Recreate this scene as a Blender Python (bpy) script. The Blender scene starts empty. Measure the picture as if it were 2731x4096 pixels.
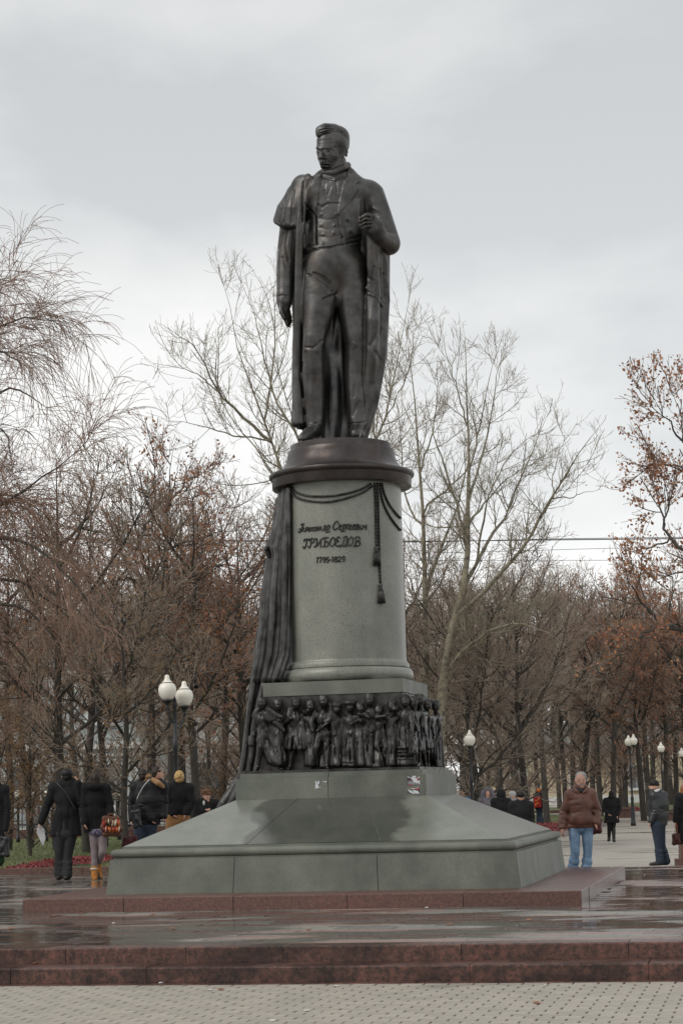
import bpy, math, random
import numpy as np
from mathutils import Vector, Matrix

# ---------------------------------------------------------------- camera, sky, light, exposure
F, PITCH, ROLL, H = 8183.0, 0.1355, 0.0264, 1.40       # focal length in photo pixels, tilt, roll, eye height over the terrace
IW, IH = 2731, 4096
scn = bpy.context.scene
COL = scn.collection
cam_d = bpy.data.cameras.new('camera'); cam = bpy.data.objects.new('camera', cam_d); COL.objects.link(cam)
cam_d.sensor_fit = 'HORIZONTAL'; cam_d.sensor_width = 36.0; cam_d.lens = F / IW * 36.0
cam_d.clip_start = 0.1; cam_d.clip_end = 2000
_c, _s, _cr, _sr = math.cos(PITCH), math.sin(PITCH), math.cos(ROLL), math.sin(ROLL)
R0, U0, F0 = Vector((1, 0, 0)), Vector((0, -_s, _c)), Vector((0, _c, _s))
rx, ux = R0 * _cr - U0 * _sr, R0 * _sr + U0 * _cr
cam.matrix_world = Matrix(((rx.x, ux.x, -F0.x, 0), (rx.y, ux.y, -F0.y, 0), (rx.z, ux.z, -F0.z, H), (0, 0, 0, 1)))
scn.camera = cam

SUN_EL, SUN_AZ = math.radians(42), math.radians(236)    # soft light from the upper left, behind the viewer
world = bpy.data.worlds.new('World'); scn.world = world; world.use_nodes = True
nt = world.node_tree; nt.nodes.clear()
def N(t, typ, **kw):
    n = t.nodes.new(typ)
    for k, v in kw.items(): setattr(n, k, v)
    return n
wo = N(nt, 'ShaderNodeOutputWorld'); bg = N(nt, 'ShaderNodeBackground'); nt.links.new(bg.outputs[0], wo.inputs[0])
sky = N(nt, 'ShaderNodeTexSky', sky_type='NISHITA', sun_disc=False, sun_elevation=SUN_EL, sun_rotation=SUN_AZ, air_density=1.5, dust_density=4.0)
skm = N(nt, 'ShaderNodeVectorMath', operation='SCALE'); skm.inputs['Scale'].default_value = 0.06
nt.links.new(sky.outputs[0], skm.inputs[0])
tc = N(nt, 'ShaderNodeTexCoord'); mp = N(nt, 'ShaderNodeMapping'); mp.inputs['Scale'].default_value = (1.0, 1.0, 1.9); mp.inputs['Location'].default_value = (0.35, 0.1, 1.12)
nt.links.new(tc.outputs['Generated'], mp.inputs[0])
cn = N(nt, 'ShaderNodeTexNoise'); cn.inputs['Scale'].default_value = 3.4; cn.inputs['Detail'].default_value = 8; cn.inputs['Roughness'].default_value = 0.52; cn.inputs['Distortion'].default_value = 0.12
nt.links.new(mp.outputs[0], cn.inputs['Vector'])
cr = N(nt, 'ShaderNodeValToRGB'); e = cr.color_ramp.elements
e[0].position = 0.36; e[0].color = (0.565, 0.585, 0.60, 1); e[1].position = 0.66; e[1].color = (0.86, 0.86, 0.845, 1)
nt.links.new(cn.outputs['Fac'], cr.inputs[0])
# cloud decks look thinner and lighter towards the horizon
sx = N(nt, 'ShaderNodeSeparateXYZ'); nt.links.new(tc.outputs['Generated'], sx.inputs[0])
mr = N(nt, 'ShaderNodeMapRange'); mr.inputs[1].default_value = 0.0; mr.inputs[2].default_value = 0.34; mr.inputs[3].default_value = 1.20; mr.inputs[4].default_value = 0.92
nt.links.new(sx.outputs['Z'], mr.inputs[0])
cs = N(nt, 'ShaderNodeVectorMath', operation='SCALE'); nt.links.new(cr.outputs[0], cs.inputs[0]); nt.links.new(mr.outputs[0], cs.inputs['Scale'])
mx = N(nt, 'ShaderNodeMix', data_type='RGBA'); mx.inputs[0].default_value = 0.06
nt.links.new(cs.outputs[0], mx.inputs[6]); nt.links.new(skm.outputs[0], mx.inputs[7]); nt.links.new(mx.outputs[2], bg.inputs[0])
bg.inputs[1].default_value = 1.0

sl = bpy.data.lights.new('sun', 'SUN'); sun = bpy.data.objects.new('sun', sl); COL.objects.link(sun)
sl.energy = 1.2; sl.angle = math.radians(40); sl.color = (1.0, 0.95, 0.88)
_d = Vector((math.sin(SUN_AZ) * math.cos(SUN_EL), math.cos(SUN_AZ) * math.cos(SUN_EL), math.sin(SUN_EL)))
sun.rotation_euler = _d.to_track_quat('Z', 'Y').to_euler()
scn.view_settings.view_transform = 'Standard'; scn.view_settings.look = 'None'
scn.view_settings.exposure = 0.30; scn.view_settings.gamma = 1.0; scn.view_settings.use_curve_mapping = False
scn.cycles.max_bounces = 6; scn.cycles.diffuse_bounces = 3; scn.cycles.glossy_bounces = 3; scn.cycles.transparent_max_bounces = 4
scn.cycles.use_denoising = True

# ---------------------------------------------------------------- survey: photo pixel -> place
def rays(x, y):
    u = np.asarray(x, float) - IW / 2; v = np.asarray(y, float) - IH / 2
    a = (u * _cr - v * _sr) / F; b = -(u * _sr + v * _cr) / F
    return np.stack([a, _c - b * _s, _s + b * _c], -1)
def at(x, y, Y):
    d = rays(x, y); return d * (np.asarray(Y) / d[..., 1])[..., None] + np.array([0, 0, H])
def gnd(x, y, z=0.0):
    d = rays(x, y); return d * ((z - H) / d[..., 2])[..., None] + np.array([0, 0, H])
def project(X, Y, Z):
    Zr = Z - H; d = Y * _c + Zr * _s; u = -Y * _s + Zr * _c
    x = F * X / d; y = -F * u / d
    return IW / 2 + x * _cr + y * _sr, IH / 2 - x * _sr + y * _cr

# ---------------------------------------------------------------- scene helpers
def link(o, parent=None):
    COL.objects.link(o)
    if parent is not None: o.parent = parent
    return o
def tag(o, label=None, category=None, group=None, kind=None):
    if label: o['label'] = label
    if category: o['category'] = category
    if group: o['group'] = group
    if kind: o['kind'] = kind
    return o
def empty(name, loc=(0, 0, 0), rz=0.0, label=None, category=None, group=None):
    o = bpy.data.objects.new(name, None); o.location = loc; o.rotation_euler = (0, 0, rz); o.empty_display_size = 0.2
    link(o); return tag(o, label, category, group)
def mesh_data(name, V, Fc, mat, smooth=False):
    me = bpy.data.meshes.new(name)
    V = np.asarray(V, np.float32)
    if isinstance(Fc, np.ndarray):
        n, k = Fc.shape
        me.vertices.add(len(V)); me.vertices.foreach_set('co', V.ravel())
        me.loops.add(n * k); me.loops.foreach_set('vertex_index', Fc.ravel().astype(np.int32))
        me.polygons.add(n); me.polygons.foreach_set('loop_start', np.arange(0, n * k, k, dtype=np.int32))
        me.polygons.foreach_set('loop_total', np.full(n, k, np.int32))
        me.update(calc_edges=True)
    else:
        me.from_pydata([tuple(map(float, v)) for v in V], [], Fc); me.update()
    if smooth: me.polygons.foreach_set('use_smooth', np.ones(len(me.polygons), bool))
    if mat is not None:
        me.materials.append(mat)
    return me
def inv_of(parent):
    if parent is None: return None
    m = Matrix.Translation(parent.location) @ parent.rotation_euler.to_matrix().to_4x4()
    p = parent.parent
    while p is not None:
        m = Matrix.Translation(p.location) @ p.rotation_euler.to_matrix().to_4x4() @ m; p = p.parent
    return np.array(m.inverted())
def obj(name, V, Fc, mat, parent=None, smooth=False, local=False):
    """one mesh object; V in world coordinates unless local"""
    V = np.asarray(V, float)
    if parent is not None and not local:
        m = inv_of(parent); V = V @ m[:3, :3].T + m[:3, 3]
    return link(bpy.data.objects.new(name, mesh_data(name, V, Fc, mat, smooth)), parent)
class MB:
    """collects shapes for ONE mesh"""
    def __init__(s): s.v = []; s.f = []
    def add(s, V, Fc):
        o = len(s.v); s.v += [tuple(map(float, p)) for p in V]; s.f += [tuple(int(i) + o for i in f) for f in Fc]; return s
    def hexa(s, P):       # 8 points: bottom ring of 4 ccw, top ring of 4
        return s.add(P, [(3, 2, 1, 0), (4, 5, 6, 7), (0, 1, 5, 4), (1, 2, 6, 5), (2, 3, 7, 6), (3, 0, 4, 7)])
    def box(s, x0, x1, y0, y1, z0, z1):
        return s.hexa([(x0, y0, z0), (x1, y0, z0), (x1, y1, z0), (x0, y1, z0), (x0, y0, z1), (x1, y0, z1), (x1, y1, z1), (x0, y1, z1)])
    def lathe(s, prof, n=32, c=(0, 0, 0), cap=True):
        m = len(prof); V = []; Fc = []
        for i in range(n):
            a = 2 * math.pi * i / n
            for r, z in prof: V.append((c[0] + r * math.cos(a), c[1] + r * math.sin(a), c[2] + z))
        for i in range(n):
            j = (i + 1) % n
            for k in range(m - 1): Fc.append((i * m + k, j * m + k, j * m + k + 1, i * m + k + 1))
        if cap:
            Fc.append(tuple(i * m for i in range(n))[::-1]); Fc.append(tuple(i * m + m - 1 for i in range(n)))
        return s.add(V, Fc)
    def tube(s, pts, r, n=6, cap=True):
        V, Fc = tube(pts, r, n, cap); return s.add(V, Fc)
    def obj(s, name, mat, parent=None, smooth=False, local=False): return obj(name, s.v, s.f, mat, parent, smooth, local)
def tube(pts, r, n=6, cap=True):
    P = np.asarray(pts, float); m = len(P); r = np.broadcast_to(np.asarray(r, float), (m,))
    T = np.gradient(P, axis=0); T /= np.linalg.norm(T, axis=1)[:, None] + 1e-12
    up = np.array([0, 0, 1.0]) if abs(T[:, 2]).mean() < 0.9 else np.array([1.0, 0, 0])
    A = np.cross(T, up); A /= np.linalg.norm(A, axis=1)[:, None] + 1e-12; B = np.cross(T, A)
    an = np.arange(n) * 2 * math.pi / n
    V = P[:, None] + r[:, None, None] * (A[:, None] * np.cos(an)[None, :, None] + B[:, None] * np.sin(an)[None, :, None])
    Fc = [(i * n + k, i * n + (k + 1) % n, (i + 1) * n + (k + 1) % n, (i + 1) * n + k) for i in range(m - 1) for k in range(n)]
    if cap: Fc += [tuple(range(n))[::-1], tuple((m - 1) * n + k for k in range(n))]
    return V.reshape(-1, 3), Fc
def spline(pts, n=8):
    P = np.asarray(pts, float); Q = np.vstack([2 * P[0] - P[1], P, 2 * P[-1] - P[-2]]); out = []
    for i in range(len(P) - 1):
        a, b, c, d = Q[i:i + 4]
        for t in np.arange(n) / n:
            out.append(0.5 * (2 * b + (c - a) * t + (2 * a - 5 * b + 4 * c - d) * t * t + (3 * b - a - 3 * c + d) * t ** 3))
    out.append(P[-1]); return np.array(out)

# ---------------------------------------------------------------- materials (all procedural)
def rgb(c): return (c[0], c[1], c[2], 1)
def material(name, c1, c2=None, scale=8.0, detail=4, rough=0.7, metal=0.0, spec=0.5, bump=0.0, bscale=40.0, lo=0.35, hi=0.65,
             c3=None, s3=60.0, f3=0.5, rough2=None, vary=0.0, coords='Object', stretch=(1, 1, 1), sheen=0.0):
    m = bpy.data.materials.new(name); m.use_nodes = True; t = m.node_tree
    b = t.nodes['Principled BSDF']; b.inputs['Roughness'].default_value = rough; b.inputs['Metallic'].default_value = metal
    b.inputs['Specular IOR Level'].default_value = spec
    if sheen: b.inputs['Sheen Weight'].default_value = sheen
    tcn = N(t, 'ShaderNodeTexCoord'); mpn = N(t, 'ShaderNodeMapping'); mpn.inputs['Scale'].default_value = stretch
    t.links.new(tcn.outputs[coords], mpn.inputs[0]); out = None
    if c2 is None: c2 = tuple(x * 0.75 for x in c1)
    n1 = N(t, 'ShaderNodeTexNoise'); n1.inputs['Scale'].default_value = scale; n1.inputs['Detail'].default_value = detail; n1.inputs['Roughness'].default_value = 0.6
    t.links.new(mpn.outputs[0], n1.inputs['Vector'])
    r1 = N(t, 'ShaderNodeMapRange'); r1.inputs[1].default_value = lo; r1.inputs[2].default_value = hi; t.links.new(n1.outputs['Fac'], r1.inputs[0])
    x1 = N(t, 'ShaderNodeMix', data_type='RGBA'); x1.inputs[6].default_value = rgb(c1); x1.inputs[7].default_value = rgb(c2)
    t.links.new(r1.outputs[0], x1.inputs[0]); out = x1.outputs[2]
    if c3 is not None:
        n2 = N(t, 'ShaderNodeTexNoise'); n2.inputs['Scale'].default_value = s3; n2.inputs['Detail'].default_value = 2; t.links.new(mpn.outputs[0], n2.inputs['Vector'])
        r2 = N(t, 'ShaderNodeMapRange'); r2.inputs[1].default_value = 0.5; r2.inputs[2].default_value = 0.68; r2.inputs[4].default_value = f3; t.links.new(n2.outputs['Fac'], r2.inputs[0])
        x2 = N(t, 'ShaderNodeMix', data_type='RGBA'); x2.inputs[7].default_value = rgb(c3); t.links.new(out, x2.inputs[6]); t.links.new(r2.outputs[0], x2.inputs[0]); out = x2.outputs[2]
    if vary:
        oi = N(t, 'ShaderNodeObjectInfo'); rv = N(t, 'ShaderNodeMapRange'); rv.inputs[3].default_value = 1 - vary; rv.inputs[4].default_value = 1 + vary
        t.links.new(oi.outputs['Random'], rv.inputs[0]); sc = N(t, 'ShaderNodeVectorMath', operation='SCALE'); t.links.new(out, sc.inputs[0]); t.links.new(rv.outputs[0], sc.inputs['Scale']); out = sc.outputs[0]
    t.links.new(out, b.inputs['Base Color'])
    if rough2 is not None:
        rr = N(t, 'ShaderNodeMapRange'); rr.inputs[1].default_value = lo; rr.inputs[2].default_value = hi; rr.inputs[3].default_value = rough; rr.inputs[4].default_value = rough2
        t.links.new(n1.outputs['Fac'], rr.inputs[0]); t.links.new(rr.outputs[0], b.inputs['Roughness'])
    if bump:
        n3 = N(t, 'ShaderNodeTexNoise'); n3.inputs['Scale'].default_value = bscale; n3.inputs['Detail'].default_value = 4; t.links.new(mpn.outputs[0], n3.inputs['Vector'])
        bp = N(t, 'ShaderNodeBump'); bp.inputs['Strength'].default_value = bump; bp.inputs['Distance'].default_value = 0.02
        t.links.new(n3.outputs['Fac'], bp.inputs['Height']); t.links.new(bp.outputs[0], b.inputs['Normal'])
    return m
def soak(m, base=0.5, width=0.08, scale=1.2, dark=0.55, wet_rough=0.12, coords='Object', stretch=(1, 1, 1), offset=(0, 0, 0), xband=None):
    """rain-soaked patches: darker and glossier where the stone has drunk the rain (a mask of its own shape)"""
    t = m.node_tree; b = t.nodes['Principled BSDF']
    tcn = N(t, 'ShaderNodeTexCoord'); mpn = N(t, 'ShaderNodeMapping'); mpn.inputs['Scale'].default_value = stretch; mpn.inputs['Location'].default_value = offset
    t.links.new(tcn.outputs[coords], mpn.inputs[0])
    n = N(t, 'ShaderNodeTexNoise'); n.inputs['Scale'].default_value = scale; n.inputs['Detail'].default_value = 6; n.inputs['Roughness'].default_value = 0.55; t.links.new(mpn.outputs[0], n.inputs['Vector'])
    f = n.outputs['Fac']
    if xband:
        sp = N(t, 'ShaderNodeSeparateXYZ'); t.links.new(tcn.outputs[coords], sp.inputs[0])
        a = N(t, 'ShaderNodeMath', operation='SUBTRACT'); t.links.new(sp.outputs['X'], a.inputs[0]); a.inputs[1].default_value = xband[0]
        a2 = N(t, 'ShaderNodeMath', operation='ABSOLUTE'); t.links.new(a.outputs[0], a2.inputs[0])
        a3 = N(t, 'ShaderNodeMapRange'); a3.inputs[1].default_value = xband[1] * 0.55; a3.inputs[2].default_value = xband[1] * 1.45; a3.inputs[3].default_value = 0.35; a3.inputs[4].default_value = -0.35
        t.links.new(a2.outputs[0], a3.inputs[0]); ad = N(t, 'ShaderNodeMath', operation='ADD'); t.links.new(f, ad.inputs[0]); t.links.new(a3.outputs[0], ad.inputs[1]); f = ad.outputs[0]
    r = N(t, 'ShaderNodeMapRange', interpolation_type='SMOOTHSTEP'); r.inputs[1].default_value = base - width; r.inputs[2].default_value = base + width; t.links.new(f, r.inputs[0])
    src = b.inputs['Base Color'].links[0].from_socket
    k = N(t, 'ShaderNodeMapRange'); k.inputs[3].default_value = 1.0; k.inputs[4].default_value = dark; t.links.new(r.outputs[0], k.inputs[0])
    sc = N(t, 'ShaderNodeVectorMath', operation='SCALE'); t.links.new(src, sc.inputs[0]); t.links.new(k.outputs[0], sc.inputs['Scale']); t.links.new(sc.outputs[0], b.inputs['Base Color'])
    k2 = N(t, 'ShaderNodeMapRange'); k2.inputs[3].default_value = b.inputs['Roughness'].default_value; k2.inputs[4].default_value = wet_rough
    t.links.new(r.outputs[0], k2.inputs[0]); t.links.new(k2.outputs[0], b.inputs['Roughness'])
    return m

# ---------------------------------------------------------------- sculpting: distance fields -> one continuous mesh
class Sculpt:
    def __init__(s, lo, hi, h):
        s.lo = np.asarray(lo, float); s.h = h; s.n = np.ceil((np.asarray(hi) - s.lo) / h).astype(int) + 1
        s.ax = [s.lo[i] + h * np.arange(s.n[i]) for i in range(3)]
        s.D = np.full(s.n, 0.25, np.float32)
    def win(s, lo, hi):
        i0 = np.clip(np.floor((np.asarray(lo) - s.lo) / s.h).astype(int), 0, s.n - 1); i1 = np.clip(np.ceil((np.asarray(hi) - s.lo) / s.h).astype(int) + 1, i0 + 1, s.n)
        sl_ = tuple(slice(a, b) for a, b in zip(i0, i1))
        return sl_, [s.ax[0][sl_[0]][:, None, None], s.ax[1][sl_[1]][None, :, None], s.ax[2][sl_[2]][None, None, :]]
    def mix(s, sl_, d, k, sub=False):
        a = s.D[sl_]
        if sub:
            a, d = -a, d
        if k > 0:
            h = np.clip(0.5 + 0.5 * (d - a) / k, 0, 1); r = d * (1 - h) + a * h - k * h * (1 - h)
        else: r = np.minimum(a, d)
        s.D[sl_] = -r if sub else r
    def cap(s, a, b, ra, rb=None, k=0.0, sub=False):
        rb = ra if rb is None else rb; a = np.asarray(a, float); b = np.asarray(b, float); m = max(ra, rb) + k + 2 * s.h
        sl_, (X, Y, Z) = s.win(np.minimum(a, b) - m, np.maximum(a, b) + m); ab = b - a; L = ab @ ab + 1e-12
        t = np.clip(((X - a[0]) * ab[0] + (Y - a[1]) * ab[1] + (Z - a[2]) * ab[2]) / L, 0, 1)
        d = np.sqrt((X - a[0] - t * ab[0]) ** 2 + (Y - a[1] - t * ab[1]) ** 2 + (Z - a[2] - t * ab[2]) ** 2) - (ra + (rb - ra) * t)
        s.mix(sl_, d.astype(np.float32), k, sub); return s
    def chain(s, pts, rs, k=0.0):
        rs = [rs] * len(pts) if np.isscalar(rs) else rs
        P = np.asarray(pts, float); m = max(rs) + k + 2 * s.h; sl_, (X, Y, Z) = s.win(P.min(0) - m, P.max(0) + m); best = None
        for a, b, ra, rb in zip(P[:-1], P[1:], rs[:-1], rs[1:]):
            ab = b - a; t = np.clip(((X - a[0]) * ab[0] + (Y - a[1]) * ab[1] + (Z - a[2]) * ab[2]) / (ab @ ab + 1e-12), 0, 1)
            d = np.sqrt((X - a[0] - t * ab[0]) ** 2 + (Y - a[1] - t * ab[1]) ** 2 + (Z - a[2] - t * ab[2]) ** 2) - (ra + (rb - ra) * t)
            best = d if best is None else np.minimum(best, d)
        s.mix(sl_, best.astype(np.float32), k); return s
    def ell(s, c, r, k=0.0, rot=None, sub=False):
        c = np.asarray(c, float); r = np.asarray(r, float); m = r.max() + k + 2 * s.h
        sl_, (X, Y, Z) = s.win(c - m, c + m); X, Y, Z = X - c[0], Y - c[1], Z - c[2]
        if rot is not None:
            M = np.array(rot); X, Y, Z = M[0, 0] * X + M[1, 0] * Y + M[2, 0] * Z, M[0, 1] * X + M[1, 1] * Y + M[2, 1] * Z, M[0, 2] * X + M[1, 2] * Y + M[2, 2] * Z
        k0 = np.sqrt((X / r[0]) ** 2 + (Y / r[1]) ** 2 + (Z / r[2]) ** 2); k1 = np.sqrt((X / r[0] ** 2) ** 2 + (Y / r[1] ** 2) ** 2 + (Z / r[2] ** 2) ** 2) + 1e-9
        s.mix(sl_, np.maximum(k0 * (k0 - 1) / k1, -r.min()).astype(np.float32), k, sub); return s
    def cutz(s, z):      # nothing below z
        d = (z - s.ax[2])[None, None, :]; s.D = np.maximum(s.D, d.astype(np.float32)); return s
    def _band(s, px, py, pad, front):
        X, Y, Z = np.nonzero(np.abs(s.D) < 6 * s.h); x = s.ax[0][X]; y = s.ax[1][Y]; z = s.ax[2][Z]
        u, v = project(x, y, z); ok = (u > px[0] - pad) & (u < px[1] + pad) & (v > py[0] - pad) & (v < py[1] + pad) & (y < front[1]) & (y > front[0])
        return (X[ok], Y[ok], Z[ok]), u[ok], v[ok]
    def strokes(s, lines, front):
        """lines: (points in photo px, half width px, height in m; + raises, - carves)"""
        X, Y, Z = np.nonzero(np.abs(s.D) < 6 * s.h); x = s.ax[0][X]; y = s.ax[1][Y]; z = s.ax[2][Z]
        ok = (y < front[1]) & (y > front[0]); X, Y, Z = X[ok], Y[ok], Z[ok]; u, v = project(x[ok], y[ok], z[ok]); acc = np.zeros(len(u))
        for pts, w, hh in lines:
            P = np.asarray(pts, float); m = (u > P[:, 0].min() - 3 * w) & (u < P[:, 0].max() + 3 * w) & (v > P[:, 1].min() - 3 * w) & (v < P[:, 1].max() + 3 * w)
            uu, vv = u[m], v[m]; dd = np.full(len(uu), 1e9)
            for a, b in zip(P[:-1], P[1:]):
                ab = b - a; t = np.clip(((uu - a[0]) * ab[0] + (vv - a[1]) * ab[1]) / (ab @ ab + 1e-9), 0, 1)
                dd = np.minimum(dd, (uu - a[0] - t * ab[0]) ** 2 + (vv - a[1] - t * ab[1]) ** 2)
            acc[m] += hh * np.exp(-dd / (w * w))
        s.D[X, Y, Z] -= acc.astype(np.float32); return s
    def plates(s, polys, front):
        """polys: (polygon in photo px, thickness m): cloth laid on the surface with a crisp border"""
        for poly, hh in polys:
            P = np.asarray(poly, float); I, u, v = s._band((P[:, 0].min(), P[:, 0].max()), (P[:, 1].min(), P[:, 1].max()), 4, front)
            ins = np.zeros(len(u), bool); dd = np.full(len(u), 1e9)
            for a, b in zip(P, np.roll(P, -1, 0)):
                c_ = ((a[1] > v) != (b[1] > v)) & (u < (b[0] - a[0]) * (v - a[1]) / (b[1] - a[1] + 1e-9) + a[0]); ins ^= c_
                ab = b - a; t = np.clip(((u - a[0]) * ab[0] + (v - a[1]) * ab[1]) / (ab @ ab + 1e-9), 0, 1)
                dd = np.minimum(dd, np.hypot(u - a[0] - t * ab[0], v - a[1] - t * ab[1]))
            sd = np.where(ins, dd, -dd); s.D[I] -= (hh * np.clip(sd / 4 + 0.5, 0, 1)).astype(np.float32)
        return s
    def mesh(s):
        D = s.D; D = D.copy(); D[0] = D[-1] = 0.2; D[:, 0] = D[:, -1] = 0.2; D[:, :, 0] = D[:, :, -1] = 0.2
        I = D < 0; nx, ny, nz = D.shape
        cnt = np.zeros((nx - 1, ny - 1, nz - 1), np.int8)
        for a in (0, 1):
            for b in (0, 1):
                for c in (0, 1): cnt += I[a:nx - 1 + a, b:ny - 1 + b, c:nz - 1 + c]
        act = (cnt > 0) & (cnt < 8); A = np.argwhere(act); idx = np.full(act.shape, -1, np.int32); idx[act] = np.arange(len(A))
        cor = {}
        for a in (0, 1):
            for b in (0, 1):
                for c in (0, 1): cor[a, b, c] = D[A[:, 0] + a, A[:, 1] + b, A[:, 2] + c]
        S_ = np.zeros((len(A), 3)); W = np.zeros(len(A))
        for p in cor:
            for ax_ in range(3):
                if p[ax_] == 0:
                    q = list(p); q[ax_] = 1; da, db = cor[p], cor[tuple(q)]; m = (da < 0) != (db < 0); t = da[m] / (da[m] - db[m])
                    P = np.tile(np.array(p, float), (m.sum(), 1)); P[:, ax_] = t; S_[m] += P; W[m] += 1
        V = s.lo + s.h * (A + S_ / W[:, None]); Q = []
        for ax_, (o1, o2) in enumerate([((0, 1, 0), (0, 0, 1)), ((0, 0, 1), (1, 0, 0)), ((1, 0, 0), (0, 1, 0))]):
            sl0 = [slice(None)] * 3; sl1 = [slice(None)] * 3; sl0[ax_] = slice(0, -1); sl1[ax_] = slice(1, None)
            a, b = I[tuple(sl0)], I[tuple(sl1)]; E = np.argwhere(a != b); inside = a[tuple(E.T)]
            o1, o2 = np.array(o1), np.array(o2)
            ok = np.all(E - o1 - o2 >= 0, 1); E, inside = E[ok], inside[ok]
            g = lambda e_: idx[tuple(e_.T)]
            ok = np.all(E < np.array(idx.shape), 1); E, inside = E[ok], inside[ok]
            q = np.stack([g(E), g(E - o1), g(E - o1 - o2), g(E - o2)], 1); q[~inside] = q[~inside][:, ::-1]; Q.append(q[:, ::-1])
        Q = np.concatenate(Q); Q = Q[(Q >= 0).all(1)]
        return V, Q
    def obj(s, name, mat, parent=None):
        V, Q = s.mesh(); return obj(name, V, Q, mat, parent, smooth=True)
# ---------------------------------------------------------------- the ground
MX, MY, PSI = 0.015, 28.418, -0.2059
_pc, _ps = math.cos(PSI), math.sin(PSI)
def ML(lx, ly, z=0.0): return np.array([MX + lx * _pc - ly * _ps, MY + lx * _ps + ly * _pc, z])   # monument-aligned -> world

rnd = random.Random(11)
paver_mat = material('paver', (0.37, 0.335, 0.28), (0.29, 0.265, 0.225), scale=3, rough=0.62, c3=(0.24, 0.23, 0.20), s3=90, f3=0.35, vary=0.09)
soak(paver_mat, base=0.66, width=0.08, scale=0.8, dark=0.72, wet_rough=0.35, coords='Object', stretch=(0.6, 1.6, 1))
joint_mat = material('dark_joint', (0.115, 0.108, 0.095), (0.08, 0.075, 0.068), scale=20, rough=0.8)
path_mat = material('path_paving', (0.40, 0.365, 0.315), (0.32, 0.295, 0.255), scale=0.9, detail=7, rough=0.55, c3=(0.20, 0.19, 0.17), s3=40, f3=0.35)
soak(path_mat, base=0.60, width=0.05, scale=0.5, dark=0.40, wet_rough=0.12, stretch=(0.5, 2.0, 1))
wet_red = material('wet_red_slab', (0.285, 0.20, 0.172), (0.205, 0.14, 0.12), scale=14, detail=5, rough=0.50, spec=0.6, c3=(0.05, 0.04, 0.037), s3=60, f3=0.5, bump=0.10, bscale=9, vary=0.14)
wet_grey = material('wet_grey_slab', (0.235, 0.222, 0.198), (0.165, 0.158, 0.142), scale=10, detail=5, rough=0.46, spec=0.6, c3=(0.05, 0.05, 0.047), s3=80, f3=0.4, bump=0.10, bscale=9, vary=0.22)
for _m in (wet_red, wet_grey): soak(_m, base=0.45, width=0.06, scale=0.5, dark=0.52, wet_rough=0.07, coords='Object', stretch=(0.7, 1.5, 1))
red_step = material('red_granite_step', (0.170, 0.075, 0.055), (0.042, 0.022, 0.018), scale=16, detail=6, rough=0.30, spec=0.5, c3=(0.022, 0.018, 0.017), s3=40, f3=0.8, bump=0.15, bscale=100, vary=0.12)
soak(red_step, base=0.52, width=0.10, scale=1.6, dark=0.42, wet_rough=0.14)
ZL = -0.28
gr = MB().add([(-600, -60, ZL - 0.02), (600, -60, ZL - 0.02), (600, 1500, ZL - 0.02), (-600, 1500, ZL - 0.02)], [(0, 1, 2, 3)]).obj('ground', path_mat); tag(gr, kind='structure')
# lower paving in front of the steps: small pavers in running bond
plaza = empty('pavement', tuple(ML(0, -9.92, ZL)), PSI); tag(plaza, kind='structure')
MB().box(-9, 9, -8, 0.0, -0.03, -0.012).obj('paving_bed', joint_mat, plaza, local=True)
pw, pd, gj, gk = 0.215, 0.150, 0.016, 0.003
hw, hd = pw / 2 - gj / 2, pd / 2 - gk / 2
def paver_shape(dx=0, dy=0, dz=0):
    c = 0.004
    return [(-hw + dx, -hd + dy, -0.02), (hw + dx, -hd + dy, -0.02), (hw + dx, hd + dy, -0.02), (-hw + dx, hd + dy, -0.02), (-hw + dx, -hd + dy, -c + dz), (hw + dx, -hd + dy, -c + dz), (hw + dx, hd + dy, -c + dz), (-hw + dx, hd + dy, -c + dz),
            (-hw + c + dx, -hd + c + dy, dz), (hw - c + dx, -hd + c + dy, dz), (hw - c + dx, hd - c + dy, dz), (-hw + c + dx, hd - c + dy, dz)]
PF = [(3, 2, 1, 0), (0, 1, 5, 4), (1, 2, 6, 5), (2, 3, 7, 6), (3, 0, 4, 7), (4, 5, 9, 8), (5, 6, 10, 9), (6, 7, 11, 10), (7, 4, 8, 11), (8, 9, 10, 11)]
pme = mesh_data('paver', paver_shape(), PF, paver_mat); cells = []
for r in range(30):
    y = -(r + 0.5) * pd
    for c in range(-42, 42):
        x = (c + (0.5 if r % 2 else 0)) * pw; w = ML(x, -9.92 + y, ZL); px, py = project(*w)
        if -160 < px < IW + 160 and py < IH + 140: cells.append((np.hypot(w[0], w[1]), x, y, -40 < px < IW + 40 and py < IH + 30))
cells.sort(); near = [c for c in cells if c[3]][:300]; ns = set((c[1], c[2]) for c in near)
for d_, x, y, v in near:
    o = bpy.data.objects.new('paver', pme); o.location = (x + rnd.uniform(-.002, .002), y, rnd.uniform(-.0015, .0015)); o.rotation_euler = (rnd.uniform(-.004, .004), rnd.uniform(-.004, .004), rnd.uniform(-.012, .012)); link(o, plaza)
m = MB()
for d_, x, y, v in cells:
    if (x, y) not in ns: m.add(paver_shape(x + rnd.uniform(-.002, .002), y, rnd.uniform(-.0015, .0015)), PF)
tag(m.obj('paver_field', paver_mat, plaza, local=True), kind='stuff')
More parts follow.
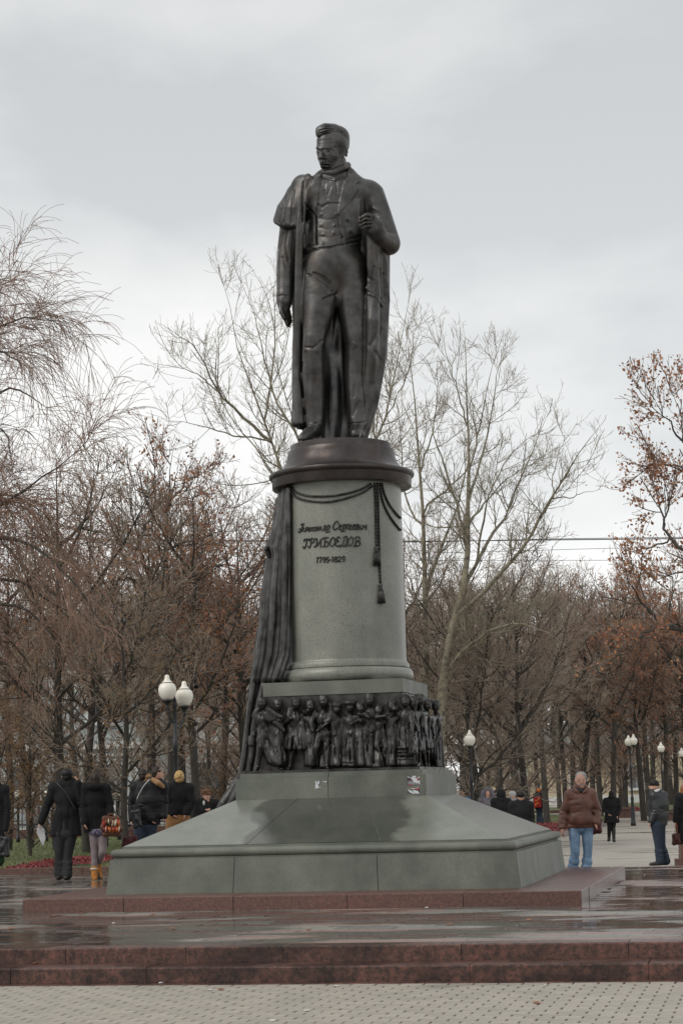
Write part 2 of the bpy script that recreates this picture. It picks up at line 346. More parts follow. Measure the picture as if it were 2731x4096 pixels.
# two red granite steps along the terrace front
steps = empty('stone_steps', tuple(ML(0, -9.2, ZL)), PSI); tag(steps, 'two long red granite steps with speckled risers in front of the terrace', 'steps')
def step_row(y0, y1, z0, z1, jo, seed):
    rr = random.Random(seed)
    for a, b in zip(jo[:-1], jo[1:]):
        V, Fc = chamfer_box(a + 0.002, b - 0.002, y0 + rr.uniform(-.003, .003), y1, z0, z1 + rr.uniform(-.002, .002), 0.012); obj('step_block', V, Fc, red_step, steps, local=True)
def chamfer_box(x0, x1, y0, y1, z0, z1, c):
    V = [(x0, y0, z0), (x1, y0, z0), (x1, y1, z0), (x0, y1, z0), (x0, y0, z1 - c), (x1, y0, z1 - c), (x1, y1, z1 - c), (x0, y1, z1 - c), (x0 + c * .3, y0 + c, z1), (x1 - c * .3, y0 + c, z1), (x1 - c * .3, y1 - c, z1), (x0 + c * .3, y1 - c, z1)]
    return V, PF
step_row(0.0, 0.34, -0.05, 0.28, [-9, -7.1, -5.5, -3.6, -2.0, -0.85, 0.32, 1.25, 2.9, 4.4, 6.2, 7.8, 9], 3)
step_row(-0.52, 0.0 - 0.004, -0.05, 0.14, [-9, -6.6, -4.6, -2.9, -1.2, 0.1, 1.75, 3.05, 4.6, 6.4, 9], 5)
step_row(-0.715, -0.524, -0.05, 0.006, [-9, -6.2, -3.9, -1.8, 0.6, 2.6, 4.9, 7.0, 9], 7)
# terrace: wet granite slabs in red and grey bands
terr = empty('terrace', tuple(ML(0, 0, 0)), PSI); tag(terr, kind='structure')
TB = 9.0
MB().box(-16, 10.5, -8.855, 7.35, -0.3, -0.012).add([(-16, 7.3, -0.3), (-3.2, 7.3, -0.3), (-3.2, TB, -0.3), (-16, TB, -0.3), (-16, 7.3, -0.0125), (-3.2, 7.3, -0.0125), (-3.2, TB, -0.0125), (-16, TB, -0.0125)], [(4, 5, 6, 7), (3, 2, 1, 0), (0, 1, 5, 4), (1, 2, 6, 5), (2, 3, 7, 6), (3, 0, 4, 7)]).obj('terrace_bed', joint_mat, terr, local=True)
rows = []; y = -8.852; i = 0
while y < TB - 0.05:
    d = [0.36, 0.30, 0.42, 0.40, 0.34][i % 5] if i < 8 else 0.40
    rows.append((y, min(y + d, TB - 0.002), i)); y += d; i += 1
slabs = []
for (y0, y1, i) in rows:
    x = -15.5 + (0.37 * i) % 0.8; L = 0.9 if i == 0 else 0.62
    while x < 10.4:
        x1 = x + L * rnd.choice((1, 1, 0.8)); xc, yc = (x + x1) / 2, (y0 + y1) / 2
        if not (y1 > 7.33 and x1 > -3.25) and not (abs(xc) < 3.3 and abs(yc) < 3.3):
            px, py = project(*ML(xc, yc, 0))
            if -220 < px < IW + 220:
                far = abs(yc) > 4.2 or abs(xc) > 4.2
                if i == 0: mt = wet_red
                elif yc < -4.2: mt = [wet_grey, wet_grey, wet_red, wet_grey, wet_red][i % 5]
                else: mt = wet_red if (int(math.floor((xc + 40) / 1.55)) % 2 == 0 and xc > 0) or (xc < 0 and i % 3 == 0) else wet_grey
                slabs.append((np.hypot(*ML(xc, yc)[:2]), x, x1, y0, y1, mt, 0 < px < IW))
        x = x1
slabs.sort(key=lambda t: t[0]); vis = [s for s in slabs if s[6]][:300]; vs = set((s[1], s[3]) for s in vis); rest = {wet_red: MB(), wet_grey: MB()}
for d_, x, x1, y0, y1, mt, v in slabs:
    V, Fc = chamfer_box(x + .002, x1 - .002, y0 + .002, y1 - .002, -0.02, rnd.uniform(-0.0025, 0.0), 0.003); t1, t2 = rnd.gauss(0, .0022), rnd.gauss(0, .0014)
    V = V[:4] + [(vx, vy, vz + t1 * (1 if vy > (y0 + y1) / 2 else -1) + t2 * (1 if vx > (x + x1) / 2 else -1) - .003) for vx, vy, vz in V[4:]]
    if (x, y0) in vs: obj('slab', V, Fc, mt, terr, local=True)
    else: rest[mt].add(V, Fc)
for mt, m in rest.items(): tag(m.obj('slab_field', mt, terr, local=True), kind='stuff')
# ---------------------------------------------------------------- the monument: pedestal
granite = material('grey_granite', (0.178, 0.188, 0.158), (0.115, 0.126, 0.106), scale=2.2, detail=12, rough=0.52, spec=0.3, c3=(0.085, 0.095, 0.085), s3=75, f3=0.5, bump=0.05, bscale=200, vary=0.05)
soak(granite, base=0.60, width=0.10, scale=0.9, dark=0.62, wet_rough=0.36, stretch=(1, 1, 0.35))
granite_slope = material('grey_granite_slope', (0.190, 0.200, 0.172), (0.14, 0.15, 0.128), scale=2.2, detail=12, rough=0.20, spec=0.6, c3=(0.10, 0.11, 0.10), s3=75, f3=0.45, bump=0.04, bscale=200, vary=0.03)
soak(granite_slope, base=0.55, width=0.05, scale=1.1, dark=0.46, wet_rough=0.10, offset=(1.3, 0.4, 0), xband=(0.12, 1.0))
granite_col = material('column_granite', (0.245, 0.25, 0.215), (0.175, 0.182, 0.155), scale=1.6, detail=12, rough=0.30, spec=0.5, c3=(0.10, 0.105, 0.09), s3=58, f3=0.7)
soak(granite_col, base=0.62, width=0.14, scale=1.5, dark=0.75, wet_rough=0.2, stretch=(1, 1, 0.18))
red_granite = material('red_granite', (0.165, 0.075, 0.058), (0.080, 0.040, 0.033), scale=26, detail=6, rough=0.34, spec=0.5, c3=(0.035, 0.028, 0.026), s3=48, f3=0.7, bump=0.12, bscale=120, vary=0.12)
bronze = material('bronze', (0.125, 0.122, 0.120), (0.040, 0.039, 0.039), scale=4, detail=9, rough=0.31, metal=0.80, spec=0.45, rough2=0.50, c3=(0.062, 0.050, 0.040), s3=2.2, f3=0.5, lo=0.30, hi=0.70, bump=0.10, bscale=30)
bronze_cap = material('bronze_cap', (0.082, 0.072, 0.070), (0.042, 0.037, 0.036), scale=3, detail=6, rough=0.28, metal=0.75, c3=(0.06, 0.04, 0.032), s3=5, f3=0.6, rough2=0.42, bump=0.04, bscale=30)
bronze_dark = material('bronze_dark', (0.080, 0.077, 0.074), (0.022, 0.021, 0.021), scale=7, detail=9, rough=0.34, metal=0.75, rough2=0.52, bump=0.12, bscale=40)
mortar = material('pale_joint_mortar', (0.40, 0.41, 0.40), rough=0.9)

ped = empty('monument_pedestal', (MX, MY, 0), PSI, 'tall grey granite pedestal with round column, bronze frieze and stepped sloping base', 'pedestal')
def block(name, P, mat, parent=None, bev=0.0):
    return MB().hexa(P).obj(name, mat, parent or ped, local=True)
def chamfer_box(x0, x1, y0, y1, z0, z1, c):
    """box with chamfered top edges"""
    V = [(x0, y0, z0), (x1, y0, z0), (x1, y1, z0), (x0, y1, z0), (x0, y0, z1 - c), (x1, y0, z1 - c), (x1, y1, z1 - c), (x0, y1, z1 - c),
         (x0 + c, y0 + c, z1), (x1 - c, y0 + c, z1), (x1 - c, y1 - c, z1), (x0 + c, y1 - c, z1)]
    Fc = [(3, 2, 1, 0), (0, 1, 5, 4), (1, 2, 6, 5), (2, 3, 7, 6), (3, 0, 4, 7), (4, 5, 9, 8), (5, 6, 10, 9), (6, 7, 11, 10), (7, 4, 8, 11), (8, 9, 10, 11)]
    return V, Fc
S_, SZ = 3.457, 0.167                                   # red slab
G0, G1, G1Z = 2.645, 2.600, 0.603                       # battered grey base
P0, P0Z = 2.470, 0.761                                  # foot of the slope
B_, B0Z, B1Z = 1.283, 1.310, 1.588                      # block
K_, K1Z = 1.230, 1.653                                  # thin step
A_, A0Z, A1Z = 0.961, 2.684, 2.866                      # square under the column
# red slab: ring of blocks with pale joints
cuts = [-S_, -2.15, -0.76, 0.65, 2.05, S_]; g = 0.005; inn = G0 - 0.12
for a, b in zip(cuts[:-1], cuts[1:]):
    for sgn in (-1, 1):
        y0, y1 = (-S_, -inn) if sgn < 0 else (inn, S_)
        V, Fc = chamfer_box(a + g, b - g, y0, y1, -0.1, SZ + random.Random(a * sgn).uniform(-0.001, 0.001), 0.008); obj('slab_block', V, Fc, red_granite, ped, local=True)
for a, b in zip([-inn, -1.55, -0.3, 0.55, 1.6], [-1.55, -0.3, 0.55, 1.6, inn]):
    for sgn in (-1, 1):
        x0, x1 = (-S_, -inn) if sgn < 0 else (inn, S_)
        V, Fc = chamfer_box(x0, x1, a + g, b - g, -0.1, SZ + random.Random(b * sgn + 9).uniform(-0.001, 0.001), 0.006); obj('slab_block', V, Fc, red_granite, ped, local=True)
MB().box(-S_ + 0.03, S_ - 0.03, -S_ + 0.03, S_ - 0.03, -0.1, SZ - 0.01).obj('joint_mortar', mortar, ped, local=True)
# battered base: a core and cladding panels on four sides
def ring_panels(name, h0, z0, h1, z1, joints, mat, t=0.10, gap=0.004, core=True, sides=(0, 1, 2, 3), core_mat=None):
    for q in sides:
        ca, sa = math.cos(q * math.pi / 2), math.sin(q * math.pi / 2)
        js = [-1.0] + list(joints[q] if isinstance(joints, dict) else joints) + [1.0]
        for u0, u1 in zip(js[:-1], js[1:]):
            P = []
            for (h, z, inset) in ((h0, z0, 0), (h1, z1, 0)):
                e0, e1 = u0 * h, u1 * h
                gg0 = gap if u0 > -1 else 0.0; gg1 = gap if u1 < 1 else 0.0
                i0 = t if u0 <= -1 else 0.0; i1 = t if u1 >= 1 else 0.0
                P += [(e0 + gg0, -h, z), (e1 - gg1, -h, z), (e1 - gg1 - i1, -h + t, z), (e0 + gg0 + i0, -h + t, z)]
            P = [(x * ca - y * sa, x * sa + y * ca, z) for x, y, z in P]
            block(name, P, mat)
    if core:
        m = MB(); a, b = h0 - t * 0.35, h1 - t * 0.35
        m.hexa([(-a, -a, z0), (a, -a, z0), (a, a, z0), (-a, a, z0), (-b, -b, z1), (b, -b, z1), (b, b, z1), (-b, b, z1)])
        m.obj(name + '_core', core_mat or mortar, ped, local=True)
ring_panels('base_panel', G0, SZ, G1, G1Z, {0: (-0.37, 0.33), 1: (-0.2, 0.45), 2: (-0.3, 0.3), 3: (-0.3, 0.3)}, granite)
# half-round moulding and fillets running round the base
prof = [(G1 - 0.10, G1Z + 0.001), (G1 - 0.035, G1Z + 0.001), (G1 - 0.035, G1Z + 0.018)]
for k in range(9):
    a = -math.pi / 2 + k * math.pi / 8 * 0.92; prof.append((G1 - 0.055 + 0.052 * math.cos(a), G1Z + 0.072 + 0.054 * math.sin(a)))
prof += [(P0 + 0.010, G1Z + 0.128), (P0 + 0.010, P0Z - 0.004), (P0 - 0.06, P0Z - 0.004)]
def mould(name, prof, mat, smooth=False):
    V = []; m = len(prof)
    for sx_, sy_ in ((-1, -1), (1, -1), (1, 1), (-1, 1)): V += [(sx_ * r, sy_ * r, z) for r, z in prof]
    Fc = [(q * m + k, ((q + 1) % 4) * m + k, ((q + 1) % 4) * m + k + 1, q * m + k + 1) for q in range(4) for k in range(m - 1)]
    Fc += [tuple(q * m + m - 1 for q in range(4)), tuple(q * m for q in range(4))[::-1]]
    return obj(name, V, Fc, mat, ped, local=True)
mould('moulding', prof, granite)
ring_panels('slope_panel', P0, P0Z, B_ + 0.002, B0Z, {0: (-0.34, 0.36), 1: (-0.35, 0.3), 2: (-0.3, 0.3), 3: (-0.3, 0.3)}, granite_slope, t=0.08)
ring_panels('block_panel', B_, B0Z + 0.001, B_, B1Z, {0: (-0.02,), 1: (0.1,), 2: (0,), 3: (0,)}, granite, t=0.12)
ring_panels('step_panel', K_, B1Z + 0.001, K_, K1Z, {0: (-0.02,), 1: (0.1,), 2: (0,), 3: (0,)}, granite, t=0.3)
# bronze frieze: ledge, back wall, top band
FB = 0.945
MB().box(-1.19, 1.19, -1.19, 1.19, K1Z + 0.001, K1Z + 0.035).obj('frieze_ledge', bronze_dark, ped, local=True)
frieze = MB().box(-1.05, FB, -FB, FB, K1Z + 0.036, A0Z - 0.003).obj('frieze_wall', bronze_dark, ped, local=True)
ring_panels('attic_panel', A_, A0Z, A_, A1Z, {0: (), 1: (-0.3,), 2: (), 3: ()}, granite, t=0.2)
# column
RC = 0.832
prof = [(0.70, A1Z + 0.001)] + [(0.835 + 0.088 * math.cos(a), A1Z + 0.1 + 0.098 * math.sin(a)) for a in np.linspace(-1.45, 1.5, 14)]
prof += [(0.868, A1Z + 0.2), (0.872, A1Z + 0.235), (0.862, A1Z + 0.262), (0.845, A1Z + 0.275), (RC + 0.003, A1Z + 0.30)]
MB().lathe(prof, 96).obj('column_base', granite_col, ped, smooth=True, local=True)
shaft = MB().lathe([(RC, A1Z + 0.299), (RC, 4.4), (RC - 0.004, 5.62)], 96).obj('column_shaft', granite_col, ped, smooth=True, local=True)
cap_p = [(0.90, 5.60), (0.972, 5.60), (0.978, 5.61), (0.98, 5.725), (0.985, 5.735), (1.0, 5.738), (1.018, 5.76), (1.022, 5.785), (1.016, 5.803), (0.90, 5.835), (0.885, 5.84),
         (0.85, 5.87), (0.815, 5.91), (0.785, 5.96), (0.768, 6.01), (0.757, 6.07), (0.752, 6.12), (0.745, 6.132)]
_m = MB(); _m.lathe(cap_p, 96); _m.obj('bronze_cap', bronze_cap, ped, smooth=True, local=True).data.polygons.foreach_set('use_smooth', [True] * 0 + [True] * len(_m.f))
MB().lathe([(0.715, 6.128), (0.710, 6.135), (0.708, 6.21), (0.702, 6.217)], 96).obj('statue_plinth', bronze_cap, ped, smooth=True, local=True)
for o in ped.children:
    if o.name.split('.')[0] in ('bronze_cap', 'statue_plinth', 'column_base', 'column_shaft'):
        md = o.modifiers.new('edges', 'EDGE_SPLIT'); md.split_angle = math.radians(32)
ZTOP = 6.217
# places on the column and the faces, read from the photo
def colhit(px, py, R=RC):
    d = rays(px, py); ox, oy = -MX, -MY; a = d[0] ** 2 + d[1] ** 2; b = 2 * (d[0] * ox + d[1] * oy); c = ox * ox + oy * oy - R * R
    t = (-b - math.sqrt(max(b * b - 4 * a * c, 0))) / (2 * a); return d * t + np.array([0, 0, H])
def facehit(px, py, dist, q=0):
    a = q * math.pi / 2; n = np.array([_pc * math.sin(a) + _ps * math.cos(a), _ps * math.sin(a) - _pc * math.cos(a), 0.0])     # outward normal of face q
    c0 = np.array([MX, MY, 0]) + n * dist; d = rays(px, py); t = (n @ (c0 - np.array([0, 0, H]))) / (n @ d); return d * t + np.array([0, 0, H])
# raised bronze lettering, stroke by stroke; letters read ALEKSANDR SERGEEVICH / GRIBOEDOV / dates in Cyrillic script
def loop(cx, cy, rx_, ry_, sl_=0.18, n=14): return [(cx + rx_ * math.cos(a) - sl_ * ry_ * math.sin(a), cy + ry_ * math.sin(a)) for a in np.linspace(0, 2 * math.pi, n)]
LET = [
 [[(145, 298), (165, 320), (195, 290), (222, 225), (240, 165)], [(238, 162), (232, 240), (226, 312)], [(195, 185), (215, 168), (255, 162)], [(165, 262), (255, 248)]],
 [[(262, 308), (280, 290), (292, 240), (310, 225)], [(312, 222), (306, 292)]],
 [[(328, 264), (352, 246), (342, 228), (328, 245), (325, 280), (340, 296), (358, 286)]],
 [[(375, 225), (368, 296)], [(402, 222), (374, 258), (404, 292)]],
 [[(444, 226), (424, 230), (416, 262), (424, 290), (446, 284)]],
 [[(492, 222), (468, 224), (458, 258), (470, 286), (490, 262), (496, 214), (490, 270), (504, 284)]],
 [[(528, 206), (520, 282)], [(564, 204), (556, 280)], [(522, 246), (560, 240)]],
 [[(600, 278), (624, 240), (630, 200), (648, 198), (638, 274)], [(588, 288), (596, 278), (656, 272), (656, 284)]],
 [[(684, 192), (672, 312)], [(680, 204), (710, 186), (730, 210), (712, 252), (680, 254)], [(652, 316), (732, 300)]],
 [[(892, 162), (876, 116), (840, 124), (802, 180), (792, 236), (820, 272), (868, 240)]],
 [[(900, 222), (942, 202), (926, 176), (902, 196), (894, 240), (914, 268), (944, 252)]],
 [[(980, 176), (966, 300)], [(976, 188), (1004, 174), (1020, 206), (1000, 248), (970, 250)], [(934, 304), (1012, 290)]],
 [[(1046, 180), (1040, 266)], [(1034, 186), (1050, 176), (1082, 172)]],
 [[(1088, 222), (1126, 204), (1114, 174), (1092, 194), (1084, 240), (1102, 266), (1132, 250)]],
 [[(1158, 222), (1196, 204), (1184, 172), (1162, 192), (1154, 238), (1172, 264), (1202, 248)]],
 [[(1228, 170), (1222, 262), (1258, 256), (1264, 228), (1228, 216), (1258, 196), (1252, 172), (1226, 170)]],
 [[(1296, 180), (1288, 246), (1306, 264), (1344, 186)], [(1348, 178), (1340, 262)]],
 [[(1366, 184), (1366, 214), (1402, 214)], [(1410, 178), (1402, 268)]],
 [[(304, 452), (294, 540), (266, 614), (240, 604), (240, 574)], [(252, 494), (266, 452), (344, 444)]],
 [[(390, 446), (380, 540), (356, 602), (330, 592), (334, 566)], [(346, 484), (366, 446), (420, 430), (442, 460), (420, 510), (386, 518)]],
 [[(462, 452), (492, 436), (484, 540), (458, 592), (436, 576)], [(492, 574), (540, 500), (576, 436)], [(576, 436), (556, 566), (566, 590)]],
 [[(602, 448), (614, 420), (704, 416)], [(648, 420), (632, 572)], [(640, 500), (682, 488), (704, 522), (690, 566), (646, 582), (590, 580)]],
 [loop(780, 495, 44, 80)],
 [[(922, 432), (898, 402), (866, 418), (860, 460), (892, 484), (850, 500), (836, 540), (860, 572), (902, 566), (924, 540)]],
 [[(914, 600), (926, 572), (1042, 570), (1044, 584)], [(952, 570), (984, 480), (1000, 410)], [(972, 414), (1050, 404), (1024, 568)]],
 [loop(1115, 486, 44, 80)],
 [[(1186, 432), (1212, 404), (1270, 404), (1288, 434), (1270, 470), (1214, 486)], [(1222, 406), (1204, 570)], [(1214, 486), (1272, 490), (1294, 524), (1276, 560), (1220, 574), (1164, 572)]],
 [[(488, 800), (506, 782), (494, 886)]],
 [[(522, 806), (526, 790), (578, 784), (546, 880)]],
 [loop(624, 806, 20, 26, 0.1), [(646, 806), (640, 846), (612, 878)]],
 [[(710, 780), (676, 784), (670, 826), (700, 822), (708, 852), (688, 872), (660, 866)]],
 [[(724, 828), (756, 824)]],
 [[(772, 790), (792, 770), (780, 868)]],
 [loop(846, 794, 19, 22, 0.1), loop(842, 840, 23, 24, 0.1)],
 [[(886, 788), (906, 766), (930, 780), (920, 816), (878, 860), (938, 856)]],
 [loop(984, 788, 22, 26, 0.1), [(1008, 788), (1000, 836), (970, 862)]],
]
for i, L in enumerate(LET):
    m = MB()
    for st in L:
        pts = spline(st, 4); m.tube([colhit(1160 + x / 4.612, 2060 + y / 4.612, RC + 0.006) for x, y in pts], 0.0102 if i < 27 else 0.009, 5)
    m.obj('letter', bronze_dark, shaft, smooth=True)
# twisted cords
def rope(px, r=0.017, turns=13.0, lift=0.012):
    P = spline([colhit(x, y, RC + lift) for x, y in px], 10); L = np.r_[0, np.cumsum(np.linalg.norm(np.diff(P, axis=0), axis=1))]
    n = int(L[-1] / 0.012); s = np.linspace(0, L[-1], n); Q = np.stack([np.interp(s, L, P[:, i]) for i in range(3)], 1)
    T = np.gradient(Q, axis=0); T /= np.linalg.norm(T, axis=1)[:, None]; A = np.cross(T, np.array([0.0, 1.0, 0.1])); A /= np.linalg.norm(A, axis=1)[:, None]; Bv = np.cross(T, A)
    m = MB()
    for ph in (0, math.pi):
        a = s * turns * 2 * math.pi + ph; m.tube(Q + r * 0.5 * (A * np.cos(a)[:, None] + Bv * np.sin(a)[:, None]), r * 0.62, 5)
    return m
Z3 = lambda pts: [(1000 + x / 2.24, 1700 + y / 2.24) for x, y in pts]
rope(Z3([(375, 560), (400, 600), (500, 632), (620, 640), (760, 632), (900, 605), (1010, 570), (1085, 525)])).obj('cord', bronze_dark, shaft, smooth=True)
rope(Z3([(372, 600), (410, 645), (500, 676), (640, 690), (760, 680), (900, 645), (1020, 600), (1100, 545)])).obj('cord', bronze_dark, shaft, smooth=True)
rope(Z3([(1118, 520), (1124, 700), (1128, 900), (1132, 1080)]), turns=11).obj('cord', bronze_dark, shaft, smooth=True)
rope(Z3([(1142, 520), (1148, 700), (1154, 900), (1158, 1080), (1162, 1250), (1170, 1420)]), turns=11, lift=0.016).obj('cord', bronze_dark, shaft, smooth=True)
rope(Z3([(1180, 520), (1205, 620), (1250, 715), (1310, 795), (1350, 835)])).obj('cord', bronze_dark, shaft, smooth=True)
rope(Z3([(1165, 520), (1180, 650), (1220, 760), (1280, 860), (1340, 935), (1352, 938)])).obj('cord', bronze_dark, shaft, smooth=True)
def tassel(top, bot, w0, w1):
    a, b = colhit(*Z3([top])[0], RC + 0.03), colhit(*Z3([bot])[0], RC + 0.035); Lt = np.linalg.norm(a - b); m = MB()
    m.lathe([(0.012, 0), (0.026, -0.012), (0.026, -0.035), (0.018, -0.045), (0.026, -0.06), (0.022, -0.075)], 12, a)
    k = 15
    for i in range(k):
        t = 2 * math.pi * i / k; d0 = np.array([math.cos(t), math.sin(t), 0])
        m.tube([a + d0 * w0 * 0.8 + np.array([0, 0, -0.07]), a + (b - a) * 0.6 + d0 * (w0 + w1) / 2, b + d0 * w1], 0.0085, 5)
    m.lathe([(w0 * 0.8, -0.065), (w1 * 0.95, -Lt + 0.004)], 14, a); return m
tassel((1134, 1085), (1138, 1262), 0.030, 0.048).obj('tassel', bronze_dark, shaft, smooth=True)
tassel((1170, 1425), (1180, 1600), 0.026, 0.046).obj('tassel', bronze_dark, shaft, smooth=True)
# torn stickers on the block
paper = material('torn_paper', (0.62, 0.64, 0.68), (0.42, 0.44, 0.47), scale=30, rough=0.7)
ink_dark = material('dark_purple_print', (0.05, 0.03, 0.05), rough=0.6); ink_red = material('red_print', (0.42, 0.03, 0.06), rough=0.6)
def sticker(poly, o, k, mat, lift):
    P = [facehit(o[0] + x / k, o[1] + y / k, B_ + lift) for x, y in poly]; n = len(P); back = [facehit(o[0] + x / k, o[1] + y / k, B_ + lift - 0.0015) for x, y in poly]
    return obj('torn_sticker', P + back, [tuple(range(n))] + [tuple(range(2 * n - 1, n - 1, -1))] + [(i, n + i, n + (i + 1) % n, (i + 1) % n) for i in range(n)], mat, ped)
o1, k1 = (1600, 3090), 13.07
for poly, mt, lf in [([(365, 225), (375, 660), (620, 660), (700, 500), (610, 350)], ink_dark, .003), ([(355, 215), (600, 300), (640, 190), (830, 190), (800, 300), (880, 300), (1020, 210), (1020, 240), (880, 440), (1030, 420), (1020, 660), (960, 600), (930, 520), (840, 630), (800, 500), (640, 690), (710, 500), (560, 310), (400, 270)], paper, .005),
                     ([(860, 300), (960, 320), (960, 440), (900, 450)], ink_red, .007), ([(375, 670), (630, 650), (620, 715)], ink_red, .007), ([(530, 330), (610, 400), (560, 430)], ink_red, .006),
                     ([(365, 870), (520, 1040), (640, 1120), (400, 1100)], ink_dark, .003), ([(370, 870), (700, 1030), (640, 910), (960, 1010), (1015, 1120), (660, 1120), (480, 1050)], paper, .005),
                     ([(530, 840), (800, 830), (1000, 790), (1030, 860), (960, 900), (590, 890)], ink_red, .004), ([(540, 835), (740, 830), (800, 860), (930, 780), (990, 800), (780, 875), (570, 865)], paper, .006), ([(960, 900), (1015, 880), (1015, 1060), (930, 1030)], ink_dark, .003)]:
    sticker(poly, o1, k1, mt, lf)
for yy in (478, 545, 610):      # three lines of tiny illegible print with a dot in front
    sticker([(425, yy - 18), (475, yy - 18), (475, yy + 16), (425, yy + 16)], o1, k1, paper, .006); sticker([(495, yy - 10), (660, yy - 12), (650, yy + 10), (495, yy + 12)], o1, k1, paper, .006)
o2, k2 = (1250, 3080), 6.272
sticker([(68, 260), (110, 310), (170, 270), (170, 355), (120, 365), (150, 400), (140, 440), (235, 440), (150, 460), (68, 485)], o2, k2, paper, .003)
sticker([(230, 288), (300, 295), (358, 288), (350, 308), (310, 318)], o2, k2, paper, .003)
# dead leaf stuck on the slope and rust runs are left to the material; the bronze cloth hanging down the column's left side
def Wp(px, py, Y): return at(px, py, Y)
sc = Sculpt((-1.85, 26.6, 1.2), (-0.55, 29.6, 5.75), 0.016)
YL = MY
LY = [1945, 2066, 2150, 2195, 2225, 2280, 2361, 2499, 2622, 2756, 2900, 3024, 3100, 3190]
LL = [1120, 1107, 1085, 1062, 1072, 1062, 1049, 1038, 1021, 1002, 985, 970, 957, 925]
LR = [1166, 1166, 1166, 1166, 1166, 1166, 1166, 1164, 1158, 1110, 1056, 1050, 1035, 985]
for pts, rs in [([(1118, 2000, 28.75), (1095, 2200, 28.75), (1075, 2500, 28.75), (1045, 2700, 28.75), (1015, 2900, 28.7), (990, 3060, 28.7), (960, 3170, 28.65)], [.06, .07, .09, .1, .1, .1, .1]),
 ([(1085, 2188, 28.45), (1064, 2196, 28.4), (1078, 2226, 28.42)], [.03, .028, .03]),
 ([(960, 3110, 28.5), (930, 3170, 28.4), (895, 3215, 28.35), (868, 3245, 28.35)], [.07, .085, .07, .03]),
 ([(985, 3100, 28.2), (950, 3170, 28.1), (925, 3215, 28.1), (890, 3248, 28.15)], [.06, .07, .055, .03])]:
    sc.chain([at(*p) for p in pts], rs, 0.035)
def drape_sheet():
    nu, nv = 72, 150; V = []; ys = np.linspace(1945, 3185, nv); Lx = np.interp(ys, LY, LL); Rx = np.interp(ys, LY, LR)
    for y, l, r, v in zip(ys, Lx, Rx, np.linspace(0, 1, nv)):
        amp = 0.028 + 0.075 * min(1.0, v * 1.6)
        for u in np.linspace(0, 1, nu):
            fo = math.sin(2 * math.pi * (2.6 * u + .10 * math.sin(5 * v + 1)) + .6) + .55 * math.sin(2 * math.pi * (5.3 * u - .35 * v) + 1.2) + .30 * math.sin(2 * math.pi * (9.0 * u + .8 * v)) + .22 * math.sin(14 * v + 7 * u)
            if y < 2725: Yd = 28.62 - 0.66 * u ** 0.75
            else: Yd = 28.60 - 0.34 * u
            edge = min(1.0, 6 * u, 6 * (1 - u)); V.append(at(l + 4 + (r - l - 6) * u, y, Yd - amp * (.5 + .5 * edge) * fo * .62 - .05))
    Fc = [(a * nu + b, a * nu + b + 1, (a + 1) * nu + b + 1, (a + 1) * nu + b) for a in range(nv - 1) for b in range(nu - 1)]
    o = obj('hanging_drape', V, Fc, bronze_dark, ped, smooth=True); md = o.modifiers.new('thickness', 'SOLIDIFY'); md.thickness = 0.035; md.offset = -1.0
drape_sheet()
sc.obj('drape_lining', bronze_dark, ped)
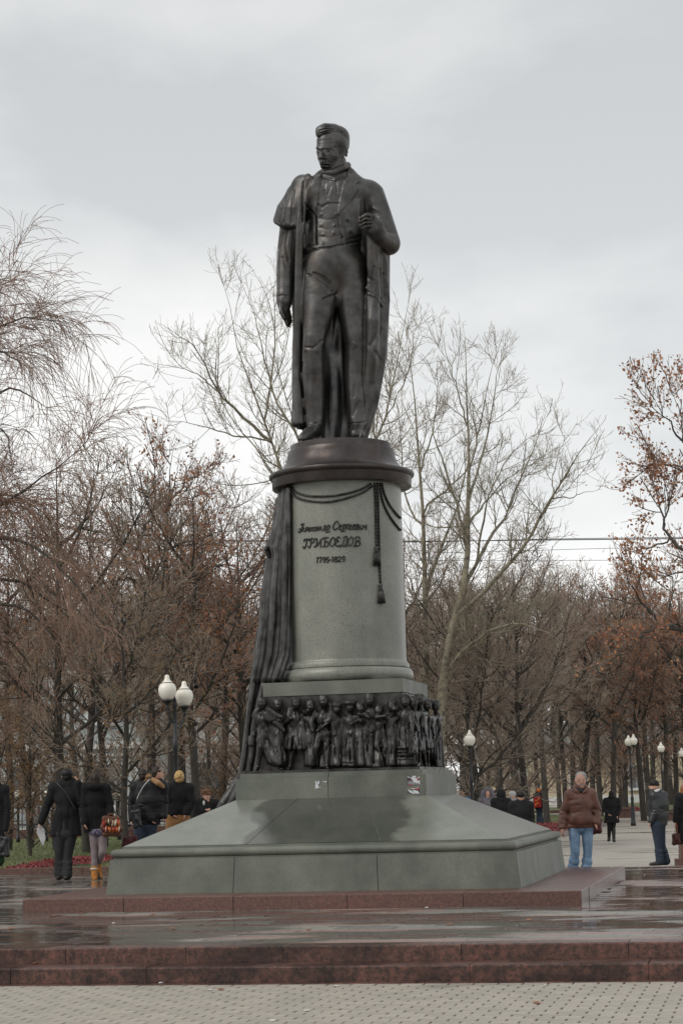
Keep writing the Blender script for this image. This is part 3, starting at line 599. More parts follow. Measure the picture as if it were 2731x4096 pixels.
# ---------------------------------------------------------------- frieze figures (bronze high relief)
def figure(hx, hy, fy, lower, arms, q=0, w=1.0, hat=None, cape=None, lean=0.0, legs=None, skirt=None, marks=(), raises=()):
    """standing relief figure; all positions in photo pixels on frieze face q"""
    dist = 0.99 if q == 0 else 0.99
    def p(x, y, dep=0.0): return facehit(x, y, dist + dep, q)
    u = 1 / 293.0; hgt = fy - hy; hr = hgt * 0.074 * u
    xs = [hx - 75, hx + 75]; c = np.array([p(hx - 80, hy - 30, -0.1), p(hx + 85, fy + 10, -0.1), p(hx - 80, fy + 10, 0.32), p(hx + 85, hy - 30, 0.32)])
    s = Sculpt(c.min(0) - 0.02, c.max(0) + 0.02, 0.0132)
    ny = hy + hgt * 0.15; sh = hgt * 0.105 * w; wy = hy + hgt * 0.40; hipy = hy + hgt * 0.49; bx = hx + lean
    s.ell(p(hx, hy, 0.10), (hr * 0.95, hr * 1.0, hr * 1.2), 0.01)
    s.ell(p(hx, hy - hgt * 0.03, 0.08), (hr * 1.08, hr * 1.08, hr * 0.95), 0.008)
    s.cap(p(hx, hy + hgt * 0.02, 0.10 + hr), p(hx, hy + hgt * 0.035, 0.10 + hr * 1.12), 0.009, k=0.01)
    s.cap(p(hx, hy + 8, 0.07), p((hx + bx) / 2, ny + 6, 0.05), hr * 0.55, k=0.02)
    s.cap(p(hx * .5 + bx * .5 - sh, ny + hgt * 0.05, 0.04), p(hx * .5 + bx * .5 + sh, ny + hgt * 0.05, 0.04), hgt * 0.048 * u, k=0.03)
    s.cap(p(hx * .5 + bx * .5, ny + hgt * 0.10, 0.04), p(bx, wy, 0.04), hgt * 0.105 * u * w, hgt * 0.075 * u * w, k=0.03)
    s.ell(p(bx, hipy, 0.04), (hgt * 0.10 * u, hgt * 0.08 * u, hgt * 0.10 * u), 0.03)
    for arm in arms:
        pts = [p(*a) for a in arm]; n = len(pts); s.chain(pts, [hgt * 0.042 * u] * (n - 1) + [hgt * 0.026 * u], 0.02); s.ell(pts[-1], (0.022, 0.022, 0.026), 0.012)
    if legs:
        for L in legs: s.chain([p(*a) for a in L], [hgt * 0.068 * u, hgt * 0.046 * u, hgt * 0.03 * u][:len(L)] + [hgt * 0.03 * u] * max(0, len(L) - 3), 0.015)
        for L in legs: s.cap(p(*L[-1]), p(L[-1][0] + (6 if L[-1][0] > bx else -6), L[-1][1] + 5, L[-1][2] + 0.08), 0.026, 0.018, 0.01)
    if skirt:
        x0, x1, yb, top = skirt; k = 6
        for i in range(k):
            f = i / (k - 1); s.cap(p(bx + (f - .5) * hgt * 0.16 * w, top, 0.04), p(x0 + (x1 - x0) * f, yb, 0.05 + 0.10 * math.sin(math.pi * f)), hgt * 0.04 * u, 0.034 + 0.008 * (i % 2), 0.012)
    if cape:
        for (a, b, ra, rb) in cape: s.cap(p(*a), p(*b), ra, rb, 0.014)
    rr_ = random.Random(int(hx * 7 + hy)); hd_ = p(hx, hy, 0.10)
    for i in range(9):
        a = rr_.uniform(0, 6.28); c_ = hd_ + np.array([math.cos(a) * hr * .7, rr_.uniform(-.4, .6) * hr, hr * (.75 + .35 * abs(math.sin(a)))]); s.ell(c_, (hr * .38,) * 3, 0.006)
    if hat: s.ell(p(hx, hy - hgt * 0.065, 0.09), (hr * hat, hr * hat, hr * 0.8), 0.006)
    s.cutz(K1Z + 0.034); n = np.array([_ps, -_pc, 0])
    fm = [([(hx - 7, hy - 2), (hx - 2, hy - 2)], 1.8, -0.012), ([(hx + 2, hy - 2), (hx + 7, hy - 2)], 1.8, -0.012), ([(hx - 4, hy + 9), (hx + 4, hy + 9)], 1.6, -0.010)]
    for i in range(10):
        x0 = bx + rr_.uniform(-28, 28) * w; y0 = hy + hgt * rr_.uniform(.2, .75); fm.append(([(x0, y0), (x0 + rr_.uniform(-9, 9), y0 + hgt * rr_.uniform(.08, .22))], 2.0, rr_.choice((-0.016, -0.012, 0.010))))
    s.strokes(fm, (24, 30))
    if marks or raises: s.strokes([(m_, 2.6, -0.02) for m_ in marks] + [(m_, 2.6, 0.016) for m_ in raises], (24, 30))
    s.obj('relief_figure', bronze_dark, frieze)
fq = lambda x, y, d=0.05: (900 + x / 1.568, 2450 + y / 1.568, d)
def fl(*pts): return [(900 + x / 1.568, 2450 + y / 1.568) for x, y in pts]
figure(1047, 2815, 3077, 'coat', [[fq(195, 625), fq(185, 700), fq(180, 770, .08)], [fq(270, 630), fq(285, 680, .12), fq(240, 665, .18)]], lean=8,
       legs=[[fq(225, 740), fq(225, 850, .1), fq(205, 975)], [fq(270, 740), fq(310, 850), fq(345, 975)]], skirt=(1075, 1135, 3050, 2960),
       cape=[(fq(255, 600), fq(355, 660, .1), .05, .035), (fq(265, 640, .1), fq(375, 745, .1), .06, .03), (fq(300, 700), fq(380, 930, .08), .05, .035), (fq(280, 740), fq(330, 930, .12), .05, .03), (fq(205, 610), fq(180, 650), .03, .03), (fq(165, 790, .1), fq(165, 830, .12), .045, .04)],
       marks=[fl((290, 690), (370, 660)), fl((270, 800), (330, 900)), fl((310, 770), (370, 900)), fl((225, 620), (235, 700))])
figure(1184, 2815, 3072, 'coat', [[fq(400, 630), fq(380, 690), fq(415, 665, .16)], [fq(495, 625), fq(525, 630, .1), fq(520, 615, .18)]], hat=None,
       legs=[[fq(430, 760), fq(425, 860), fq(405, 975)], [fq(480, 760), fq(500, 860), fq(520, 960)]], skirt=(1142, 1235, 2992, 2880),
       cape=[(fq(410, 610), fq(400, 650, .1), .05, .04), (fq(430, 690), fq(395, 850, .08), .05, .03), (fq(480, 690), fq(530, 860, .08), .05, .03)], marks=[fl((440, 620), (455, 690), (465, 850)), fl((480, 620), (470, 690)), fl((430, 780), (420, 850))], raises=[fl((425, 605), (445, 660)), fl((485, 600), (475, 660))])
figure(1294, 2808, 3072, 'cloak', [[fq(560, 625), fq(540, 690, .1), fq(550, 745, .14)], [fq(665, 620), fq(660, 670, .1), fq(580, 745, .16)]],
       legs=[[fq(600, 750), fq(570, 850, .1), fq(545, 970)], [fq(640, 760), fq(635, 860), fq(635, 970)]], skirt=None,
       cape=[(fq(665, 600), fq(690, 770, .08), .05, .045), (fq(690, 640), fq(700, 770), .05, .035), (fq(650, 770), fq(640, 960, .05), .03, .03), (fq(685, 780), fq(690, 960, .05), .04, .035), (fq(610, 900, .0), fq(605, 965), .035, .035), (fq(650, 575), fq(690, 600, .1), .03, .03)], marks=[fl((640, 785), (700, 785)), fl((665, 800), (660, 960)), fl((620, 640), (610, 720)), fl((560, 720), (640, 690))])
figure(1400, 2828, 3067, 'dress', [[fq(745, 660), fq(730, 740), fq(735, 830)], [fq(820, 650), fq(850, 670, .1), fq(790, 700, .16)]], w=0.92, hat=1.55, skirt=(1362, 1440, 3060, 2900),
       cape=[(fq(735, 680), fq(730, 830), .03, .025), (fq(820, 690), fq(835, 850), .03, .02)], marks=[fl((760, 800), (750, 950)), fl((785, 780), (785, 950)), fl((810, 790), (820, 950))], raises=[fl((725, 935), (860, 940)), fl((770, 755), (785, 765), (800, 755))])
figure(1477, 2802, 3068, 'coat', [[fq(880, 630), fq(865, 690, .1), fq(850, 680, .16)], [fq(930, 620), fq(940, 680), fq(930, 740)]], w=0.9, skirt=(1455, 1500, 3060, 2880),
       cape=[(fq(870, 650, .1), fq(840, 640, .16), .04, .03), (fq(880, 640, .14), fq(900, 660, .16), .04, .035)], marks=[fl((900, 720), (890, 900)), fl((860, 740), (920, 760))], raises=[fl((850, 720), (890, 770), (930, 740))])
figure(1514, 2842, 3070, 'nymph', [[fq(930, 650), fq(950, 660, .14), fq(1010, 650, .16)], [fq(1000, 640), fq(1040, 640), fq(1060, 620, .1)]], w=0.88, lean=8,
       legs=[[fq(960, 760), fq(950, 840, .12), fq(1000, 900, .1), fq(1020, 965)], [fq(990, 750), fq(1010, 850, .1), fq(960, 960)]], skirt=(1465, 1545, 3066, 2960),
       cape=[(fq(940, 830), fq(880, 950, .06), .035, .03), (fq(920, 800), fq(900, 950, .08), .03, .03), (fq(1020, 700), fq(1045, 850, .04), .03, .03), (fq(1035, 830), fq(1060, 940, .04), .03, .025)], marks=[fl((900, 840), (935, 950)), fl((970, 850), (1010, 950)), fl((1040, 690), (1050, 820))])
figure(1620, 2806, 3062, 'dress', [[fq(1085, 610), fq(1055, 625, .08), fq(1040, 660, .08)], [fq(1160, 625), fq(1175, 690, .1), fq(1165, 745, .14)]], w=0.9, skirt=(1582, 1650, 3056, 2890), cape=[(fq(1090, 600), fq(1060, 605, .12), .04, .04), (fq(1050, 640), fq(1045, 800, .02), .03, .03)],
       raises=[fl((1065, y), (1180, y)) for y in (850, 872, 894, 916)], marks=[fl((1065, y), (1180, y)) for y in (861, 883, 905)] + [fl((1095, 700), (1090, 840)), fl((1130, 690), (1140, 840))])
figure(1112, 2822, 3066, 'coat', [[(1100, 2870, .0), (1098, 2920, .02), (1106, 2950, .05)]], w=0.8, skirt=(1090, 1135, 3056, 2900))
figure(1240, 2826, 3066, 'coat', [[(1250, 2872, .0), (1256, 2920, .02), (1246, 2950, .05)]], w=0.8, skirt=(1222, 1262, 3058, 2900))
figure(1346, 2836, 3066, 'dress', [[(1336, 2880, .0), (1334, 2930, .02), (1344, 2950, .05)]], w=0.75, skirt=(1326, 1366, 3058, 2900), hat=1.3)
figure(1440, 2834, 3066, 'dress', [[(1432, 2880, .0), (1428, 2920, .04), (1440, 2940, .06)]], w=0.78, skirt=(1424, 1462, 3058, 2900))
figure(1566, 2826, 3066, 'cloak', [[(1556, 2872, .0), (1552, 2920, .03), (1562, 2950, .05)]], w=0.8, skirt=(1546, 1586, 3056, 2900))
figure(1652, 2812, 3064, 'coat', [[(1645, 2860, .02), (1648, 2900, .10), (1655, 2940, .14)]], q=1, w=0.8, legs=[[(1655, 2950, .02), (1658, 3000, .04), (1662, 3058, .03)]], skirt=(1640, 1668, 3010, 2910), marks=[[(1655, 2860), (1655, 2960)]])
figure(1678, 2803, 3068, 'cloak', [[(1668, 2860, .02), (1664, 2900, .10), (1672, 2930, .16)]], q=1, w=0.8, legs=[[(1672, 2950, .02), (1672, 3010, .05), (1674, 3060, .04)], [(1686, 2950, .02), (1690, 3010, .05), (1700, 3062, .04)]], skirt=(1664, 1700, 3000, 2900), marks=[[(1680, 2860), (1684, 2960)]])
figure(1708, 2822, 3070, 'coat', [[(1700, 2870, .02), (1694, 2915, .10), (1702, 2940, .16)]], q=1, w=0.75, hat=1.6, legs=[[(1706, 2960, .02), (1706, 3010, .05), (1710, 3062, .04)], [(1716, 2960, .02), (1720, 3010, .05), (1728, 3066, .04)]], skirt=(1694, 1732, 2990, 2900), marks=[[(1712, 2870), (1712, 2960)]])
figure(1742, 2826, 3072, 'cloak', [[(1735, 2870, .02), (1728, 2910, .10), (1738, 2940, .16)]], q=1, w=0.75, skirt=(1735, 1768, 3066, 2900), cape=[((1745, 2860, .05), (1758, 2960, .06), .05, .04)], marks=[[(1748, 2880), (1756, 3040)], [(1740, 2900), (1744, 3040)]])

# ---------------------------------------------------------------- the standing bronze statue
SP = 1 / 280.4
def S(x, y, dep=0.0): return at(x, y, MY - dep * SP)
def R(*r): return [v * SP for v in r] if len(r) > 1 else r[0] * SP
stat = empty('bronze_statue', (MX, MY, ZTOP), 0, 'dark bronze statue of a standing man in tailcoat with a cloak over one shoulder', 'statue')
def lines(L, w, h): return [(p, w, h) for p in L]
zq = lambda *pts: [(1000 + x / 2.24, 450 + y / 2.24) for x, y in pts]         # upper detail view
zw = lambda *pts: [(1000 + x / 2.24, 1050 + y / 2.24) for x, y in pts]        # lower detail view
b = Sculpt(S(1085, 1785, 0) + np.array([0, -0.75, 0.0]), S(1610, 690, 0) + np.array([0, 0.62, 0.12]), 0.0116)
K = R(16)
# legs in trousers
b.chain([S(1288, 1085, 5), S(1283, 1180, 25), S(1256, 1350, 62), S(1252, 1400, 58), S(1252, 1500, 30), S(1256, 1600, 25), S(1258, 1695, 20)], R(82, 78, 44, 42, 46, 42, 34), K)
b.chain([S(1395, 1085, 0), S(1408, 1200, 5), S(1424, 1380, 12), S(1418, 1500, -2), S(1424, 1600, 0), S(1430, 1695, 0)], R(76, 68, 44, 40, 38, 33), K)
b.ell(S(1335, 1060, 12), R(112, 78, 118), R(30)); b.ell(S(1322, 1040, 38), R(80, 55, 85), R(30))
# shoes
b.chain([S(1264, 1722, 0), S(1246, 1722, 40), S(1210, 1750, 100)], R(29, 27, 17), R(8)); b.cap(S(1232, 1742, 60), S(1206, 1756, 105), R(21), R(15), R(6))
b.chain([S(1432, 1735, -10), S(1424, 1722, 30), S(1420, 1732, 95)], R(28, 26, 18), R(8)); b.cap(S(1424, 1738, 50), S(1420, 1738, 98), R(21), R(16), R(6))
# torso with coat
b.ell(S(1340, 830, 0), R(128, 88, 135), R(25)); b.cap(S(1222, 768, -8), S(1470, 762, -8), R(48), R(46), R(35))
b.cap(S(1265, 760, 22), S(1415, 760, 22), R(56), R(56), R(30)); b.ell(S(1334, 945, 6), R(108, 80, 120), R(25))
b.cap(S(1335, 745, -5), S(1338, 690, 0), R(58), R(46), R(18))
# coat collar, high behind the neck
b.chain([S(1262, 722, 38), S(1280, 702, 10), S(1300, 690, -30), S(1345, 684, -48), S(1385, 682, -25), S(1402, 700, 8), S(1420, 720, 35)], R(20, 20, 22, 24, 22, 22, 18), R(8))
# arm on the left of the picture, hanging
b.chain([S(1192, 782, -4), S(1166, 880, -6), S(1152, 985, -4), S(1143, 1090, 8), S(1138, 1178, 16)], R(50, 44, 42, 37, 31), R(14))
b.cap(S(1138, 1178, 16), S(1137, 1205, 18), R(33), R(32), R(3)); b.ell(S(1138, 1222, 20), R(24, 18, 30), R(8))
for i, (x0, x1, y1, dp) in enumerate([(1128, 1148, 1298, 28), (1136, 1153, 1303, 20), (1145, 1158, 1296, 12), (1152, 1163, 1286, 4)]):
    b.chain([S(x0, 1238, dp), S((x0 + x1) / 2, 1266, dp + 4), S(x1, y1, dp)], R(9, 8.5, 6.5), R(4))
b.chain([S(1122, 1218, 34), S(1124, 1246, 42), S(1136, 1272, 40)], R(10, 9, 7), R(5))
# arm on the right, bent across the body, hand gathering the cloak
b.chain([S(1488, 778, -6), S(1520, 860, -6), S(1550, 955, 4)], R(50, 46, 46), R(14)); b.ell(S(1556, 975, 10), R(42, 44, 42), R(12))
b.chain([S(1556, 975, 15), S(1520, 950, 75), S(1494, 905, 118)], R(43, 37, 29), R(10)); b.cap(S(1512, 938, 92), S(1500, 915, 110), R(36), R(35), R(3))
b.ell(S(1476, 884, 128), R(26, 20, 24), R(10))
for pts in ([(1492, 866, 138), (1466, 858, 152), (1444, 872, 152), (1440, 884, 146)], [(1486, 876, 142), (1462, 873, 158), (1442, 886, 156), (1440, 897, 148)], [(1482, 888, 142), (1460, 889, 156), (1446, 901, 152), (1446, 910, 144)], [(1480, 900, 138), (1462, 903, 148), (1452, 913, 144)]):
    b.chain([S(*p) for p in pts], R(10, 9, 8, 7)[:len(pts)], R(3.5))
b.chain([S(1496, 884, 128), S(1486, 862, 140), S(1472, 856, 148)], R(11, 10, 7), R(5))
b.cap(S(1232, 880, -30), S(1222, 1010, -35), R(34), R(30), R(10)); b.cap(S(1446, 900, -20), S(1450, 1030, -30), R(40), R(34), R(10)); b.cap(S(1222, 900, 25), S(1228, 985, 20), R(20), R(18), R(8))
# short cape over the left shoulder
for x1, y1, d1, r1 in [(1110, 876, -32, 10), (1107, 878, -16, 10), (1106, 880, 0, 10), (1114, 885, 18, 10), (1126, 889, 32, 10), (1138, 892, 40, 10), (1150, 894, 48, 10), (1165, 894, 55, 10), (1178, 893, 60, 9)]:
    b.chain([S(1212, 742, d1 * 0.4), S(1184 + (x1 - 1106) * 0.35, 786, d1 * 0.8), S((1160 + x1) / 2 + (x1 - 1106) * .2, 835, d1 * .9), S(x1, y1, d1)], R(30, 27, 21, r1), R(24))
b.chain([S(1106, 882, -25), S(1107, 885, 8), S(1132, 893, 34), S(1160, 898, 52), S(1186, 896, 62)], R(9, 10, 10, 10, 9), R(8))
b.chain([S(1180, 738, 30), S(1208, 724, 45), S(1232, 706, 48), S(1240, 714, 60)], R(14, 15, 14, 12), R(6))
# front edge of the cloak falling from that shoulder to the hem
for o_, r_ in ((0, 1.0), (13, .85)):
    b.chain([S(1218 + o_, 716, 56), S(1206 + o_, 790, 72), S(1196 + o_, 870, 78), S(1190 + o_, 1000, 66), S(1188 + o_, 1150, 46), S(1184 + o_, 1300, 24), S(1183 + o_, 1480, 8), S(1188 + o_, 1600, 6), S(1194 + o_, 1690, 8)], [v * r_ for v in R(10, 12, 11, 10, 12, 13, 14, 13, 13)], R(12))
for x0, x1, dp, r0, r1 in [(1186, 1186, -25, 18, 17), (1196, 1198, -55, 26, 24), (1212, 1208, -70, 24, 22), (1204, 1210, -10, 12, 12), (1240, 1236, -85, 30, 26), (1275, 1270, -80, 28, 24), (1310, 1300, -62, 24, 24), (1330, 1325, -50, 17, 18), (1350, 1345, -55, 18, 17), (1372, 1362, -62, 20, 18), (1395, 1385, -75, 26, 22), (1430, 1410, -82, 28, 24)]:
    w_ = [7 * math.sin(x0 * .9 + j * 1.7) for j in range(5)]; q_ = [9 * math.sin(x0 * .37 + j * 2.3) for j in range(5)]
    b.chain([S(x0, 985, dp * 0.7), S(x0 + w_[0], 1180, dp + q_[0]), S((x0 + x1) / 2 + w_[1], 1380, dp + q_[1]), S((x0 + x1) / 2 + w_[2], 1560, dp + q_[2]), S(x1 + w_[3] * .5, 1782 if x1 > 1230 else 1690, dp + q_[3])], R(r0, r0 * .9, (r0 + r1) / 2, r1 * 1.05, r1 * 1.15), R(11))
# cloak on the right, gathered at the hand and swelling outwards
for pts, rs in [([(1500, 930, 40), (1526, 1050, 0), (1536, 1200, -22), (1530, 1320, -25), (1520, 1450, -22), (1498, 1600, -20), (1468, 1710, -18), (1446, 1760, -18)], (34, 26, 24, 22, 22, 18, 14, 10)),
                ([(1490, 930, 60), (1508, 1050, 30), (1518, 1200, 10), (1512, 1330, 5), (1500, 1460, 5), (1478, 1600, 0), (1458, 1690, -5)], (30, 22, 20, 20, 20, 16, 12)),
                ([(1486, 925, 88), (1484, 1000, 78), (1482, 1080, 72), (1480, 1140, 62)], (26, 20, 17, 13)),
                ([(1496, 930, 80), (1502, 1040, 62), (1500, 1160, 52), (1492, 1280, 48), (1490, 1400, 35), (1484, 1520, 15)], (24, 16, 22, 30, 26, 14)),
                ([(1478, 1150, 58), (1482, 1300, 45), (1478, 1400, 30), (1472, 1560, 0), (1462, 1690, -20)], (14, 20, 20, 22, 14)),
                ([(1520, 985, -30), (1525, 1200, -60), (1515, 1420, -60), (1480, 1620, -55), (1444, 1775, -50)], (40, 34, 34, 32, 20)), ([(1480, 985, -40), (1480, 1250, -75), (1470, 1500, -75), (1432, 1780, -70)], (40, 36, 32, 22))]:
    b.chain([S(*p) for p in pts], R(*rs), R(7))
b.chain([S(1468, 1150, 70), S(1484, 1166, 68), S(1512, 1180, 48)], R(8, 9, 10), R(5))
FR = (MY - 0.9, MY + 0.10)
b.plates([(zq((640, 540), (560, 600), (505, 690), (490, 800), (585, 920), (600, 840), (625, 640)), 0.020),                  # left lapel
          (zq((880, 460), (1015, 590), (955, 640), (975, 680), (900, 800), (790, 910), (800, 800), (830, 660), (865, 560)), 0.020),  # right lapel
          (zq((490, 830), (585, 925), (590, 1180), (505, 1190), (470, 1000)), 0.012),                                          # left coat front
          (zq((790, 910), (905, 800), (990, 770), (985, 1000), (990, 1090), (850, 1137), (815, 1090), (795, 1000)), 0.014),   # right coat front
          (zq((600, 820), (650, 850), (700, 812), (790, 815), (800, 1000), (820, 1190), (640, 1215), (600, 1150)), 0.006),      # waistcoat
          (zq((505, 1195), (620, 1225), (820, 1195), (985, 1180), (985, 1130), (600, 1150), (505, 1160)), 0.006)], FR)
b.strokes(lines([zq((505, 1265), (560, 1230), (640, 1212), (720, 1205), (800, 1185), (840, 1180)), zq((860, 1175), (985, 1150))], 3, -0.022)
    + lines([zq((610, 820), (640, 850), (690, 815), (790, 812))], 3, -0.02)
    + lines([zq((590, 930), (595, 1180)), zq((795, 920), (800, 1010), (830, 1120))], 3.2, -0.022)
    + lines([zq((620, 945), (700, 960), (780, 945)), zq((625, 1030), (700, 1045), (790, 1030)), zq((630, 1110), (720, 1120), (800, 1100))], 5, -0.008)
    + lines([zq((640, 640), (690, 770)), zq((770, 610), (780, 720)), zq((670, 640), (665, 700)), zq((720, 660), (700, 730))], 3, -0.014)
    + lines([zq((730, 610), (775, 600), (830, 650))], 4, 0.014) + lines([zq((650, 540), (760, 580), (860, 530))], 7, 0.02) + lines([zq((650, 575), (760, 610), (860, 570))], 3, -0.015)
    + lines([zq((945, 605), (925, 635), (1000, 632))], 3, -0.012)
    + lines([zq((1085, 690), (1075, 800), (1085, 880)), zq((1120, 660), (1150, 800), (1230, 950))], 12, -0.008) + lines([zq((1100, 850), (1200, 900), (1260, 960)), zq((1150, 950), (1210, 1010))], 6, 0.012)
    + lines([zq((330, 740), (300, 990)), zq((390, 700), (370, 990)), zq((290, 830), (262, 980))], 4, -0.018) + lines([zq((480, 620), (470, 760), (470, 980))], 3.5, -0.025)
    + lines([zq((300, 1080), (260, 1230)), zq((340, 1060), (320, 1180), (345, 1330)), zq((290, 1300), (330, 1400))], 5, -0.014)
    + lines([zw((520, 110), (600, 140), (690, 200), (740, 260)), zw((570, 95), (660, 130), (720, 190)), zw((650, 330), (760, 285))], 5, -0.020) + lines([zw((560, 130), (640, 170), (720, 235))], 6, 0.014)
    + lines([zw((500, 760), (570, 765), (640, 700))], 4, -0.016) + lines([zw((620, 460), (640, 600), (620, 700))], 9, -0.010)
    + lines([zw((500, 800), (530, 1000), (500, 1350)), zw((600, 820), (590, 1100), (620, 1380)), zw((470, 900), (450, 1000), (480, 1200))], 6, -0.012)
    + lines([zw((930, 780), (960, 1000), (930, 1200)), zw((980, 1250), (920, 1370))], 6, -0.010) + lines([zw((950, 740), (930, 720))], 5, 0.01)
    + lines([zw((245, 300), (300, 292), (335, 298))], 2.5, -0.014) + lines([zw((490, 1470), (560, 1465), (590, 1440))], 3, -0.014) + lines([zw((880, 1440), (960, 1445), (1020, 1430))], 3, -0.014)
    + lines([zw((770, 280), (765, 450), (740, 640))], 7, -0.014) + lines([zw((1040, 60), (1060, 140), (1100, 160)), zw((1110, 40), (1100, 130))], 5, -0.012)
    + lines([zw((1060, 280), (1130, 300), (1190, 390))], 4, 0.014) + lines([zw((1160, 330), (1170, 600), (1080, 740))], 8, -0.016) + lines([zw((1090, 760), (1180, 900), (1160, 1080))], 8, -0.012)
    + lines([zw((1190, 100), (1230, 350), (1215, 560))], 6, -0.012) + lines([zw((1150, 60), (1195, 300))], 6, -0.012) + lines([zw((700, 640), (730, 1400))], 4, -0.01), FR)
b.strokes(lines([[(1494, 873), (1464, 866), (1438, 880)], [(1488, 883), (1460, 882), (1438, 893)], [(1484, 895), (1458, 897), (1444, 907)]], 2.4, -0.015), FR)
# buttons raised on waistcoat and coat
for x, y, r in [(640, 910, 4.5), (770, 905, 4.5), (640, 1005, 5), (758, 1003, 5.5), (655, 1090, 5), (750, 1072, 5.5), (650, 1172, 5), (870, 950, 8), (892, 1055, 8), (522, 972, 6.5)]:
    (X_, Y_) = zq((x, y))[0]; b.strokes([([(X_, Y_), (X_ + 0.1, Y_)], r, 0.016)], FR)
b.cutz(ZTOP + 0.0015)
b.obj('draped_figure', bronze, stat)
# head
h = Sculpt(S(1240, 730, 0) + np.array([0, -0.42, 0]), S(1420, 480, 0) + np.array([0, 0.36, 0.04]), 0.0075)
h.ell(S(1336, 572, -6), R(57, 68, 64), R(10)); h.ell(S(1312, 618, 22), R(44, 46, 56), R(18)); h.ell(S(1300, 590, 34), R(35, 32, 34), R(14)); h.ell(S(1304, 562, 24), R(38, 38, 34), R(14))
h.ell(S(1302, 664, 46), R(17, 16, 13), R(10)); h.cap(S(1300, 655, 40), S(1362, 642, -5), R(20), R(22), R(14))
h.cap(S(1281, 598, 66), S(1284, 626, 84), R(6), R(8), R(5)); h.ell(S(1285, 630, 82), R(9, 10, 7), R(4)); h.ell(S(1297, 632, 70), R(9, 9, 6), R(4)); h.ell(S(1277, 631, 70), R(6, 8, 6), R(3))
h.cap(S(1268, 591, 54), S(1290, 590, 62), R(6), R(6), R(7)); h.cap(S(1298, 589, 62), S(1340, 580, 46), R(7), R(7), R(8))
h.ell(S(1278, 606, 64), R(9, 9, 6), R(4), sub=True); h.ell(S(1320, 602, 64), R(13, 11, 7), R(5), sub=True); h.ell(S(1278, 607, 50), R(9, 10, 7), R(2)); h.ell(S(1320, 603, 48), R(11, 12, 8), R(2))
h.ell(S(1336, 622, 44), R(18, 16, 14), R(14)); h.cap(S(1284, 652, 66), S(1316, 654, 58), R(7), R(6), R(4)); h.cap(S(1288, 662, 64), S(1312, 664, 58), R(6), R(6), R(4))
h.ell(S(1384, 606, -8), R(8, 15, 21), R(3)); h.cap(S(1366, 590, 22), S(1366, 648, 14), R(13), R(10), R(6))
h.chain([S(1340, 700, 0), S(1338, 660, 0)], R(46, 42), R(8)); h.chain([S(1296, 690, 42), S(1330, 690, 50), S(1372, 672, 30), S(1390, 660, -10)], R(14, 15, 15, 14), R(6))
h.strokes(lines([[(1262, 596), (1290, 598)], [(1300, 597), (1342, 588)]], 3, -0.008) + lines([[(1284, 658), (1300, 657), (1318, 659)]], 2.5, -0.016) + lines([[(1296, 634), (1322, 650)]], 4, -0.008)
    + lines([[(1276, 562), (1330, 556)], [(1270, 576), (1330, 570)]], 3, -0.006) + lines([[(1292, 640), (1296, 652)]], 3, -0.008) + lines([[(1380, 595), (1388, 615)]], 3, -0.012) + lines([[(1345, 606), (1372, 594)]], 2, 0.006), (MY - 0.5, MY + 0.1))
head = h.obj('head', bronze, stat)
hr_ = Sculpt(S(1240, 660, 0) + np.array([0, -0.42, 0]), S(1420, 480, 0) + np.array([0, 0.40, 0.05]), 0.0075)
hr_.ell(S(1342, 550, -14), R(57, 66, 48), R(8)); hr_.ell(S(1318, 530, 10), R(42, 44, 30), R(10)); hr_.ell(S(1346, 536, 8), R(42, 46, 30), R(10)); hr_.ell(S(1350, 575, -22), R(48, 52, 50), R(8))
hr_.chain([S(1282, 528, 44), S(1300, 514, 48), S(1335, 520, 32), S(1370, 540, 0)], R(17, 22, 22, 18), R(12)); hr_.chain([S(1274, 538, 46), S(1278, 518, 40), S(1300, 508, 30), S(1335, 512, 8)], R(10, 16, 17, 18), R(12))
hr_.chain([S(1352, 550, 36), S(1370, 572, 20), S(1372, 600, 18), S(1368, 630, 20)], R(14, 15, 12, 8), R(8))
hr_.strokes(lines([[(1276, 522), (1300, 514), (1340, 518)], [(1276, 532), (1310, 522), (1350, 524)], [(1290, 538), (1330, 530), (1362, 528)], [(1340, 552), (1372, 566)], [(1345, 562), (1384, 578)], [(1350, 578), (1386, 594)], [(1286, 505), (1330, 504), (1370, 530)]], 2.6, -0.012)
    + lines([[(1280, 527), (1320, 519)], [(1346, 557), (1380, 572)], [(1350, 571), (1386, 586)]], 2.6, 0.008), (MY - 0.6, MY + 0.2))
hr_.obj('hair', bronze, head)
m = MB(); m.tube(spline([S(1384, 588, 2), S(1362, 594, 30), S(1343, 600, 52)], 5), R(1.1), 5)
for cx_, cy_, rx_, ry_, dp in ((1322, 604, 16, 12, 70), (1277, 609, 11, 11, 76)):
    m.tube([S(cx_ + rx_ * math.cos(t), cy_ + ry_ * math.sin(t), dp - abs(math.cos(t)) * 6) for t in np.linspace(0, 2 * math.pi, 15)], R(1.0), 5)
m.tube([S(1305, 603, 74), S(1296, 599, 80), S(1288, 606, 78)], R(1.0), 5); m.obj('spectacles', bronze, head, smooth=True)
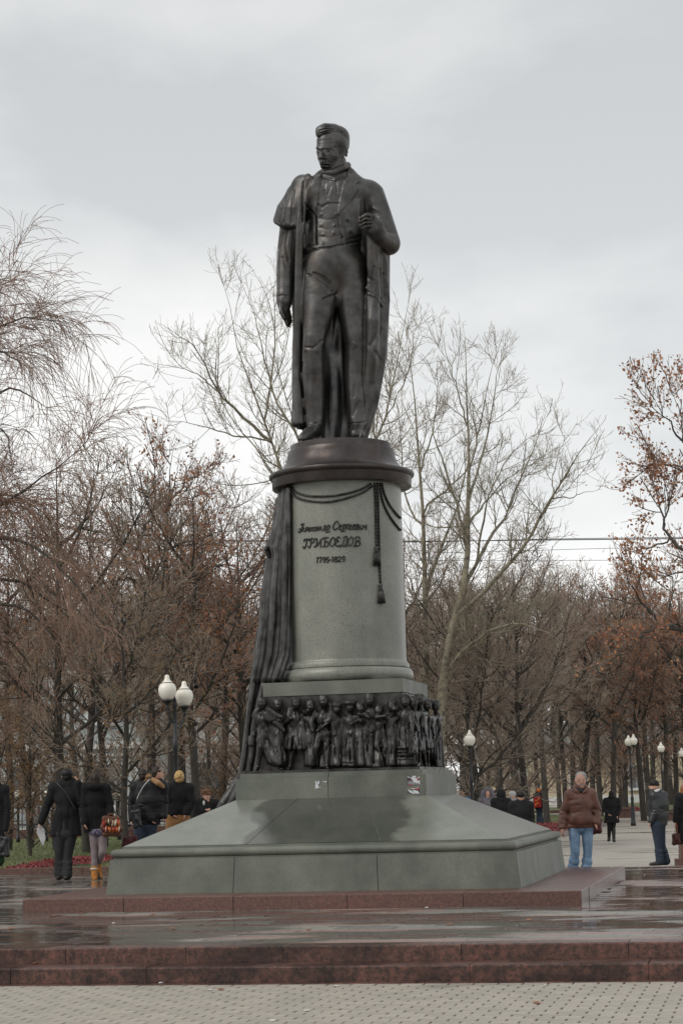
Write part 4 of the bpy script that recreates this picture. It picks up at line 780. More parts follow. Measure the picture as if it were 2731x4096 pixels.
# ---------------------------------------------------------------- trees: skeletons grown level by level, then skinned
def lerp_poly(P, idx, t):
    n = P.shape[1] - 1; f = np.clip(t * n, 0, n - 1e-6); i = f.astype(int); w = (f - i)[..., None] if P.ndim == 3 else f - i
    a, b_ = P[idx, i], P[idx, i + 1]; return a * (1 - w) + b_ * w, b_ - a
def spawn(P, Rd, rng, per_m, tmin, ang, length, S_n, up, wig, rfac, rtip, rmax=9.0, sag=0.0, nmax=None, taper_len=0.55):
    """side shoots along every branch of a level"""
    seg = np.linalg.norm(np.diff(P, axis=1), axis=2).sum(1); cnt = rng.poisson(np.maximum(seg * per_m * (1 - tmin), 0.3)); idx = np.repeat(np.arange(len(P)), cnt)
    if nmax and len(idx) > nmax: idx = rng.choice(idx, nmax, replace=False)
    n = len(idx)
    if n == 0: return np.zeros((0, S_n, 3)), np.zeros((0, S_n))
    t = rng.uniform(tmin, 1.0, n); pos, T = lerp_poly(P, idx, t); T /= np.linalg.norm(T, axis=1)[:, None] + 1e-9
    rp, _ = lerp_poly(Rd[..., None], idx, t); rp = rp[:, 0]
    q = rng.normal(size=(n, 3)); q -= (q * T).sum(1)[:, None] * T; q /= np.linalg.norm(q, axis=1)[:, None] + 1e-9
    a = np.radians(rng.normal(ang, ang * 0.25, n)); d = T * np.cos(a)[:, None] + q * np.sin(a)[:, None]
    L = length * rng.uniform(0.5, 1.25, n) * (1 - taper_len * t); st = (L / (S_n - 1))[:, None]; out = [pos]
    for i in range(S_n - 1):
        d = d + np.array([0, 0, 1.0]) * (up - sag * (i / (S_n - 1))) / (S_n - 1) + rng.normal(size=(n, 3)) * wig; d /= np.linalg.norm(d, axis=1)[:, None]; out.append(out[-1] + d * st)
    r0 = np.minimum(np.minimum(rp * rfac, rmax), 0.02 * L + rtip); k = np.linspace(0, 1, S_n)[None]
    return np.stack(out, 1), np.maximum(r0[:, None] * (1 - k) + rtip * k, rtip)
def skin(P, Rd, k):
    n, s = P.shape[:2]
    if n == 0: return np.zeros((0, 3)), np.zeros((0, 4), np.int32)
    T = np.gradient(P, axis=1); T /= np.linalg.norm(T, axis=2)[..., None] + 1e-9
    ref = np.where(np.abs(T[..., 2:3]) > 0.85, np.array([1.0, 0, 0]), np.array([0, 0, 1.0])); A = np.cross(T, ref); A /= np.linalg.norm(A, axis=2)[..., None] + 1e-9; B = np.cross(T, A)
    an = np.arange(k) * 2 * math.pi / k
    V = P[:, :, None] + Rd[:, :, None, None] * (A[:, :, None] * np.cos(an)[:, None] + B[:, :, None] * np.sin(an)[:, None])
    base = (np.arange(n) * s * k)[:, None, None] + (np.arange(s - 1) * k)[None, :, None]; j = np.arange(k)[None, None]; j1 = (np.arange(k) + 1)[None, None] % k
    Q = np.stack([base + j, base + j1, base + k + j1, base + k + j], -1).reshape(-1, 4)
    return V.reshape(-1, 3), Q.astype(np.int32)
def join(parts):
    V = []; Q = []; o = 0
    for v, q in parts:
        if len(v): V.append(v); Q.append(q + o); o += len(v)
    return np.concatenate(V), np.concatenate(Q)
def resample(poly, rad, n):
    P = spline(poly, 8); L = np.r_[0, np.cumsum(np.linalg.norm(np.diff(P, axis=0), axis=1))]; s = np.linspace(0, L[-1], n)
    r = np.interp(np.linspace(0, 1, n), np.linspace(0, 1, len(rad)), rad); return np.stack([np.interp(s, L, P[:, i]) for i in range(3)], 1), r
def leaf_mesh(P, rng, n, size, spread=0.05):
    i = rng.integers(0, len(P), n); j = rng.integers(0, P.shape[1], n); c = P[i, j] + rng.normal(size=(n, 3)) * spread - np.array([0, 0, 0.03])
    a = rng.normal(size=(n, 3)); a[:, 2] -= 0.7; a /= np.linalg.norm(a, axis=1)[:, None]; b = np.cross(a, rng.normal(size=(n, 3))); b /= np.linalg.norm(b, axis=1)[:, None]; nn = np.cross(a, b)
    s = size * rng.uniform(0.6, 1.3, n)[:, None]
    V = np.stack([c, c + a * s * 0.5 + b * s * 0.33 + nn * s * 0.10, c + a * s, c + a * s * 0.5 - b * s * 0.33 + nn * s * 0.10], 1).reshape(-1, 3)
    return V, (np.arange(n)[:, None] * 4 + np.arange(4)).astype(np.int32)
bark_dark = material('dark_bark', (0.070, 0.058, 0.049), (0.034, 0.029, 0.026), scale=14, rough=0.85, bump=0.5, bscale=16, stretch=(1, 1, 0.3), c3=(0.055, 0.062, 0.035), s3=4, f3=0.35)
bark_pale = material('pale_poplar_bark', (0.27, 0.245, 0.175), (0.17, 0.15, 0.11), scale=9, rough=0.8, bump=0.3, bscale=18, c3=(0.05, 0.045, 0.038), s3=7, f3=0.8)
twig_brown = material('brown_twigs', (0.36, 0.255, 0.200), (0.26, 0.185, 0.148), scale=0.7, rough=0.85, vary=0.18)
twig_grey = material('grey_brown_twigs', (0.36, 0.295, 0.232), (0.26, 0.212, 0.168), scale=0.7, rough=0.85, vary=0.18)
twig_pale = material('pale_twigs', (0.33, 0.285, 0.215), (0.235, 0.20, 0.15), scale=0.9, rough=0.8)
twig_red = material('reddish_willow_twigs', (0.30, 0.185, 0.135), (0.225, 0.145, 0.105), scale=0.6, rough=0.8)
leaf_rust = material('rust_leaves', (0.36, 0.155, 0.075), (0.24, 0.095, 0.05), scale=1.2, rough=0.7, c3=(0.38, 0.20, 0.06), s3=5, f3=0.6)
leaf_ochre = material('ochre_leaves', (0.26, 0.15, 0.06), (0.15, 0.09, 0.04), scale=1.2, rough=0.7)

def tree_parts(limbs, seed, levels, twig_mat, trunk_mat, nl=0, leaf=None, leaf_size=0.08, leaf_lv=-1, hang=None):
    """limbs: list of (points, radii); first one is the trunk. returns list of (part name, mesh, stuff?)"""
    rng = np.random.default_rng(seed); S0 = 14
    PP = [resample(p, r, S0) for p, r in limbs]; P = np.stack([a for a, _ in PP]); Rd = np.stack([r for _, r in PP]); P[1:, 1:-1] += rng.normal(size=P[1:, 1:-1].shape) * 0.02
    wood = [skin(P[:1], Rd[:1], 10)] + ([skin(P[1:], Rd[1:], 7)] if len(P) > 1 else []); twigs = []; cur, cr_ = P, Rd; all_lv = [P]
    for li, kw in enumerate(levels):
        kw = dict(kw); sides = kw.pop('k'); wd = kw.pop('wood', False); keep = kw.pop('from_all', False)
        if keep: src = [np.concatenate([x.reshape(-1, x.shape[2] if False else x.shape[1], 3)]) for x in (cur,)][0]
        nP, nR = spawn(cur, cr_, rng, **kw); (wood if wd else twigs).append(skin(nP, nR, sides)); cur, cr_ = nP, nR; all_lv.append(nP)
    out = [('trunk', mesh_data('trunk', *join(wood), trunk_mat, True), False), ('crown', mesh_data('crown', *join(twigs), twig_mat, False), True)]
    if nl: out.append(('leaves', mesh_data('leaves', *leaf_mesh(all_lv[leaf_lv], rng, nl, leaf_size), leaf), True))
    return out
def place_tree(name, parts, loc=(0, 0, 0), rz=0.0, sc_=1.0, **tg):
    e = empty(name, loc, rz, **tg); e.scale = (sc_, sc_, sc_)
    for n_, me, st in parts:
        o = link(bpy.data.objects.new(n_, me), e)
        if st: o['kind'] = 'stuff'
    return e
def px_limbs(spec, base):
    """spec: [(list of (px, py, Y)), radii]; returned relative to base"""
    return [([at(*p) - base for p in pts], r) for pts, r in spec]
# --- hero trees, limb by limb
POP = [dict(per_m=2.3, tmin=0.10, ang=46, length=2.2, taper_len=0.78, S_n=8, up=0.75, wig=0.08, rfac=0.55, rtip=0.0068, rmax=0.022, k=5, wood=True),
       dict(per_m=6.6, tmin=0.06, ang=50, length=1.0, S_n=6, up=0.65, wig=0.13, rfac=0.6, rtip=0.0046, k=3),
       dict(per_m=7.5, tmin=0.06, ang=52, length=0.36, S_n=4, up=0.7, wig=0.16, rfac=0.7, rtip=0.0034, k=3)]
def hero(name, trunk_base_px, Y, spec, seed, levels, tm, bm, label, group=None, zb=0.0, thin=0.56, **kw):
    g_ = at(trunk_base_px, 3000, Y); base = np.array([g_[0], Y, zb])
    limbs = [(p, [q * thin for q in r]) for p, r in px_limbs(spec, base)]
    return place_tree(name, tree_parts(limbs, seed, levels, tm, bm, **kw), tuple(base), label=label, category='tree', group=group)
YA = 50
A = lambda L, dy=0.0, y0=0.0: [(x, y, YA + y0 + dy * i / max(1, len(L) - 1)) for i, (x, y) in enumerate(L)]
hero('poplar_tree', 1262, YA, [
 (A([(1262, 3260), (1240, 2900), (1215, 2500), (1180, 2150), (1150, 1960), (1122, 1869), (1086, 1768), (1057, 1685), (1012, 1565), (970, 1458), (940, 1357), (923, 1262), (911, 1149), (872, 1065)]), [.27, .24, .20, .16, .13, .115, .10, .075, .06, .05, .035, .02, .012, .006]),
 (A([(1086, 1768), (1024, 1714), (952, 1649), (869, 1565), (821, 1458), (768, 1381), (684, 1321), (637, 1292)], -1.5), [.085, .07, .06, .05, .035, .025, .012, .006]),
 (A([(1057, 1685), (1080, 1560), (1095, 1405), (1086, 1238), (1036, 1119), (997, 1057)], 1.2), [.055, .045, .035, .025, .014, .006]),
 (A([(1215, 1850), (1196, 1762), (1131, 1649), (1089, 1571), (1060, 1430), (1030, 1300), (990, 1180), (960, 1080)], 1.8, 0.3), [.07, .06, .05, .045, .03, .02, .012, .006]),
 (A([(1086, 1768), (1042, 1756), (929, 1741), (845, 1708), (750, 1690), (661, 1685)], -2.2), [.05, .04, .032, .022, .013, .006]),
 (A([(869, 1565), (798, 1500), (708, 1470), (613, 1452)], -1.0, -0.9), [.03, .022, .014, .006]),
 (A([(1150, 1960), (1080, 1880), (1000, 1760), (950, 1700), (880, 1600)], 2.0), [.06, .045, .03, .018, .006]),
 (A([(1215, 2500), (1330, 2100), (1460, 1850), (1540, 1680), (1580, 1500), (1612, 1330), (1642, 1172)], 1.5), [.14, .11, .08, .06, .04, .02, .006]),
 (A([(1540, 1680), (1600, 1560), (1640, 1450), (1668, 1300)], 0.8, 1.2), [.04, .03, .018, .006]),
 (A([(1400, 1960), (1500, 1850), (1600, 1760), (1690, 1640)], -1.0, 1.0), [.05, .035, .02, .006])], 21, POP, twig_pale, bark_pale,
 'tall pale bare poplar rising behind the statue with forked limbs fanning left')
YB = 56
Bq = lambda L, dy=0.0, y0=0.0: [(x, y, YB + y0 + dy * i / max(1, len(L) - 1)) for i, (x, y) in enumerate(L)]
hero('poplar_tree', 1745, YB, [
 (Bq([(1745, 3260), (1752, 3000), (1775, 2700), (1819, 2467), (1857, 2339), (1870, 2212), (1870, 2020), (1876, 1829), (1867, 1638), (1863, 1446), (1857, 1319)]), [.36, .32, .27, .22, .18, .15, .12, .085, .05, .025, .006]),
 (Bq([(1857, 2339), (1900, 2270), (1940, 2180), (2010, 2084), (2050, 1990), (2110, 1860), (2150, 1740), (2200, 1640)], 1.5), [.10, .09, .08, .06, .045, .03, .016, .006]),
 (Bq([(1819, 2467), (1946, 2358), (2029, 2263), (2119, 2148), (2176, 2052), (2211, 1995), (2278, 1874), (2335, 1784), (2406, 1695)], -2.5), [.13, .11, .095, .08, .065, .055, .035, .02, .006]),
 (Bq([(2211, 1995), (2297, 1982), (2350, 1968), (2406, 1957)], 0.5, -1.5), [.035, .025, .014, .006]), (Bq([(2211, 1995), (2208, 1930), (2226, 1840), (2262, 1740)], 1.0, -1.5), [.04, .03, .018, .006]),
 (Bq([(1875, 2000), (1934, 1797), (1972, 1606), (1991, 1478), (2061, 1383)], 1.5), [.07, .055, .035, .02, .006]), (Bq([(1872, 1900), (1920, 1700), (1945, 1560), (1985, 1400)], -1.6), [.05, .04, .022, .006]),
 (Bq([(1870, 2212), (1844, 2100), (1790, 1906), (1740, 1760), (1700, 1600)], 1.4), [.09, .07, .05, .03, .006]), (Bq([(1867, 1700), (1830, 1560), (1790, 1430), (1768, 1330)], -1.0), [.045, .032, .018, .006]),
 (Bq([(1900, 2270), (1925, 2120), (1950, 2010), (1990, 1900), (2060, 1800), (2160, 1720)], -1.8), [.07, .055, .045, .03, .018, .006]),
 (Bq([(1775, 2700), (1900, 2560), (2040, 2500), (2180, 2530), (2300, 2620)], -3.0), [.11, .09, .06, .03, .008]), (Bq([(1800, 2560), (1960, 2440), (2100, 2420), (2240, 2480)], 2.0), [.08, .06, .035, .008]),
 (Bq([(1870, 2100), (1980, 1960), (2080, 1880), (2180, 1830)], 2.2), [.06, .04, .02, .006])], 22, POP, twig_pale, bark_pale,
 'largest bare poplar right of the column with mottled pale trunk and limbs fanning right')
YC = 60
Cq = lambda L, dy=0.0, y0=0.0: [(x, y, YC + y0 + dy * i / max(1, len(L) - 1)) for i, (x, y) in enumerate(L)]
hero('poplar_tree', 1700, YC, [
 (Cq([(1700, 3250), (1702, 2800), (1700, 2500), (1698, 2295), (1691, 2052), (1679, 1893), (1666, 1721), (1653, 1542), (1621, 1319)]), [.26, .22, .19, .16, .12, .09, .06, .03, .006]),
 (Cq([(1700, 2400), (1736, 2263), (1781, 2148), (1832, 2020), (1862, 1900), (1900, 1760)], 1.0), [.10, .09, .07, .05, .03, .006]),
 (Cq([(1691, 2120), (1710, 2020), (1787, 1957), (1876, 1874), (1950, 1800)], -1.5), [.07, .06, .05, .03, .006]), (Cq([(1691, 2100), (1640, 2040), (1610, 1900), (1600, 1700), (1570, 1560)], 1.2), [.06, .05, .035, .02, .006]),
 (Cq([(1679, 1893), (1720, 1760), (1745, 1600), (1750, 1420)], -1.0), [.05, .035, .02, .006])], 23, POP, twig_pale, bark_pale,
 'slim pale bare poplar immediately right of the column edge')
LIN = [dict(per_m=2.6, tmin=0.15, ang=45, length=2.2, S_n=6, up=0.6, wig=0.12, rfac=0.55, rtip=0.010, rmax=0.05, k=4, wood=True),
       dict(per_m=6.0, tmin=0.1, ang=42, length=0.95, S_n=4, up=0.5, wig=0.14, rfac=0.6, rtip=0.0065, k=3),
       dict(per_m=8.5, tmin=0.1, ang=40, length=0.42, S_n=3, up=0.35, wig=0.14, rfac=0.7, rtip=0.0052, k=3)]
YD = 52
Dq = lambda L, dy=0.0, y0=0.0: [(x, y, YD + y0 + dy * i / max(1, len(L) - 1)) for i, (x, y) in enumerate(L)]
hero('linden_tree', 700, YD, [
 (Dq([(690, 3260), (688, 2900), (680, 2600), (673, 2369), (661, 2161), (670, 2042), (679, 1982), (676, 1911), (684, 1850), (696, 1774)]), [.24, .22, .2, .17, .14, .10, .075, .045, .025, .006]),
 (Dq([(670, 2060), (620, 2000), (577, 1976), (500, 1929)], -1), [.07, .05, .035, .006]), (Dq([(679, 2000), (738, 1940), (798, 1881)], 1), [.06, .04, .006]), (Dq([(661, 2200), (708, 2179), (809, 2149), (900, 2120)], -1.5), [.08, .06, .04, .008]),
 (Dq([(664, 2180), (583, 2107), (500, 2090), (430, 2120)], 1.2), [.08, .05, .03, .008]), (Dq([(676, 2400), (780, 2300), (880, 2260), (980, 2280)], 1.6), [.09, .07, .045, .008]), (Dq([(676, 2420), (560, 2330), (470, 2300)], -1.6), [.09, .06, .008]),
 (Dq([(680, 2560), (820, 2480), (960, 2500)], -2.0), [.08, .05, .008]), (Dq([(670, 2042), (700, 1920), (720, 1830)], 0.8), [.05, .03, .006])], 24, LIN, twig_brown, bark_dark,
 'dark branching tree with rusty leaves, its crown standing above the wood left of the column', nl=1500, leaf=leaf_rust, leaf_size=0.09)
# --- weeping willow whose crown hangs into the picture from the left
YE = 41
Eq = lambda L, dy=0.0, y0=0.0: [(x, y, YE + y0 + dy * i / max(1, len(L) - 1)) for i, (x, y) in enumerate(L)]
WIL = [dict(per_m=3.2, tmin=0.15, ang=45, length=1.25, taper_len=0.7, S_n=7, up=0.15, wig=0.09, rfac=0.5, rtip=0.008, rmax=0.03, sag=1.0, k=4),
       dict(per_m=7.5, tmin=0.06, ang=48, length=1.45, S_n=7, up=0.10, wig=0.07, rfac=0.6, rtip=0.0052, sag=1.9, k=3),
       dict(per_m=6.5, tmin=0.06, ang=38, length=1.25, S_n=6, up=-0.1, wig=0.06, rfac=0.7, rtip=0.0042, sag=2.0, k=3)]
hero('weeping_willow', -330, YE, [
 (Eq([(-330, 3330), (-330, 2900), (-310, 2400), (-270, 2000), (-220, 1700), (-180, 1450), (-150, 1250)]), [.42, .38, .34, .28, .20, .12, .05]),
 (Eq([(-250, 1800), (-150, 1500), (0, 1311), (36, 1287), (77, 1269), (196, 1281), (298, 1293)], -1.0), [.14, .10, .06, .05, .04, .02, .006]), (Eq([(-200, 1600), (-80, 1350), (0, 1162), (18, 1126), (60, 1060), (90, 1000)], 1.0), [.1, .07, .035, .025, .014, .005]),
 (Eq([(-290, 2300), (-120, 2100), (0, 2010), (77, 1977), (180, 1900), (286, 1828), (370, 1730), (410, 1620)], -1.8), [.13, .09, .06, .05, .035, .022, .012, .005]), (Eq([(-260, 1900), (-100, 1640), (20, 1560), (120, 1580), (200, 1640)], 1.4), [.13, .09, .06, .035, .008]),
 (Eq([(-280, 2200), (-120, 2000), (60, 1990), (180, 2060), (280, 2180)], 0.6), [.13, .09, .05, .03, .008]), (Eq([(-300, 2400), (-120, 2200), (40, 2150), (180, 2220), (330, 2380), (420, 2560)], -1.4), [.14, .10, .07, .05, .03, .006]),
 (Eq([(-300, 2450), (-120, 2330), (60, 2330), (220, 2420), (330, 2560)], 1.0), [.13, .09, .06, .035, .006]), (Eq([(-240, 1750), (-120, 1500), (-20, 1400), (60, 1430), (110, 1500)], -2.0), [.10, .07, .05, .03, .006]),
 (Eq([(-200, 1550), (-100, 1250), (-20, 1120), (40, 1130)], -1.6), [.08, .05, .03, .006]),
 (Eq([(-310, 2650), (-160, 2480), (0, 2420), (120, 2450), (220, 2560), (260, 2720)], -0.5), [.12, .09, .06, .045, .025, .006]), (Eq([(-310, 2750), (-160, 2600), (-20, 2560), (80, 2600), (150, 2720)], 0.8), [.12, .09, .06, .035, .006]), (Eq([(-280, 2100), (-140, 1800), (-40, 1700), (20, 1740), (50, 1850)], -0.8), [.12, .09, .06, .035, .006]), (Eq([(-290, 2300), (-140, 2060), (-30, 1980), (40, 2050), (80, 2200)], 1.6), [.12, .09, .06, .035, .006])], 25, WIL, twig_red, bark_dark,
 'weeping willow with reddish hanging twigs reaching in from the left edge')
# --- big limbs with rusty leaves reaching in from the right edge
YF = 43
Fq = lambda L, dy=0.0, y0=0.0: [(x, y, YF + y0 + dy * i / max(1, len(L) - 1)) for i, (x, y) in enumerate(L)]
hero('linden_tree', 2960, YF, [
 (Fq([(2960, 3350), (2955, 2900), (2940, 2600), (2930, 2300), (2900, 1950), (2860, 1700), (2830, 1500)]), [.32, .28, .25, .20, .14, .08, .02]),
 (Fq([(2940, 2620), (2850, 2540), (2731, 2513), (2646, 2503), (2608, 2452), (2538, 2369), (2490, 2290)], -1.0), [.15, .13, .105, .08, .06, .035, .006]), (Fq([(2700, 2508), (2600, 2520), (2550, 2560), (2500, 2620)], -0.6, -0.7), [.07, .05, .03, .006]),
 (Fq([(2646, 2503), (2680, 2420), (2690, 2340), (2660, 2260)], 0.8, -0.8), [.045, .03, .02, .006]), (Fq([(2930, 2330), (2820, 2280), (2731, 2204), (2653, 2121), (2646, 2038), (2608, 1910)], 0.8), [.12, .095, .07, .05, .03, .006]), (Fq([(2680, 2150), (2600, 2190), (2500, 2200), (2440, 2160)], -1, 0.5), [.04, .03, .015, .005]),
 (Fq([(2653, 2121), (2680, 2000), (2720, 1900)], 1.0, 0.5), [.04, .025, .006]), (Fq([(2880, 1900), (2800, 1830), (2731, 1770), (2685, 1700), (2646, 1655), (2610, 1580)], -1.0), [.09, .07, .05, .035, .02, .005]), (Fq([(2890, 1950), (2790, 1900), (2704, 1866), (2557, 1859)], 1.0), [.08, .05, .03, .006]),
 (Fq([(2731, 1770), (2720, 1660), (2690, 1560)], 0.8), [.04, .025, .006]), (Fq([(2935, 2500), (2850, 2350), (2780, 2300), (2700, 2290), (2600, 2330)], 1.5), [.1, .08, .06, .03, .006])], 26, [dict(LIN[0], length=1.5, per_m=2.2)] + LIN[1:], twig_brown, bark_dark,
 'dark limbs of a tree with clinging rusty leaves reaching in from the right edge', nl=3600, leaf=leaf_rust, leaf_size=0.085, zb=-0.28)
# --- the wood behind: prototypes grown once, each placed as a tree of its own
def generic(seed, hgt, tm, nl=0, leaf=None, lean=0.3, fork=0.35, dense=1.0, n_l=9):
    rr = random.Random(seed); top = np.array([rr.uniform(-lean, lean), rr.uniform(-lean, lean), hgt * 0.97])
    tr = [np.array([0, 0, -0.05]), np.array([rr.uniform(-.1, .1), rr.uniform(-.1, .1), hgt * 0.2]), top * 0.45 + np.array([rr.uniform(-.25, .25), rr.uniform(-.25, .25), 0]), top * 0.72, top]; r0 = hgt * 0.0112
    limbs = [(tr, [r0 * 1.25, r0, r0 * 0.75, r0 * 0.4, 0.008])]
    for i in range(n_l):
        z = hgt * (fork + (0.82 - fork) * i / n_l) ; a = i * 2.4 + rr.uniform(-.5, .5); t = z / (hgt * 0.97); b0 = np.array([top[0] * t, top[1] * t, z]); L = hgt * rr.uniform(0.26, 0.40) * (1.15 - 0.6 * t)
        d = np.array([math.cos(a), math.sin(a), 0]); limbs.append(([b0, b0 + d * L * 0.35 + np.array([0, 0, L * 0.30]), b0 + d * L * 0.68 + np.array([0, 0, L * 0.72]), b0 + d * L * 0.92 + np.array([0, 0, L * 1.2])], [r0 * 0.5, r0 * 0.34, r0 * 0.18, 0.008]))
    lv = [dict(per_m=3.6 * dense, tmin=0.10, ang=50, length=1.7, S_n=5, up=0.45, wig=0.13, rfac=0.55, rtip=0.010, rmax=0.04, k=3, wood=True), dict(per_m=4.6 * dense, tmin=0.08, ang=45, length=0.95, S_n=4, up=0.35, wig=0.15, rfac=0.6, rtip=0.0078, k=3), dict(per_m=5.8 * dense, tmin=0.05, ang=45, length=0.55, S_n=3, up=0.2, wig=0.16, rfac=0.8, rtip=0.0065, k=3)]
    return tree_parts(limbs, seed, lv, tm, bark_dark, nl=nl, leaf=leaf, leaf_size=0.10)
PROTO = [generic(31, 11, twig_brown), generic(32, 11, twig_grey, fork=0.28), generic(33, 10.5, twig_brown, lean=0.9, n_l=8), generic(34, 10.5, twig_brown, nl=3200, leaf=leaf_rust), generic(35, 10, twig_grey, nl=2200, leaf=leaf_ochre, fork=0.22), generic(36, 9.0, twig_grey, fork=0.12, n_l=12, dense=1.15)]
SHRUB = generic(41, 9.0, twig_brown, nl=7000, leaf=leaf_ochre, fork=0.05, n_l=13, dense=0.8)
def woods():
    rr = random.Random(77)
    # trunks one can point to, by photo position: (px of trunk foot, distance, prototype, height factor)
    L = [(252, 47, 1, .95), (344, 52, 0, .9), (414, 58, 2, .9), (502, 46, 4, .70), (596, 54, 2, .95), (740, 57, 1, .98), (793, 50, 3, .9), (898, 62, 3, 1.0), (120, 60, 4, .9), (30, 56, 3, .95), (985, 56, 0, .9)]
    Rr = [(1620, 66, 0, 1.0), (1917, 58, 5, 1.0), (2010, 74, 1, .9), (2105, 60, 2, .82), (2185, 88, 1, 1.0), (2262, 96, 1, 1.05), (2343, 92, 2, 1.22), (2400, 104, 0, 1.2), (2455, 90, 3, 1.12), (2500, 108, 0, 1.2), (2572, 93, 3, 1.15), (2610, 101, 1, 1.2), (2660, 96, 3, 1.2), (2700, 110, 3, 1.2), (2750, 92, 3, 1.15)]
    ordw = ['first', 'second', 'third', 'fourth', 'fifth', 'sixth', 'seventh', 'eighth', 'ninth', 'tenth', 'eleventh', 'twelfth', 'thirteenth', 'fourteenth', 'fifteenth']
    for side, S0 in (('left', sorted(L)), ('right', sorted(Rr))):
        for i, (px, Y, p, f) in enumerate(S0):
            g_ = at(px, 3200, Y); kind = {3: 'rusty-leaved', 4: 'ochre-leaved', 5: 'many-stemmed bushy'}.get(p, 'bare dark')
            lab = f"{kind} tree in the {side} wood, {ordw[i]} trunk " + ("from the left picture edge" if side == 'left' else "right of the column")
            place_tree('wood_tree', PROTO[p], (g_[0], Y, 0.0 if side == 'left' else -0.28), rr.uniform(0, 6.28), f * (.90 if side == 'left' else (.95 if px < 2250 else .86)) * rr.uniform(.95, 1.05), label=lab, category='tree', group=f'trees of the {side} wood')
    # deeper rows that read as one brown mass
    K_ = 0; seen = {}
    for Y0, n in ((80, 10), (94, 11), (112, 16), (128, 17), (150, 18)):
        for i in range(n):
            px = -250 + (IW + 500) * (i + rr.uniform(0.1, 0.9)) / n; Y = Y0 + rr.uniform(-6, 6); g_ = at(px, 3200, Y); hf = 0.90 + (Y0 - 80) / 140
            if 1050 < px < 1550 or (px > 2150 and Y0 < 105): continue
            place_tree('background_tree', PROTO[rr.choice((0, 1, 2, 3, 5, 5, 0, 3) if px < 1400 else (1, 0, 5, 2, 5, 3, 1))], (g_[0], g_[1], -0.25), rr.uniform(0, 6.28), hf * rr.uniform(.82, 1.05), label='slender tree among the crowded back rows of the ' + ('left' if px < 1365 else 'right') + ' wood', category='tree', group='back rows of the ' + ('left' if px < 1365 else 'right') + ' wood')
woods()
for px, Y, sc_, nm in ((120, 50, .42, 'low spreading shrub with dry ochre leaves on the left lawn'), (215, 55, .36, 'smaller ochre-leaved shrub behind the man with the paper'), (-30, 47, .44, 'ochre-leaved shrub at the very left edge of the lawn'), (900, 60, .34, 'twiggy ochre shrub behind the old man in the cap')):
    g_ = at(px, 3200, Y); place_tree('shrub', SHRUB, (g_[0], Y, 0), px, sc_, label=nm, category='shrub')
# ---------------------------------------------------------------- lawns, kerbs, flower beds
grass_mat = material('lawn', (0.098, 0.135, 0.040), (0.125, 0.115, 0.055), scale=0.7, detail=6, rough=0.9, c3=(0.05, 0.065, 0.025), s3=25, f3=0.6, bump=0.4, bscale=30)
blade_mat = material('grass_blades', (0.095, 0.145, 0.038), (0.13, 0.13, 0.05), scale=2, rough=0.8)
petal = material('red_petals', (0.30, 0.030, 0.042), (0.14, 0.018, 0.022), scale=4, detail=8, rough=0.6, c3=(0.42, 0.16, 0.15), s3=14, f3=0.7)
soil = material('soil', (0.05, 0.035, 0.025), rough=0.9)
def sheet(name, pts, mat, kind='structure'):
    o = obj(name, pts, [tuple(range(len(pts)))], mat); return tag(o, kind=kind)
LW = [ML(-30, 9.16, 0.03), ML(-3.2, 9.16, 0.03), ML(-3.0, 12, 0.03), (-2.5, 60, 0.03), (-2.5, 82, 0.03), (-60, 82, 0.03), (-60, 50, 0.03)]
sheet('lawn_left', LW, grass_mat)
kb = empty('kerb', tuple(ML(0, 9.08, 0)), PSI, 'low red granite kerb between the wet terrace and the left lawn', 'kerb')
x = -16.0; rk = random.Random(2)
while x < -3.3:
    x1 = min(x + 1.0, -3.2); V, Fc = chamfer_box(x + .003, x1 - .003, -0.07, 0.07, -0.2, 0.115 + rk.uniform(-.004, .004), 0.012); obj('kerb_stone', V, Fc, red_granite, kb, local=True); x = x1
kb2 = empty('terrace_edge', tuple(ML(3.5, 7.42, 0)), PSI, 'straight red granite edge stones where the terrace drops to the right-hand path', 'kerb')
x = -6.7
while x < 7.0:
    x1 = x + 1.1; V, Fc = chamfer_box(x + .003, x1 - .003, -0.065, 0.14, -0.29, -0.003 + rk.uniform(-.003, .003), 0.01); obj('edge_stone', V, Fc, red_granite, kb2, local=True); x = x1
# right-hand lawn island with its own kerb
ZR = -0.28
isl = [gnd(x, y, ZR + .02) for x, y in [(1500, 3352), (2000, 3356), (2150, 3352), (2227, 3347), (2330, 3322), (2425, 3297), (2462, 3280), (2440, 3268), (2300, 3262), (1900, 3262), (1500, 3268)]]
sheet('lawn_island', [tuple(p[:2]) + (ZR + 0.05,) for p in isl], grass_mat)
kb3 = empty('kerb', tuple(isl[2]), 0, 'curved red granite kerb round the flower bed beside the right-hand path', 'kerb')
kp = spline([isl[i] for i in (1, 2, 3, 4, 5, 6)], 5)
for a, b_ in zip(kp[:-1], kp[1:]):
    d = (b_ - a)[:2]; L_ = np.linalg.norm(d); d = d / L_; n_ = np.array([-d[1], d[0]]); w_ = 0.09; P = []
    for z in (ZR - 0.1, ZR + 0.16):
        for s_, t_ in ((0.006, -w_), (L_ - 0.006, -w_), (L_ - 0.006, w_), (0.006, w_)): P.append((a[0] + d[0] * s_ + n_[0] * t_, a[1] + d[1] * s_ + n_[1] * t_, z))
    MB().hexa(P).obj('kerb_stone', red_granite, kb3)
lawn2 = [gnd(x, y, ZR) for x, y in [(1500, 3252), (2180, 3252), (2330, 3250), (2330, 3232), (1500, 3232)]]
sheet('lawn_far', [tuple(p[:2]) + (ZR + 0.03,) for p in lawn2], grass_mat)
lawn3 = [gnd(x, y, ZR) for x, y in [(2440, 3246), (2900, 3240), (2900, 3206), (2440, 3208)]]
